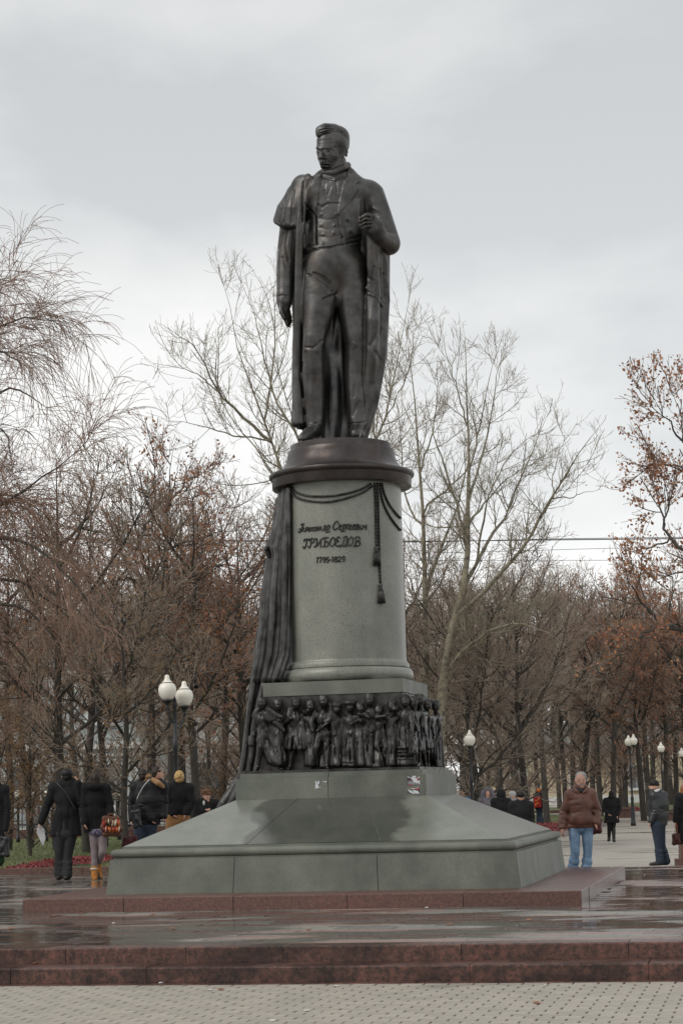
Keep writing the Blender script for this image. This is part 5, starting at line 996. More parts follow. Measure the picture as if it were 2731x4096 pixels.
sheet('lawn_beyond_path', [tuple(p[:2]) + (ZR + 0.03,) for p in lawn3], grass_mat)
kb4 = empty('kerb', tuple(gnd(2100, 3306, ZR)), 0, 'dark straight kerb below the far strip of lawn behind the slope', 'kerb')
for i in range(9):
    a, b_ = gnd(1900 + i * 50, 3254, ZR), gnd(1948 + i * 50, 3254, ZR); MB().box(a[0], b_[0], a[1] - .12, a[1] + .12, ZR - .1, ZR + .17).obj('kerb_stone', red_granite, kb4)
# low red granite parapets by the path
def parapet(pxs, yb, hgt, label, dep=0.5):
    a, b_ = gnd(pxs[0], yb, ZR), gnd(pxs[1], yb, ZR); e_ = empty('parapet', tuple((a + b_) / 2), 0, label, 'wall'); n = 3
    for i in range(n):
        x0 = a[0] + (b_[0] - a[0]) * i / n; x1 = a[0] + (b_[0] - a[0]) * (i + 1) / n; V, Fc = chamfer_box(x0 + .004, x1 - .004, a[1], a[1] + dep, ZR - .05, ZR + hgt, .015); obj('stone_block', V, Fc, red_granite, e_)
    V, Fc = chamfer_box(a[0] - .05, b_[0] + .05, a[1] - .05, a[1] + dep + .05, ZR + hgt + .003, ZR + hgt + .10, .02); obj('coping', V, Fc, red_granite, e_)
parapet((2470, 2556), 3272, 0.38, 'low red granite wall behind the woman in the black coat')
parapet((2620, 2760), 3284, 0.30, 'low red granite wall behind the man in the leather jacket')
wst = empty('stone_bollard', tuple(gnd(2722, 3466, ZR)), 0, 'reddish stepped granite post base cut by the right picture edge', 'bollard')
g_ = gnd(2722, 3466, ZR); MB().box(g_[0] - .06, g_[0] + .6, g_[1] - .1, g_[1] + .4, ZR - .02, ZR + .14).obj('foot', red_granite, wst); MB().box(g_[0] + .02, g_[0] + .55, g_[1], g_[1] + .3, ZR + .142, ZR + .42).obj('shaft', red_granite, wst)
rng = np.random.default_rng(8)
def scatter_in(poly, n):
    P = np.array([p[:2] for p in poly]); lo, hi = P.min(0), P.max(0); out = np.zeros((0, 2))
    while len(out) < n:
        q = rng.uniform(lo, hi, (n * 3, 2)); ins = np.zeros(len(q), bool)
        for a, b_ in zip(P, np.roll(P, -1, 0)): ins ^= ((a[1] > q[:, 1]) != (b_[1] > q[:, 1])) & (q[:, 0] < (b_[0] - a[0]) * (q[:, 1] - a[1]) / (b_[1] - a[1] + 1e-12) + a[0])
        out = np.vstack([out, q[ins]])
    return out[:n]
def petals(name, poly, n, z, mat, size, hgt):
    q = scatter_in(poly, n); c = np.column_stack([q, z + rng.uniform(0.02, hgt, n)]); a = rng.normal(size=(n, 3)); a /= np.linalg.norm(a, axis=1)[:, None]; b_ = np.cross(a, rng.normal(size=(n, 3))); b_ /= np.linalg.norm(b_, axis=1)[:, None]; s_ = size * rng.uniform(.6, 1.3, n)[:, None]
    V = np.stack([c - a * s_, c - b_ * s_ * .7, c + a * s_, c + b_ * s_ * .7], 1).reshape(-1, 3); o = obj(name, V, (np.arange(n)[:, None] * 4 + np.arange(4)).astype(np.int32), mat); return o
def blades(name, poly, n, z, hgt=0.07):
    q = scatter_in(poly, n); c = np.column_stack([q, np.full(n, z)]); t = rng.uniform(0, 6.28, n); w = 0.008
    V = np.stack([c + np.column_stack([np.cos(t) * w, np.sin(t) * w, 0 * t]), c - np.column_stack([np.cos(t) * w, np.sin(t) * w, 0 * t]), c + np.column_stack([rng.normal(0, .02, n), rng.normal(0, .02, n), hgt * rng.uniform(.5, 1.2, n)])], 1).reshape(-1, 3)
    return tag(obj(name, V, (np.arange(n)[:, None] * 3 + np.arange(3)).astype(np.int32), blade_mat), 'short grass blades on the lawn', 'grass', kind='stuff')
bedL = [gnd(x, y, .03) for x, y in [(12, 3487), (150, 3483), (260, 3468), (370, 3462), (460, 3444), (640, 3425), (640, 3412), (452, 3428), (330, 3436), (210, 3447), (90, 3467)]]
bedR = [gnd(x, y, ZR + .05) for x, y in [(2040, 3343), (2150, 3340), (2228, 3334), (2330, 3312), (2405, 3294), (2400, 3286), (2240, 3294), (2090, 3304), (2030, 3320)]]
tag(petals('red_flowers', bedL, 2600, 0.03, petal, 0.03, 0.07), 'strip of low red flowers on the left lawn behind the strolling couple', 'flowers', kind='stuff')
tag(petals('red_flowers', bedR, 2200, ZR + .05, petal, 0.035, 0.10), 'patch of low red flowers beside the man in the brown jacket', 'flowers', kind='stuff')
bedF = [gnd(x, y, ZR) for x, y in [(2455, 3268), (2560, 3262), (2548, 3258), (2470, 3256)]]
tag(petals('red_flowers', bedF, 900, ZR + .2, petal, 0.05, 0.2), 'small patch of red flowers by the low wall right of the path', 'flowers', kind='stuff')
sheet('flower_bed_soil', [tuple(p[:2]) + (0.036,) for p in bedL], soil); sheet('flower_bed_soil', [tuple(p[:2]) + (ZR + 0.056,) for p in bedR], soil)
lawn_vis = [gnd(x, y, .03) for x, y in [(-40, 3495), (500, 3490), (640, 3420), (640, 3330), (-40, 3370)]]
blades('lawn_grass', lawn_vis, 9000, 0.03); blades('lawn_grass', [p for p in isl], 5000, ZR + 0.05, 0.08)
# litter and fallen leaves on the wet stone
lit = material('white_litter', (0.7, 0.7, 0.68), rough=0.6); dead = material('fallen_leaf', (0.32, 0.13, 0.05), (0.16, 0.07, 0.03), scale=30, rough=0.6)
def scrap(px, py, z, mat, s_, label, cat):
    g_ = gnd(px, py, z); r_ = random.Random(px * 7 + py); m = MB(); k = 6; V = [(g_[0] + s_ * math.cos(i) * r_.uniform(.5, 1), g_[1] + s_ * math.sin(i) * r_.uniform(.5, 1.4), z + 0.005 + r_.uniform(0, s_ * .25)) for i in np.linspace(0, 5.3, k)]
    V2 = [(a, b_, c - 0.003) for a, b_, c in V]; m.add(V + V2, [tuple(range(k)), tuple(range(2 * k - 1, k - 1, -1))] + [(i, k + i, k + (i + 1) % k, (i + 1) % k) for i in range(k)]); tag(m.obj(cat.replace(' ', '_'), mat), label, cat)
for i, (px, py, z, k) in enumerate([(456, 3696, 0, 'w'), (962, 3640, 0, 'w'), (1705, 3633, 0.0, 'w'), (2446, 3470, SZ, 'w'), (2729, 3553, 0, 'w'), (645, 3935, ZL + .006, 'w'), (1090, 4087, ZL, 'w'), (838, 3965, ZL, 'w'), (1225, 4047, ZL, 'w'), (2185, 3945, ZL, 'w'), (1345, 3948, ZL, 'w'),
                                     (45, 3717, 0, 'l'), (210, 3667, 0, 'l'), (320, 3657, 0, 'l'), (692, 3718, 0, 'l'), (1232, 3722, 0, 'l'), (2115, 3682, 0, 'l'), (140, 3857, -.14, 'l'), (2145, 4017, ZL, 'l'), (885, 3963, ZL, 'l'), (2390, 3585, 0, 'l'), (1800, 3700, 0, 'l'), (610, 3660, 0, 'l')]):
    scrap(px, py, z, lit if k == 'w' else dead, 0.03 if k == 'w' else 0.045, ('white scrap of litter lying on the wet paving, number %d from where the steps begin' % i if False else ['tiny white paper scrap lying in front of the pedestal slab', 'tiny white paper scrap at the foot of the slab', 'white crumb of litter by the slab front joint', 'white scrap on the red slab by its back corner', 'white scrap on the terrace at the right edge', 'white scrap on the red strip below the left steps', 'white scrap on the pavers at the bottom centre', 'white scrap on the pavers left of centre', 'small white scrap on the pavers near the bottom middle', 'white scrap on the pavers at lower right', 'small white scrap at the paver edge below the steps'][i] if k == 'w' else ['orange fallen leaf at the far left of the terrace', 'fallen leaf near the slab left corner', 'small fallen leaf before the slab left block', 'fallen leaf on the wet terrace left of centre', 'orange leaf on the wet terrace below the column', 'yellowish leaf in front of the slab right part', 'fallen leaf on the lower step tread at left', 'fallen leaf on the pavers at lower right', 'fallen leaf on the pavers under the step joint', 'fallen leaf beside the slab right flank', 'fallen leaf on the terrace right of centre', 'fallen leaf between slab and steps at left'][i - 11]), 'litter' if k == 'w' else 'fallen leaf')

# ---------------------------------------------------------------- street lamps
iron = material('black_lamp_iron', (0.022, 0.024, 0.026), (0.035, 0.037, 0.04), scale=10, rough=0.45, metal=0.3)
opal = material('opal_globe', (0.80, 0.77, 0.68), (0.74, 0.71, 0.62), scale=3, rough=0.25, spec=0.5)
def globe_on(root, c, r):
    m = MB().lathe([(r * .42, -r * .98), (r * .62, -r * .86), (r * .86, -r * .5), (r * .985, 0.0), (r * .98, r * .3), (r * .86, r * .66), (r * .64, r * .86), (r * .58, r * .9)], 28, c); gl = m.obj('globe', opal, root, smooth=True)
    cp = MB().lathe([(r * .66, r * .93), (r * .58, r * .98), (r * .36, r * 1.18), (r * .27, r * 1.42), (r * .26, r * 1.62), (r * .20, r * 1.74), (r * .04, r * 1.80)], 24, c).obj('globe_cap', opal, gl, smooth=True)
    ri = MB()
    for i in range(18):
        a = 2 * math.pi * i / 18; ri.lathe([(0.001, r * .865), (r * .06, r * .90), (0.001, r * .955)], 5, (c[0] + r * .63 * math.cos(a), c[1] + r * .63 * math.sin(a), c[2]), cap=False)
    ri.lathe([(r * .645, r * .885), (r * .66, r * .925), (r * .60, r * .935)], 24, c, cap=False); ri.obj('beaded_ring', iron, gl)
    MB().lathe([(r * .10, -r * 2.1), (r * .2, -r * 2.0), (r * .14, -r * 1.9), (r * .22, -r * 1.8), (r * .16, -r * 1.7), (r * .22, -r * 1.45), (r * .48, -r * 1.18), (r * .66, -r * 1.1), (r * .66, -r * .985), (r * .4, -r * .97)], 20, c).obj('globe_holder', iron, root, smooth=True)
def lamp(px, Y, z0, post_top_py, globes, r, label):
    b_ = at(px, 3150, Y); e_ = empty('street_lamp', (b_[0], Y, z0), 0, label, 'street lamp', 'globe street lamps of the boulevard'); zt = at(px, post_top_py, Y)[2]; m = MB(); k = r / 0.2
    m.lathe([(.14 * k, 0), (.14 * k, .12), (.11 * k, .16), (.12 * k, .5), (.085 * k, .62), (.075 * k, 1.0), (.085 * k, 1.04), (.085 * k, 1.1), (.055 * k, 1.16), (.05 * k, zt - z0 - .9), (.065 * k, zt - z0 - .88), (.065 * k, zt - z0 - .72), (.045 * k, zt - z0 - .7), (.038 * k, zt - z0 - .1), (.055 * k, zt - z0 - .08), (.03 * k, zt - z0 - .04), (.05 * k, zt - z0), (.03 * k, zt - z0 + .05), (.005, zt - z0 + .07)], 14, (b_[0], Y, z0)); m.obj('post', iron, e_, smooth=True)
    for gx, gy, dy in globes:
        c = at(gx, gy, Y + dy); globe_on(e_, c, r); foot = c - np.array([0, 0, r * 2.05]); root_ = np.array([b_[0], Y, foot[2] - r * 0.9])
        MB().tube(spline([root_ + np.array([0, 0, -r * .3]), root_ * .55 + foot * .45 - np.array([0, 0, r * .75]), foot], 6), r * 0.13, 8).obj('arm', iron, e_, smooth=True)
lamp(704, 38, 0.0, 2805, [(669, 2765, -0.1), (737, 2790, 0.3)], 0.168, 'black double street lamp with two cream globes left of the column')
lamp(2526, 82, ZR, 2990, [(2513, 2970, 0.5), (2533, 2966, -0.3)], 0.155, 'black street lamp with two overlapping cream globes above the path')
lamp(2650, 84, ZR, 3012, [(2643, 2996, 0)], 0.15, 'street lamp half hidden by a slanting bough near the right edge')
lamp(2735, 90, ZR, 3030, [(2726, 3016, 0)], 0.145, 'street lamp globe cut by the right picture edge')
lamp(1886, 54, ZR, 2995, [(1878, 2962, 0)], 0.15, 'lone street lamp behind the twigs right of the frieze')
# ---------------------------------------------------------------- iron fence with ball lamps, left
fence = empty('iron_fence', tuple(at(300, 3330, 72)), 0, 'dark iron fence on a low reddish wall beyond the left lawn', 'fence')
Yf = 72.0; xa, xb = at(-120, 3200, Yf)[0], at(1060, 3200, Yf)[0]
MB().box(xa, xb, Yf - .2, Yf + .2, -0.1, 0.34).obj('base_wall', red_granite, fence)
m = MB()
xx = xa
while xx < xb: m.box(xx, xx + .03, Yf - .015, Yf + .015, 0.341, 1.42); m.lathe([(.03, 1.42), (.022, 1.48), (.002, 1.55)], 5, (xx + .015, Yf, 0)); xx += .15
tag(m.obj('bars', iron, fence), kind='stuff')
for z in (0.48, 1.28): MB().box(xa, xb, Yf - .03, Yf + .03, z, z + .06).obj('rail', iron, fence)
for i, xx in enumerate(np.linspace(xa, xb, 9)): MB().box(xx - .06, xx + .06, Yf - .065, Yf + .065, 0.342, 1.56).obj('fence_post', iron, fence)
for i, (px, nm) in enumerate([(72, 'leftmost white ball lamp on the iron fence'), (130, 'second white ball lamp from the left on the iron fence'), (184, 'white ball lamp on the fence behind the man with the paper'), (475, 'white ball lamp on the fence between the two couples')]):
    p = at(px, 3176, 66); e_ = empty('ball_lamp', (p[0], 66, 0), 0, nm, 'lamp', 'white ball lamps by the iron fence'); r = .115
    MB().lathe([(r * .3, -r * .97), (r * .7, -r * .7), (r, 0), (r * .7, r * .7), (r * .3, r * .95), (.005, r)], 20, p).obj('ball', opal, e_, smooth=True)
    MB().lathe([(.07, 0.03), (.07, .2), (.045, .24), (.04, p[2] - r * 1.3), (.06, p[2] - r * 1.2), (.06, p[2] - r * .95)], 10, (p[0], 66, 0)).obj('post', iron, e_, smooth=True)
# ---------------------------------------------------------------- buildings glimpsed through the trees
wallp = material('pale_blue_plaster', (0.44, 0.49, 0.50), (0.36, 0.41, 0.42), scale=0.5, rough=0.9, bump=0.1, bscale=8); trim = material('white_plaster_trim', (0.66, 0.67, 0.65), rough=0.85)
pane_m = material('dark_window_glass', (0.045, 0.055, 0.065), (0.09, 0.10, 0.11), scale=0.6, rough=0.08, spec=0.7)
wally = material('cream_plaster', (0.55, 0.46, 0.33), (0.46, 0.38, 0.27), scale=0.4, rough=0.9); roof_m = material('grey_sheet_roof', (0.16, 0.17, 0.17), rough=0.6)
def building(name, px0, px1, Y, floors, fh, z0, wm, label, wsp, door=None, wy=0.5):
    xa, xb = at(px0, 3200, Y)[0], at(px1, 3200, Y)[0]; e_ = empty(name, ((xa + xb) / 2, Y, z0), 0, label, 'building'); Ht = floors * fh
    MB().box(xa, xb, Y, Y + 12, z0, z0 + Ht).obj('wall', wm, e_)
    for f in range(floors): MB().box(xa - .1, xb + .1, Y - .18, Y - .001, z0 + (f + 1) * fh - .28, z0 + (f + 1) * fh - .02).obj('cornice', trim, e_); MB().box(xa - .05, xb + .05, Y - .10, Y - .001, z0 + (f + 1) * fh - .62, z0 + (f + 1) * fh - .50).obj('string_course', trim, e_)
    MB().box(xa - .15, xb + .15, Y - .12, Y - .001, z0, z0 + .7).obj('plinth', trim, e_)
    MB().add([(xa - .3, Y - .3, z0 + Ht), (xb + .3, Y - .3, z0 + Ht), (xb + .3, Y + 12.3, z0 + Ht), (xa - .3, Y + 12.3, z0 + Ht), (xa + 3, Y + 6, z0 + Ht + 2.6), (xb - 3, Y + 6, z0 + Ht + 2.6)], [(3, 2, 1, 0), (0, 1, 5, 4), (2, 3, 4, 5), (1, 2, 5), (3, 0, 4)]).obj('roof', roof_m, e_)
    n = int((xb - xa) / wsp)
    for f in range(floors):
        for i in range(n):
            xc = xa + (i + .5) * (xb - xa) / n; zc = z0 + f * fh + fh * wy
            w_ = MB().box(xc - .72, xc + .72, Y - .14, Y - .002, zc - 1.05, zc + 1.05).obj('window', trim, e_)
            for sx_ in (-1, 1): MB().box(xc + (-.60 if sx_ < 0 else .03), xc + (-.03 if sx_ < 0 else .60), Y - .16, Y - .142, zc - .92, zc + .92).obj('pane', pane_m, w_)
            MB().box(xc - .85, xc + .85, Y - .24, Y - .141, zc - 1.16, zc - 1.052).obj('sill', trim, w_)
    return e_, xa, xb
building('apartment_house', -350, 560, 96, 2, 3.9, 0.0, wallp, 'pale blue plastered house with white cornices behind the left wood', 3.4)
building('apartment_house', 575, 1100, 99, 2, 4.0, 0.0, trim, 'whitish plastered house behind the old man in the cap', 3.6)
building('low_house', 1960, 2900, 175, 1, 4.4, -0.28, wally, 'low cream house glimpsed far behind the right wood', 4.0)
# ---------------------------------------------------------------- parked cars beyond the fence
paint_s = material('silver_paint', (0.45, 0.47, 0.49), rough=0.25, metal=0.4, spec=0.6); paint_w = material('white_paint', (0.7, 0.71, 0.72), rough=0.3, spec=0.6); rubber = material('rubber', (0.02, 0.02, 0.02), rough=0.8); red_l = material('red_lens', (0.35, 0.02, 0.02), rough=0.2)
def car(px, Y, z0, mat, label):
    c = at(px, 3200, Y); e_ = empty('parked_car', (c[0], Y, z0), 0, label, 'car'); L, Wd = 4.3, 1.7
    side = [(-2.15, .28), (-2.15, .62), (-2.0, .82), (-1.25, .92), (-.7, 1.36), (.75, 1.40), (1.45, .98), (2.05, .92), (2.15, .7), (2.15, .28)]; n = len(side)
    V = [(x, -Wd / 2 + (0.10 if z > 1.0 else 0), z) for x, z in side] + [(x, Wd / 2 - (0.10 if z > 1.0 else 0), z) for x, z in side]
    obj('body', V, [tuple(range(n)), tuple(range(2 * n - 1, n - 1, -1))] + [(i, n + i, n + (i + 1) % n, (i + 1) % n) for i in range(n)], mat, e_, local=True)
    for a in ([(-1.12, .95), (-.66, 1.30), (-.05, 1.33), (-.05, .95)], [(.03, .95), (.03, 1.33), (.70, 1.34), (1.30, .97)]):
        obj('side_window', [(x, -Wd / 2 + .045, z) for x, z in a] + [(x, -Wd / 2 + .085, z) for x, z in a], [(0, 1, 2, 3), (7, 6, 5, 4), (0, 4, 5, 1), (1, 5, 6, 2), (2, 6, 7, 3), (3, 7, 4, 0)], pane_m, e_, local=True)
    for wx in (-1.35, 1.35):
        for wy in (-Wd / 2 + .04, Wd / 2 - .04):
            V, Fc = [], []
            m = MB()
            for i in range(20):
                a0 = 2 * math.pi * i / 20; V += [(wx + .32 * math.cos(a0), wy - .1, .32 + .32 * math.sin(a0)), (wx + .32 * math.cos(a0), wy + .1, .32 + .32 * math.sin(a0))]
            Fc = [(2 * i, 2 * ((i + 1) % 20), 2 * ((i + 1) % 20) + 1, 2 * i + 1) for i in range(20)] + [tuple(range(0, 40, 2))[::-1], tuple(range(1, 40, 2))]; w_ = obj('wheel', V, Fc, rubber, e_, local=True)
            m.add([(wx + .19 * math.cos(t), wy - .112, .32 + .19 * math.sin(t)) for t in np.linspace(0, 5.9, 12)] + [(wx + .19 * math.cos(t), wy - .10, .32 + .19 * math.sin(t)) for t in np.linspace(0, 5.9, 12)], [tuple(range(12)), tuple(range(23, 11, -1))] + [(i, 12 + i, 12 + (i + 1) % 12, (i + 1) % 12) for i in range(12)]); m.obj('rim', paint_s, w_, local=True)
    MB().box(2.10, 2.17, -.78, -.5, .66, .82).obj('tail_light', red_l, e_, local=True); MB().box(-2.17, -2.10, -.78, -.45, .58, .74).obj('headlight', opal, e_, local=True)
car(165, 80, 0.0, paint_s, 'silver car parked beyond the iron fence at far left'); car(620, 84, 0.0, paint_w, 'white car parked beyond the fence behind the couples')
# ---------------------------------------------------------------- overhead wires
wire_m = material('dark_cable', (0.05, 0.05, 0.055), rough=0.6)
for pts, nm, r in [([(-200, 2142), (500, 2157), (1200, 2164), (1700, 2165), (2200, 2160), (2950, 2152)], 'thickest dark overhead cable crossing behind the column', .017), ([(-200, 2148), (500, 2161), (1200, 2168), (1700, 2168), (2200, 2156), (2950, 2147)], 'dark overhead cable twined with the thickest one', .012),
                   ([(1200, 2220), (1900, 2208), (2300, 2197), (2950, 2180)], 'thin overhead wire below the thick cables, sloping up to the right', .008), ([(1200, 2246), (1900, 2242), (2950, 2241)], 'lowest thin overhead wire at right', .008), ([(-200, 2255), (300, 2258), (1200, 2262)], 'faint thin overhead wire low on the left', .007)]:
    tag(MB().tube(spline([at(x, y, 66) for x, y in pts], 8), r, 5).obj('overhead_wire', wire_m), nm, 'wire')
# ---------------------------------------------------------------- people
skin_m = material('skin', (0.52, 0.30, 0.22), (0.44, 0.24, 0.175), scale=12, rough=0.55)
cloth = {}
def cl(name, c, c2=None, rough=0.85, spec=0.3, **k):
    if name not in cloth: cloth[name] = material(name, c, c2 or tuple(x * .7 for x in c), scale=k.pop('scale', 9), rough=rough, spec=spec, bump=k.pop('bump', 0.25), bscale=k.pop('bscale', 25), **k)
    return cloth[name]
black_wool = cl('black_wool', (0.012, 0.012, 0.014)); black_fur = cl('black_fur', (0.010, 0.010, 0.012), rough=0.95, bump=0.8, bscale=60); black_puff = cl('black_nylon', (0.010, 0.0105, 0.012), rough=0.55, spec=0.25); leather_bk = cl('black_leather', (0.018, 0.020, 0.023), rough=0.38, spec=0.55)
leather_br = cl('brown_leather', (0.150, 0.062, 0.040), (0.085, 0.034, 0.024), rough=0.5, spec=0.45, scale=6); jeans_lt = cl('faded_denim', (0.26, 0.38, 0.52), (0.10, 0.17, 0.28), scale=7, lo=0.3, hi=0.7); jeans_dk = cl('dark_denim', (0.030, 0.042, 0.065)); dark_cloth = cl('charcoal_cloth', (0.030, 0.031, 0.034)); tights = cl('mauve_tights', (0.26, 0.21, 0.22)); tan_cloth = cl('tan_cloth', (0.30, 0.155, 0.065)); suede = cl('tan_suede', (0.42, 0.17, 0.04)); white_fur = cl('cream_fur', (0.62, 0.52, 0.42), bump=0.8, bscale=60); tan_fur = cl('tan_fur', (0.38, 0.22, 0.11), bump=0.9, bscale=70)
hair_bk = cl('black_hair', (0.012, 0.010, 0.009), rough=0.5); hair_br = cl('brown_hair', (0.030, 0.018, 0.013), rough=0.5); hair_bl = cl('blond_hair', (0.52, 0.34, 0.14), (0.32, 0.20, 0.08), rough=0.5, scale=30); hair_gr = cl('grey_hair', (0.36, 0.35, 0.33), (0.22, 0.21, 0.20), rough=0.6, scale=30); hair_rd = cl('auburn_hair', (0.26, 0.11, 0.04), rough=0.5)
grey_fur = cl('grey_purple_fur', (0.17, 0.16, 0.19), bump=0.9, bscale=60); blue_cloth = cl('pale_blue_cloth', (0.30, 0.36, 0.45)); scarf_b = cl('blue_scarf', (0.03, 0.17, 0.42)); orange_k = cl('orange_knit', (0.62, 0.15, 0.02)); green_cl = cl('green_cloth', (0.014, 0.042, 0.018)); cap_br = cl('brown_tweed', (0.17, 0.085, 0.05)); white_cl = cl('white_cloth', (0.62, 0.62, 0.62)); red_dk = cl('dark_red_leather', (0.075, 0.012, 0.015), rough=0.4); shoe_m = cl('black_shoe', (0.014, 0.013, 0.013), rough=0.4, spec=0.5); pattern_sk = cl('patterned_skirt', (0.05, 0.05, 0.07), (0.20, 0.18, 0.26), scale=26, lo=0.45, hi=0.55)
class Person:
    """a figure posed from joints read in the photo; u = photo pixels per metre at its distance"""
    def __init__(s, label, Y, cx, top, face='back', hgt=1.75, z0=0.0, J=None, group=None, lean=0.0, vox=0.0135):
        s.Y = Y; s.u = F / Y; s.cx = cx; s.top = top; s.face = face; s.vox = vox; u = s.u; s.z0 = z0
        f = {'back': -1, 'front': 1, 'left': 0, 'right': 0}[face]; s.f = f; sd = {'left': -1, 'right': 1}.get(face, 0); s.sd = sd; k = hgt / 1.75
        y = lambda m_: top + m_ * k * u; w = (0.5 if sd else 1.0) * u * k
        s.J = dict(head=(cx, y(.125), 0), neck=(cx, y(.27), 0), shL=(cx - .185 * w, y(.33), 0), shR=(cx + .185 * w, y(.33), 0), elL=(cx - .235 * w, y(.62), -2), elR=(cx + .235 * w, y(.62), -2), haL=(cx - .235 * w, y(.86), 8), haR=(cx + .235 * w, y(.86), 8),
                   hipL=(cx - .085 * w, y(.86), 0), hipR=(cx + .085 * w, y(.86), 0), knL=(cx - .09 * w, y(1.28), 4), knR=(cx + .09 * w, y(1.28), 4), anL=(cx - .09 * w, y(1.67), 0), anR=(cx + .09 * w, y(1.67), 0), chest=(cx, y(.48), 0), waist=(cx, y(.70), 0))
        if J: s.J.update(J)
        s.k = k; base = at(cx, 3200, Y); s.e = empty('person', (base[0], Y, z0), 0, label, 'person', group)
        s.yb = y
    def p(s, a): return at(a[0], a[1], s.Y - (a[2] if len(a) > 2 else 0) / s.u)
    def grid(s, y0=None, y1=None, padx=0.5):
        y0 = s.top - .22 * s.u if y0 is None else y0; y1 = s.top + 2.05 * s.u if y1 is None else y1; a = s.p((s.cx, y1)); b_ = s.p((s.cx, y0)); return Sculpt((a[0] - padx, s.Y - .5, max(a[2], s.z0 - .03)), (a[0] + padx, s.Y + .5, b_[2]), s.vox)
    def ch(s, g_, names, rs, k=0.02): g_.chain([s.p(s.J[n] if isinstance(n, str) else n) for n in names], [r * s.k for r in rs], k)
    def hand(s, g_, side, curl=0.5, down=True):
        h_ = np.array(s.p(s.J['ha' + side])); e_ = np.array(s.p(s.J['el' + side])); d = h_ - e_; d /= np.linalg.norm(d); q = np.cross(d, np.array([0, 1.0, 0])); q /= np.linalg.norm(q) + 1e-9; n_ = np.cross(d, q)
        g_.ell(h_ + d * .035, (.032, .034, .04), .012)
        for i, L_ in enumerate((.068, .078, .072, .056)):
            o = h_ + d * .06 + n_ * (i - 1.5) * .019; g_.chain([o, o + d * L_ * .55 + q * .01, o + d * L_ * (1 - .35 * curl) + q * (.012 + .045 * curl)], [.0105, .010, .0085], .004)
        o = h_ + d * .015 - n_ * .03; g_.chain([o, o + d * .035 - n_ * .022 + q * .012, o + d * .062 - n_ * .016 + q * .024], [.0125, .0115, .0095], .006)
    def body(s):
        g_ = s.grid(); J = s.J; hd = s.p(J['head']); k = s.k
        g_.ell(hd, np.array([.078, .095, .118]) * k, .01); fx = np.array([s.sd * .07 - (0.0), -s.f * .07 if not s.sd else 0.0, 0]); side_v = np.array([0, 1.0, 0]) if s.sd else np.array([1.0, 0, 0])
        if getattr(s, 'turn', None) is not None: fx = np.array([math.sin(s.turn) * .07, -math.cos(s.turn) * .07, 0]); side_v = np.array([math.cos(s.turn), math.sin(s.turn), 0])
        g_.ell(hd + fx * .45 - np.array([0, 0, .045]) * k, np.array([.062, .066, .075]) * k, .02)
        g_.cap(hd + fx * 1.32 + np.array([0, 0, .005]), hd + fx * 1.62 - np.array([0, 0, .030]), .010, .014, .008); g_.ell(hd + fx * 1.15 - np.array([0, 0, .100]), (.026, .026, .020), .015)
        for sg in (-1, 1):
            g_.ell(hd + fx * 1.22 + side_v * sg * .031 + np.array([0, 0, .012]), (.015, .015, .009), .004, sub=True); g_.cap(hd + fx * 1.22 + side_v * sg * .015 + np.array([0, 0, .028]), hd + fx * 1.05 + side_v * sg * .048 + np.array([0, 0, .028]), .009, k=.006); g_.ell(hd + side_v * sg * .078 * k - np.array([0, 0, .005]), np.abs(side_v) * .010 + np.array([.012, .012, .030]), .004)
        g_.cap(hd + fx * 1.22 + side_v * -.022 - np.array([0, 0, .062]), hd + fx * 1.22 + side_v * .022 - np.array([0, 0, .062]), .008, k=.004)
        s.ch(g_, [(J['head'][0], J['head'][1] + .07 * s.u, 0), 'neck', (J['neck'][0], J['neck'][1] + .08 * s.u, 0)], [.052, .058, .07]); s.ch(g_, ['shL', 'shR'], [.07, .07], .05)
        g_.ell(s.p(J['chest']), np.array([.15, .10, .17]) * k, .05); g_.ell(s.p(J['waist']), np.array([.125, .09, .14]) * k, .05); s.ch(g_, ['hipL', 'hipR'], [.10, .10], .05)
        for a in 'LR':
            s.ch(g_, ['sh' + a, 'el' + a, 'ha' + a], [.052, .040, .027]); s.hand(g_, a); s.ch(g_, ['hip' + a, 'kn' + a, 'an' + a], [.085, .054, .038])
            an = J['an' + a]; s.ch(g_, [an, (an[0] + s.sd * .10 * s.u, an[1] + .055 * s.u, an[2] + s.f * .11 * s.u)], [.034, .022])
        o = g_.obj('body', skin_m, s.e); return s
    def trousers(s, mat, r=(.105, .075, .066), to=None, name='trousers'):
        g_ = s.grid(s.J['waist'][1] - 10); s.ch(g_, ['hipL', 'hipR'], [.108, .108], .05); s.ch(g_, ['waist', ((s.J['hipL'][0] + s.J['hipR'][0]) / 2, s.J['hipL'][1], 0)], [.11, .11], .05)
        for a in 'LR':
            s.ch(g_, ['hip' + a, 'kn' + a, 'an' + a], r, .012); kn, an = s.J['kn' + a], s.J['an' + a]
            for t_ in (.35, .6, .8, .92): c = [(1 - t_) * kn[i] + t_ * an[i] for i in range(3)]; g_.cap(s.p((c[0] - 4, c[1], c[2])), s.p((c[0] + 5, c[1] + 4, c[2] + 4)), r[2] * s.k * 1.04, k=.012)
        g_.obj(name, mat, s.e); return s
    def legs_only(s, mat, name='tights'):
        g_ = s.grid(s.J['hipL'][1] - 10)
        for a in 'LR': s.ch(g_, ['hip' + a, 'kn' + a, 'an' + a], [.09, .06, .044], .012)
        g_.obj(name, mat, s.e); return s
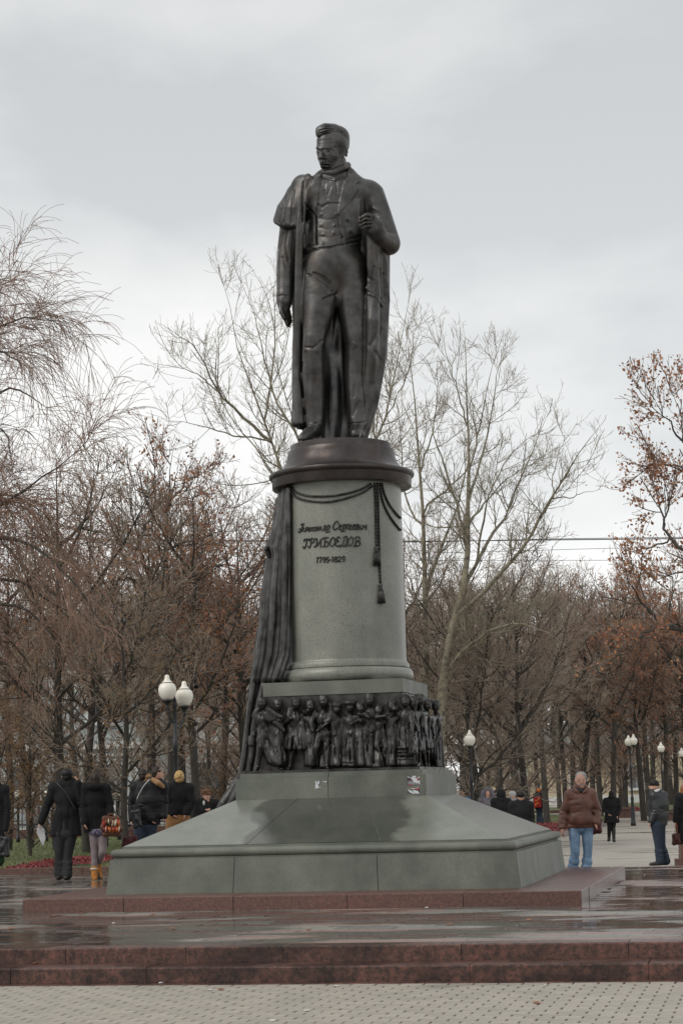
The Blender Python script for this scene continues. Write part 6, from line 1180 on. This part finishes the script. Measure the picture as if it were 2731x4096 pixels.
    def shoes(s, mat, boot=0.0):
        for a in 'LR':
            an = s.J['an' + a]; g_ = s.grid(an[1] - .5 * s.u, an[1] + .15 * s.u, .5)
            if boot: s.ch(g_, [(an[0], an[1] - boot * s.u, an[2]), an], [.062, .052], .01)
            s.ch(g_, [(an[0], an[1] + .03 * s.u, an[2] - s.f * .03 * s.u), (an[0] + (s.sd * .09 + (-.02 if a == 'L' else .02)) * s.u, an[1] + .045 * s.u, an[2] + s.f * .10 * s.u), (an[0] + (s.sd * .17 + (-.03 if a == 'L' else .03)) * s.u, an[1] + .055 * s.u, an[2] + s.f * .17 * s.u)], [.052, .045, .034], .02); g_.cutz(s.z0 + .002); g_.obj('boot' if boot else 'shoe', mat, s.e)
        return s
    def coat(s, mat, hem, arm=.078, bulk=1.0, flare=.21, name='coat', folds=(), collar=.085, quilt=None, waist_r=.165):
        g_ = s.grid(s.J['neck'][1] - .16 * s.u, hem + .12 * s.u); J = s.J; k = s.k; dm = .8
        s.ch(g_, ['shL', 'shR'], [.095 * bulk, .095 * bulk], .05); g_.ell(s.p(J['chest']), np.array([.195 * bulk, .145 * bulk, .20]) * k, .06)
        hx = (J['hipL'][0] + J['hipR'][0]) / 2; g_.ell(s.p(J['waist']), np.array([waist_r * bulk, .135 * bulk, .18]) * k, .06)
        n = 7
        for i in range(n):
            t_ = (i / (n - 1) - .5) * 2; s.ch(g_, [(J['waist'][0] + t_ * .10 * s.u, J['waist'][1], 0), (hx + t_ * flare * .8 * s.u * k * (.6 if s.sd else 1), hem + .10 * s.u, 5 * math.cos(i * 2.2))], [.10 * bulk, .072], .03)
            s.ch(g_, [(J['waist'][0] + t_ * .08 * s.u, J['waist'][1], 0), (hx + t_ * flare * .6 * s.u * k * (.6 if s.sd else 1), hem + .10 * s.u, (.07 if i % 2 else -.07) * s.u)], [.09 * bulk, .055], .03)
        for a in 'LR':
            s.ch(g_, ['sh' + a, 'el' + a, 'ha' + a], [arm * bulk, arm * .88 * bulk, arm * .72 * bulk], .03)
        s.ch(g_, [(J['neck'][0] - .05 * s.u, J['neck'][1] - .01 * s.u, 0), (J['neck'][0] + .05 * s.u, J['neck'][1] - .01 * s.u, 0)], [collar, collar], .02)
        g_.D = np.maximum(g_.D, ((s.p((hx, hem, 0))[2] - .035) - g_.ax[2])[None, None, :].astype(np.float32))
        fl_ = [(f_, .018 * s.u, -.009) for f_ in folds]
        if quilt:
            for yy in quilt: fl_.append(([(s.cx - .35 * s.u, yy + 4), (s.cx, yy), (s.cx + .35 * s.u, yy + 4)], .012 * s.u, -.008))
        for a in 'LR':
            e_ = J['el' + a]; fl_ += [([(e_[0] - .07 * s.u, e_[1] - .03 * s.u), (e_[0] + .06 * s.u, e_[1] + .01 * s.u)], .014 * s.u, -.012), ([(e_[0] - .06 * s.u, e_[1] + .05 * s.u), (e_[0] + .07 * s.u, e_[1] + .02 * s.u)], .014 * s.u, -.010)]
        g_.strokes(fl_, (s.Y - .6, s.Y + .1)); g_.obj(name, mat, s.e); return s
    def blob(s, name, mat, ells, chains=(), k=.012, marks=()):
        pts = np.array([s.p(c) for c, r in ells] + [s.p(q) for c, r in chains for q in c]); rm = max([max(r) for c, r in ells] + [max(r) for c, r in chains]) + .05
        g_ = Sculpt(pts.min(0) - rm, pts.max(0) + rm, min(s.vox, .011))
        for c, r in ells: g_.ell(s.p(c), np.array(r) * s.k, k)
        for c, r in chains: g_.chain([s.p(q) for q in c], list(r), k)
        if marks: g_.strokes([(m_, .012 * s.u, -.010) for m_ in marks], (s.Y - 1, s.Y + 1))
        g_.obj(name, mat, s.e); return s
    def hair(s, mat, style='short'):
        x, y, _ = s.J['head']; u = s.u; bk = -s.f * -1
        dp = -s.f * .025 * u
        if style == 'short': return s.blob('hair', mat, [((x - s.sd * .015 * u, y - .025 * u, dp), (.088, .105, .105)), ((x - s.sd * .03 * u, y + .02 * u, dp * 1.6), (.074, .085, .09))], marks=[[(x - .06 * u, y - .05 * u), (x + .05 * u, y - .08 * u)], [(x - .06 * u, y), (x + .02 * u, y - .02 * u)]])
        if style == 'bob': return s.blob('hair', mat, [((x, y - .02 * u, dp), (.098, .115, .115)), ((x, y + .05 * u, dp * 1.4), (.100, .10, .115))], marks=[[(x - .03 * u, y - .08 * u), (x - .05 * u, y + .12 * u)], [(x + .03 * u, y - .08 * u), (x + .05 * u, y + .12 * u)]])
        if style == 'bun': return s.blob('hair', mat, [((x, y - .02 * u, dp), (.092, .108, .112)), ((x - .01 * u, y - .005 * u, dp * 3.2), (.055, .05, .06)), ((x, y + .05 * u, dp), (.075, .085, .06))], marks=[[(x - .07 * u, y - .06 * u), (x, y + .03 * u)], [(x + .07 * u, y - .06 * u), (x, y + .03 * u)], [(x - .07 * u, y + .04 * u), (x, y + .02 * u)]])
        if style == 'front': return s.blob('hair', mat, [((x + .005 * u, y - .06 * u, -.035 * u), (.088, .10, .080)), ((x - .06 * u, y - .005 * u, -.03 * u), (.028, .06, .055)), ((x + .06 * u, y - .005 * u, -.03 * u), (.028, .06, .055))])
        if style == 'cap': return s.blob('cap', mat, [((x, y - .045 * u, dp), (.094, .112, .085))], [([(x - .075 * u, y - .02 * u, 0), (x + .075 * u, y - .02 * u, 0)], (.03, .03))])
def box_bag(label, pts, Y, mat, thick, cat='bag', handles=(), name='bag', hr=.008, hm=None, extra=None):
    u = F / Y; P = [at(x, y, Y - dp / u) for x, y, dp in pts]; c = np.mean(P, 0); e_ = empty(name, tuple(c - np.array([0, 0, .15])), 0, label, cat)
    lo = np.min(P, 0) - .12; hi = np.max(P, 0) + .12; g_ = Sculpt(lo - np.array([0, thick, 0]), hi + np.array([0, thick, 0]), .009); n = len(P)
    for i in range(n): g_.cap(P[i], P[(i + 1) % n], thick * .8, k=.02); g_.cap(P[i], c, thick * .85, thick, k=.03)
    g_.obj('bag_body', mat, e_)
    for h_ in handles: MB().tube(spline([at(x, y, Y - dp / u) for x, y, dp in h_], 6), hr, 6).obj('handle', hm or mat, e_, smooth=True)
    return e_, c
Q7 = lambda x, y, d=0.0: (100 + x / 1.96, 3000 + y / 1.96, d)
Q8 = lambda x, y, d=0.0: (1800 + x / 1.684, 3000 + y / 1.684, d)
# 1 man with a sheet of paper, phone at his ear, seen from behind
YP = float(gnd(258, 3519, 0)[1])
m1 = Person('man in long black coat from behind, phone at ear, white paper in hand', YP, 268, 3074, 'back', 1.9, J=dict(shL=Q7(228, 300), shR=Q7(425, 300), elL=Q7(172, 440, -5), haL=Q7(126, 565, 5), elR=Q7(440, 420, 10), haR=Q7(412, 262, 20), knL=Q7(268, 830), knR=Q7(335, 830), anL=Q7(268, 985, -8), anR=Q7(325, 990, 8), hipL=Q7(275, 660), hipR=Q7(360, 660)))
m1.body().trousers(dark_cloth).shoes(shoe_m).coat(black_wool, Q7(0, 662)[1], bulk=1.08, flare=.25, folds=[[Q7(290, 400)[:2], Q7(300, 640)[:2]], [Q7(350, 450)[:2], Q7(345, 650)[:2]], [Q7(240, 420)[:2], Q7(235, 650)[:2]]], collar=.11).hair(hair_bk, 'short').hair(hair_bk, 'cap').blob('coat_collar', black_wool, [((268, 3126, -2), (.085, .09, .075))])
MB().tube(spline([m1.p((*Q7(252, 262)[:2], 30)), m1.p((*Q7(285, 300)[:2], 38)), m1.p((*Q7(330, 355)[:2], 40)), m1.p((*Q7(400, 480)[:2], 38))], 5), .014, 6).obj('bag_strap', leather_bk, m1.e, smooth=True)
ph = empty('mobile_phone', tuple(m1.p(Q7(400, 235, 15))), 0, 'dark mobile phone held at the ear of the man with the paper', 'phone'); a_ = m1.p(Q7(392, 225, 12)); MB().box(a_[0] - .008, a_[0] + .012, a_[1] - .03, a_[1] + .03, a_[2] - .07, a_[2] + .06).obj('phone_case', shoe_m, ph)
pp = [m1.p((*q, d)) for q, d in ((Q7(106, 580)[:2], 14), (Q7(90, 650)[:2], 14), (Q7(140, 755)[:2], 8), (Q7(161, 700)[:2], 6), (Q7(150, 622)[:2], 8))]; pb = [p_ + np.array([0, .004, 0]) for p_ in pp]
tag(obj('paper_sheet', pp + pb, [(0, 1, 2, 3, 4), (9, 8, 7, 6, 5)] + [(i, 5 + i, 5 + (i + 1) % 5, (i + 1) % 5) for i in range(5)], white_cl), 'white sheet of paper held down by the man in the long black coat', 'paper')
# 2 woman beside him
w1 = Person('woman in short black fur jacket and mauve tights walking away, boot heel lifted', YP - .2, 381, 3090, 'back', 1.78, J=dict(shL=Q7(480, 305), shR=Q7(630, 305), elL=Q7(462, 440, 5), haL=Q7(470, 570, 25), elR=Q7(665, 430, 0), haR=Q7(668, 520, 15), hipL=Q7(540, 640), hipR=Q7(610, 640), knL=Q7(545, 800), anL=Q7(543, 985, -5), knR=Q7(607, 800, 12), anR=Q7(572, 905, -45)))
w1.body().legs_only(tights).coat(black_fur, Q7(0, 632)[1], bulk=1.0, flare=.23, arm=.085, name='fur_jacket', waist_r=.175, folds=[[Q7(540, 400)[:2], Q7(530, 630)[:2]], [Q7(600, 400)[:2], Q7(610, 630)[:2]]]).hair(hair_br, 'bob')
w1.blob('skirt', pattern_sk, [((*Q7(575, 645)[:2], 0), (.19, .14, .09))]).blob('hood', black_fur, [((*Q7(548, 290)[:2], 22), (.14, .09, .07))])
w1.blob('boot', suede, [((*Q7(545, 985)[:2], 0), (.055, .07, .09))], [([Q7(543, 930, 0), Q7(545, 1000, 0), Q7(550, 1012, 12)], (.055, .055, .045))]); w1.blob('boot', suede, [], [([Q7(574, 895, -40), Q7(572, 930, -38), Q7(590, 1000, -15)], (.058, .056, .045))]); w1.blob('boot_sole', shoe_m, [], [([Q7(545, 925, -8), Q7(560, 965, -6), Q7(583, 1010, -4)], (.036, .032, .034))]); w1.blob('boot_cuff', white_fur, [((*Q7(577, 878)[:2], -38), (.075, .075, .035)), ((*Q7(540, 935)[:2], 0), (.07, .07, .03))])
pb_cols = [cl('patch_red', (0.32, .03, .03), rough=.35), cl('patch_orange', (0.50, .15, .03), rough=.35), cl('patch_cream', (0.55, .45, .32), rough=.35), cl('patch_brown', (0.13, .055, .03), rough=.35), cl('patch_black', (0.02, .02, .02), rough=.3)]
bg_, c_ = box_bag('patchwork handbag of red, orange and cream strips on the woman\'s arm', [Q7(625, 540, 30), Q7(720, 540, 30), Q7(745, 620, 30), Q7(720, 660, 30), Q7(630, 660, 30), Q7(612, 610, 30)], YP - .2, pb_cols[3], .055, handles=[[Q7(640, 545, 30), Q7(655, 505, 30), Q7(690, 505, 30), Q7(705, 545, 30)], [Q7(645, 545, 50), Q7(660, 510, 45), Q7(690, 510, 45), Q7(700, 545, 50)]])
rr = random.Random(5)
for i in range(26):
    x0 = 612 + (i % 13) * 10.5 + rr.uniform(-3, 3); y0 = 545 + (i // 13) * 50 + rr.uniform(-8, 8) + abs(x0 - 678) * .12; a_, b_ = at(*Q7(x0, y0)[:2], YP - .2 - .20), at(*Q7(x0 + rr.uniform(-6, 10), y0 + 46)[:2], YP - .2 - .225)
    MB().tube([a_, (a_ + b_) / 2 + np.array([0, -.014, 0]), b_], .016, 5).obj('leather_strip', pb_cols[[0, 1, 2, 3, 0, 1, 2, 4][rr.randrange(8)]], bg_, smooth=True)
# 3 person cut by the left edge
w2 = Person('person in black coat and green trousers cut off by the left edge', float(gnd(10, 3500, 0)[1]), -22, 3088, 'back', 1.8, J=dict(shR=(18, 3160, 0), elR=(30, 3240, 4), haR=(22, 3318, 10)))
w2.body().trousers(green_cl, r=(.10, .08, .07)).shoes(shoe_m).coat(black_wool, 3370, flare=.22).hair(hair_br, 'bob')
box_bag('black handbag hanging at the left picture edge', [(-6, 3350, 20), (26, 3356, 20), (30, 3420, 20), (-8, 3422, 20)], w2.Y, leather_bk, .05, handles=[[(0, 3352, 20), (8, 3322, 18), (20, 3322, 18), (22, 3354, 20)]])
# 4 the group of three behind the slope
w3 = Person('figure with fur-trimmed hood half hidden behind the dark-haired man', 38.4, 572, 3076, 'back', 1.80, J=dict(shL=Q7(860, 290), shR=Q7(985, 280), elL=Q7(832, 420, 0), haL=Q7(835, 545, 10), elR=Q7(990, 420, 0), haR=Q7(985, 540, 0)))
w3.body().trousers(jeans_dk).shoes(shoe_m).coat(black_puff, Q7(0, 590)[1], bulk=1.0, flare=.17, name='jacket').hair(hair_br).blob('fur_hood', tan_fur, [((*Q7(952, 212)[:2], 0), (.10, .11, .06)), ((*Q7(950, 240)[:2], -5), (.12, .12, .07))])
m2 = Person('dark-haired man in black quilted jacket with tan fur collar, looking right', 36.8, 630, 3066, 'right', 1.86, J=dict(shL=Q7(930, 300), shR=Q7(1075, 295, -10), elL=Q7(925, 430, 20), haL=Q7(985, 540, 30), elR=Q7(1085, 420, -15), haR=Q7(1085, 520, 5), hipL=Q7(940, 610), hipR=Q7(985, 610), chest=Q7(985, 400), waist=Q7(975, 500), neck=Q7(1025, 255), knL=Q7(945, 780), knR=Q7(985, 780), anL=Q7(945, 960), anR=Q7(990, 960)))
m2.body().trousers(jeans_dk).shoes(shoe_m).coat(black_puff, Q7(0, 575)[1], bulk=1.18, flare=.24, arm=.085, name='quilted_jacket', quilt=[Q7(0, y)[1] for y in (350, 420, 490, 545)]).hair(hair_br, 'short').blob('fur_collar', tan_fur, [], [([Q7(1005, 235, 20), Q7(1045, 262, 30), Q7(1082, 290, 22)], (.045, .055, .035))])
MB().tube(spline([m2.p(Q7(978, 232, 40)), m2.p(Q7(930, 285, 62)), m2.p(Q7(880, 380, 60)), m2.p(Q7(868, 470, 40))], 5), .007, 6).obj('silver_zip', white_cl, m2.e, smooth=True)
w4 = Person('blond woman with pinned-up hair in black fur jacket and tan skirt, from behind', 37.6, 717, 3084, 'back', 1.74, J=dict(shL=Q7(1135, 305), shR=Q7(1285, 305), elL=Q7(1112, 420, 10), haL=Q7(1160, 500, 30), elR=Q7(1305, 420, 10), haR=Q7(1262, 500, 30)))
w4.body().legs_only(tights).coat(black_fur, Q7(0, 500)[1], bulk=1.06, flare=.2, arm=.09, name='fur_jacket', waist_r=.18).shoes(shoe_m, .25).hair(hair_bl, 'bun').blob('skirt', tan_cloth, [((*Q7(1202, 560)[:2], 0), (.19, .15, .16))], [([Q7(1160, 540), Q7(1150, 680)], (.13, .12)), ([Q7(1240, 540), Q7(1252, 680)], (.13, .12)), ([Q7(1200, 540), Q7(1200, 690)], (.14, .13))])
box_bag('small black shoulder bag hanging beside the quilted jacket', [Q7(845, 490, 50), Q7(890, 480, 50), Q7(905, 590, 50), Q7(865, 605, 50)], 36.8, leather_bk, .035, handles=[[Q7(868, 480, 52), Q7(872, 420, 58), Q7(878, 380, 58)]])
box_bag('dark red handbag low at the edge of the grey slope', [Q7(785, 700, 60), Q7(860, 690, 60), Q7(870, 745, 60), Q7(775, 750, 60)], 36.4, red_dk, .05, handles=[[Q7(800, 700, 60), Q7(815, 640, 60), Q7(840, 640, 60), Q7(848, 695, 60)]])
# 5 old man in a cap
m3 = Person('old man in brown flat cap and dark coat, hand on his chest', 43.5, 823, 3158, 'front', 1.62, J=dict(shL=Q7(1350, 415), shR=Q7(1500, 420), elL=Q7(1335, 520, 5), haL=Q7(1400, 560, 30), elR=Q7(1515, 510, 10), haR=Q7(1452, 478, 45), head=(825, 3186, 0), neck=(822, 3208, 0))); m3.turn = 0.6
m3.body().trousers(dark_cloth).shoes(shoe_m).coat(black_wool, 3330, flare=.2).blob('flat_cap', cap_br, [((*Q7(1418, 325)[:2], 2), (.115, .125, .05))], [([Q7(1390, 340, 14), Q7(1450, 345, 18)], (.03, .03))]).blob('shirt_and_tie', white_cl, [((*Q7(1402, 418)[:2], 20), (.028, .035, .06))])
# 6 man in the brown leather jacket
YJ = 31.6
m4 = Person('grey-haired man with moustache in brown leather jacket and faded blue jeans', YJ, 2321, 3092, 'front', 1.72, J=dict(head=Q8(878, 207, 0), neck=Q8(878, 262), shL=Q8(812, 306), shR=Q8(945, 302), elL=Q8(768, 420, -5), haL=Q8(757, 530, 15), elR=Q8(988, 410, -5), haR=Q8(982, 490, 22), chest=Q8(880, 370, 6), waist=Q8(884, 470, 12), hipL=Q8(836, 520), hipR=Q8(922, 520), knL=Q8(842, 690, 15), knR=Q8(926, 690, 0), anL=Q8(818, 850, -10), anR=Q8(910, 860, 5))); m4.turn = 0.12
m4.body().trousers(jeans_lt, r=(.098, .070, .066)).shoes(shoe_m).coat(leather_br, Q8(0, 512)[1], bulk=1.02, flare=.24, arm=.088, waist_r=.20, name='leather_jacket', collar=.07, folds=[[Q8(908, 290)[:2], Q8(915, 510)[:2]], [Q8(800, 345)[:2], Q8(860, 335)[:2]], [Q8(815, 380)[:2], Q8(880, 372)[:2]], [Q8(830, 430)[:2], Q8(870, 415)[:2]], [Q8(945, 410)[:2], Q8(965, 440)[:2]], [Q8(800, 500)[:2], Q8(880, 515)[:2], Q8(970, 500)[:2]], [Q8(760, 470)[:2], Q8(790, 480)[:2]], [Q8(750, 500)[:2], Q8(785, 512)[:2]]])
m4.blob('eyebrows', hair_gr, [], [([Q8(858, 203, 25), Q8(873, 202, 28)], (.009, .008)), ([Q8(886, 202, 28), Q8(900, 203, 25)], (.008, .009))]).blob('eyes', hair_br, [((*Q8(866, 209)[:2], 24), (.013, .016, .008)), ((*Q8(892, 209)[:2], 24), (.013, .016, .008))], k=.002).hair(hair_gr, 'front').blob('moustache', hair_gr, [], [([Q8(864, 238, 27), Q8(880, 233, 31), Q8(896, 238, 27)], (.009, .012, .009))]).blob('shirt_collar', dark_cloth, [], [([Q8(850, 268, 14), Q8(880, 280, 26), Q8(908, 268, 14)], (.03, .03, .03))]).blob('jacket_collar', leather_br, [], [([Q8(838, 262, 8), Q8(850, 280, 24), Q8(866, 292, 28)], (.028, .03, .02)), ([Q8(922, 260, 8), Q8(910, 280, 24), Q8(894, 292, 28)], (.028, .03, .02))])
box_bag('dark red bag held at the hip of the man in the brown jacket', [Q8(962, 480, -8), Q8(1000, 470, -8), Q8(1002, 545, -8), Q8(965, 550, -8)], YJ, red_dk, .05)
# 7 woman in black coat walking away along the path
YW = float(gnd(2447, 3371, ZR)[1])
w5 = Person('woman in black coat walking away along the pale path', YW, 2446, 3163, 'back', 1.58, ZR, J=dict(elL=Q8(1032, 400, 4), haL=Q8(1062, 430, 12), elR=Q8(1142, 395, 4), haR=Q8(1128, 440, 10), anL=Q8(1070, 600, -5), anR=Q8(1102, 605, 5), knL=Q8(1072, 540), knR=Q8(1098, 540)))
w5.body().legs_only(black_wool, 'leggings').shoes(shoe_m, .3).coat(black_wool, Q8(0, 485)[1], bulk=1.05, flare=.24).hair(hair_bk, 'bob')
# 8 man in black leather jacket
YM = float(gnd(2632, 3464, ZR)[1])
m5 = Person('man in black leather jacket, white collar and black cap, standing turned away', YM, 2622, 3126, 'left', 1.76, ZR, J=dict(head=Q8(1376, 244), neck=Q8(1385, 285), shL=Q8(1372, 310, 15), shR=Q8(1430, 312, -15), elL=Q8(1385, 410, 25), haL=Q8(1352, 480, 25), elR=Q8(1440, 410, -15), haR=Q8(1400, 480, -10), chest=Q8(1400, 370), waist=Q8(1402, 440), hipL=Q8(1385, 510, 10), hipR=Q8(1415, 510, -10), knL=Q8(1400, 640, 10), knR=Q8(1425, 640, -10), anL=Q8(1415, 755, 10), anR=Q8(1455, 755, -10)))
m5.body().trousers(jeans_dk).shoes(shoe_m).coat(leather_bk, Q8(0, 500)[1], bulk=1.12, flare=.21, name='leather_jacket', folds=[[Q8(1395, 400)[:2], Q8(1450, 390)[:2]], [Q8(1370, 440)[:2], Q8(1380, 500)[:2]]]).hair(hair_bk, 'cap').blob('white_collar', white_cl, [], [([Q8(1362, 288, 16), Q8(1385, 280, 22), Q8(1408, 268, 16)], (.025, .03, .028))])
# 9 woman cut by the right edge
w6 = Person('auburn-haired woman in black coat cut off by the right edge', YM + .5, 2738, 3140, 'left', 1.72, ZR, J=dict(elL=Q8(1525, 400, 20), haL=Q8(1516, 478, 20), shL=Q8(1545, 320, 15)))
w6.body().trousers(dark_cloth).shoes(shoe_m, .3).coat(black_wool, 3360, flare=.2).hair(hair_rd, 'bob')
box_bag('glossy brown handbag hanging from the hand of the woman at the right edge', [Q8(1508, 580, 20), Q8(1536, 578, 20), Q8(1540, 625, 20), Q8(1508, 630, 20)], YM + .5, cl('brown_bag_leather', (.06, .02, .015), rough=.3), .05, handles=[[Q8(1514, 578, 20), Q8(1516, 500, 20), Q8(1526, 500, 20), Q8(1532, 578, 20)]], hm=cl('orange_strap', (.30, .09, .03)))
# 10 passer-by with orange hat and bright backpack
YO = float(gnd(2157, 3301, ZR)[1])
w7 = Person('passer-by in orange knit hat with red and yellow backpack', YO, 2155, 3153, 'back', 1.55, ZR, J=dict(knL=Q8(592, 445), knR=Q8(612, 445), anL=Q8(598, 492, -4), anR=Q8(617, 488, 4)))
w7.body().trousers(jeans_dk).shoes(shoe_m).coat(dark_cloth, Q8(0, 392)[1], bulk=1.0, flare=.17, name='jacket').blob('knit_hat', orange_k, [((*Q8(598, 274)[:2], 0), (.12, .125, .11))])
bp_, _c2 = box_bag('red and yellow backpack on the passer-by with the orange hat', [Q8(572, 330, 16), Q8(602, 325, 16), Q8(606, 380, 16), Q8(572, 384, 16)], YO, cl('pack_red', (.42, .03, .03)), .07, cat='backpack', name='backpack')
for x, y in ((580, 345), (594, 336), (590, 362), (578, 372)): c = at(*Q8(x, y)[:2], YO - .26); MB().lathe([(.001, -.03), (.03, -.02), (.035, .0), (.03, .02), (.001, .03)], 8, c).obj('yellow_patch', cl('pack_yellow', (.60, .36, .03)), bp_, smooth=True)
# 11 the knot of people behind the slope, far right of the frieze
def far(label, cx, top, Y, face, coat_m, hair_m, style, hgt, hem=3330, extra=None, hat=None, bulk=1.0, turn=None):
    P = Person(label, Y, cx, top, face, hgt, ZR, vox=.017)
    if turn is not None: P.turn = turn
    P.body().trousers(dark_cloth).shoes(shoe_m).coat(coat_m, P.yb(1.0), bulk=bulk, flare=.2)
    if hair_m: P.hair(hair_m, style)
    return P
f1 = far('dark-haired man looking down just right of the granite block', 1846, 3160, 62, 'front', black_puff, hair_bk, 'front', 1.66, turn=.5)
f2 = far('black-haired woman with bright blue scarf near the granite block', 1884, 3160, 60, 'front', black_wool, hair_bk, 'front', 1.64, turn=.4); f2.blob('scarf', scarf_b, [], [([(1872, 3196, 12), (1886, 3200, 16), (1898, 3194, 10)], (.05, .055, .05))])
f3 = far('person wrapped in a big grey-purple fur hood facing the camera', 1950, 3160, 56, 'front', grey_fur, hair_bk, 'front', 1.62, bulk=1.15); f3.blob('fur_hood', grey_fur, [], [([(1934, 3206, 4), (1928, 3182, 4), (1938, 3162, 2), (1951, 3157, 0), (1964, 3163, 2), (1972, 3183, 4), (1966, 3206, 4)], (.06,) * 7), ([(1938, 3180, -14), (1962, 3180, -14)], (.10, .10))])
f4 = far('person in black hooded coat seen from behind beside the fur hood', 2004, 3158, 52, 'back', black_wool, None, None, 1.66, bulk=1.1); f4.blob('hood', black_wool, [((2004, 3178, 0), (.125, .14, .14)), ((2004, 3200, 2), (.13, .13, .10))])
f5 = far('person in pale blue jacket and pale knitted hat behind the slope', 2049, 3167, 56, 'front', blue_cloth, None, None, 1.60, turn=.5); f5.blob('knit_hat', cl('pale_knit', (.45, .45, .46)), [((2049, 3176, -1), (.105, .115, .085)), ((2049, 3184, 0), (.108, .10, .03))])
f6 = far('broad man in black coat and cap, nearest of the knot behind the slope', 2083, 3166, 43, 'back', black_wool, hair_bk, 'cap', 1.62, bulk=1.25)
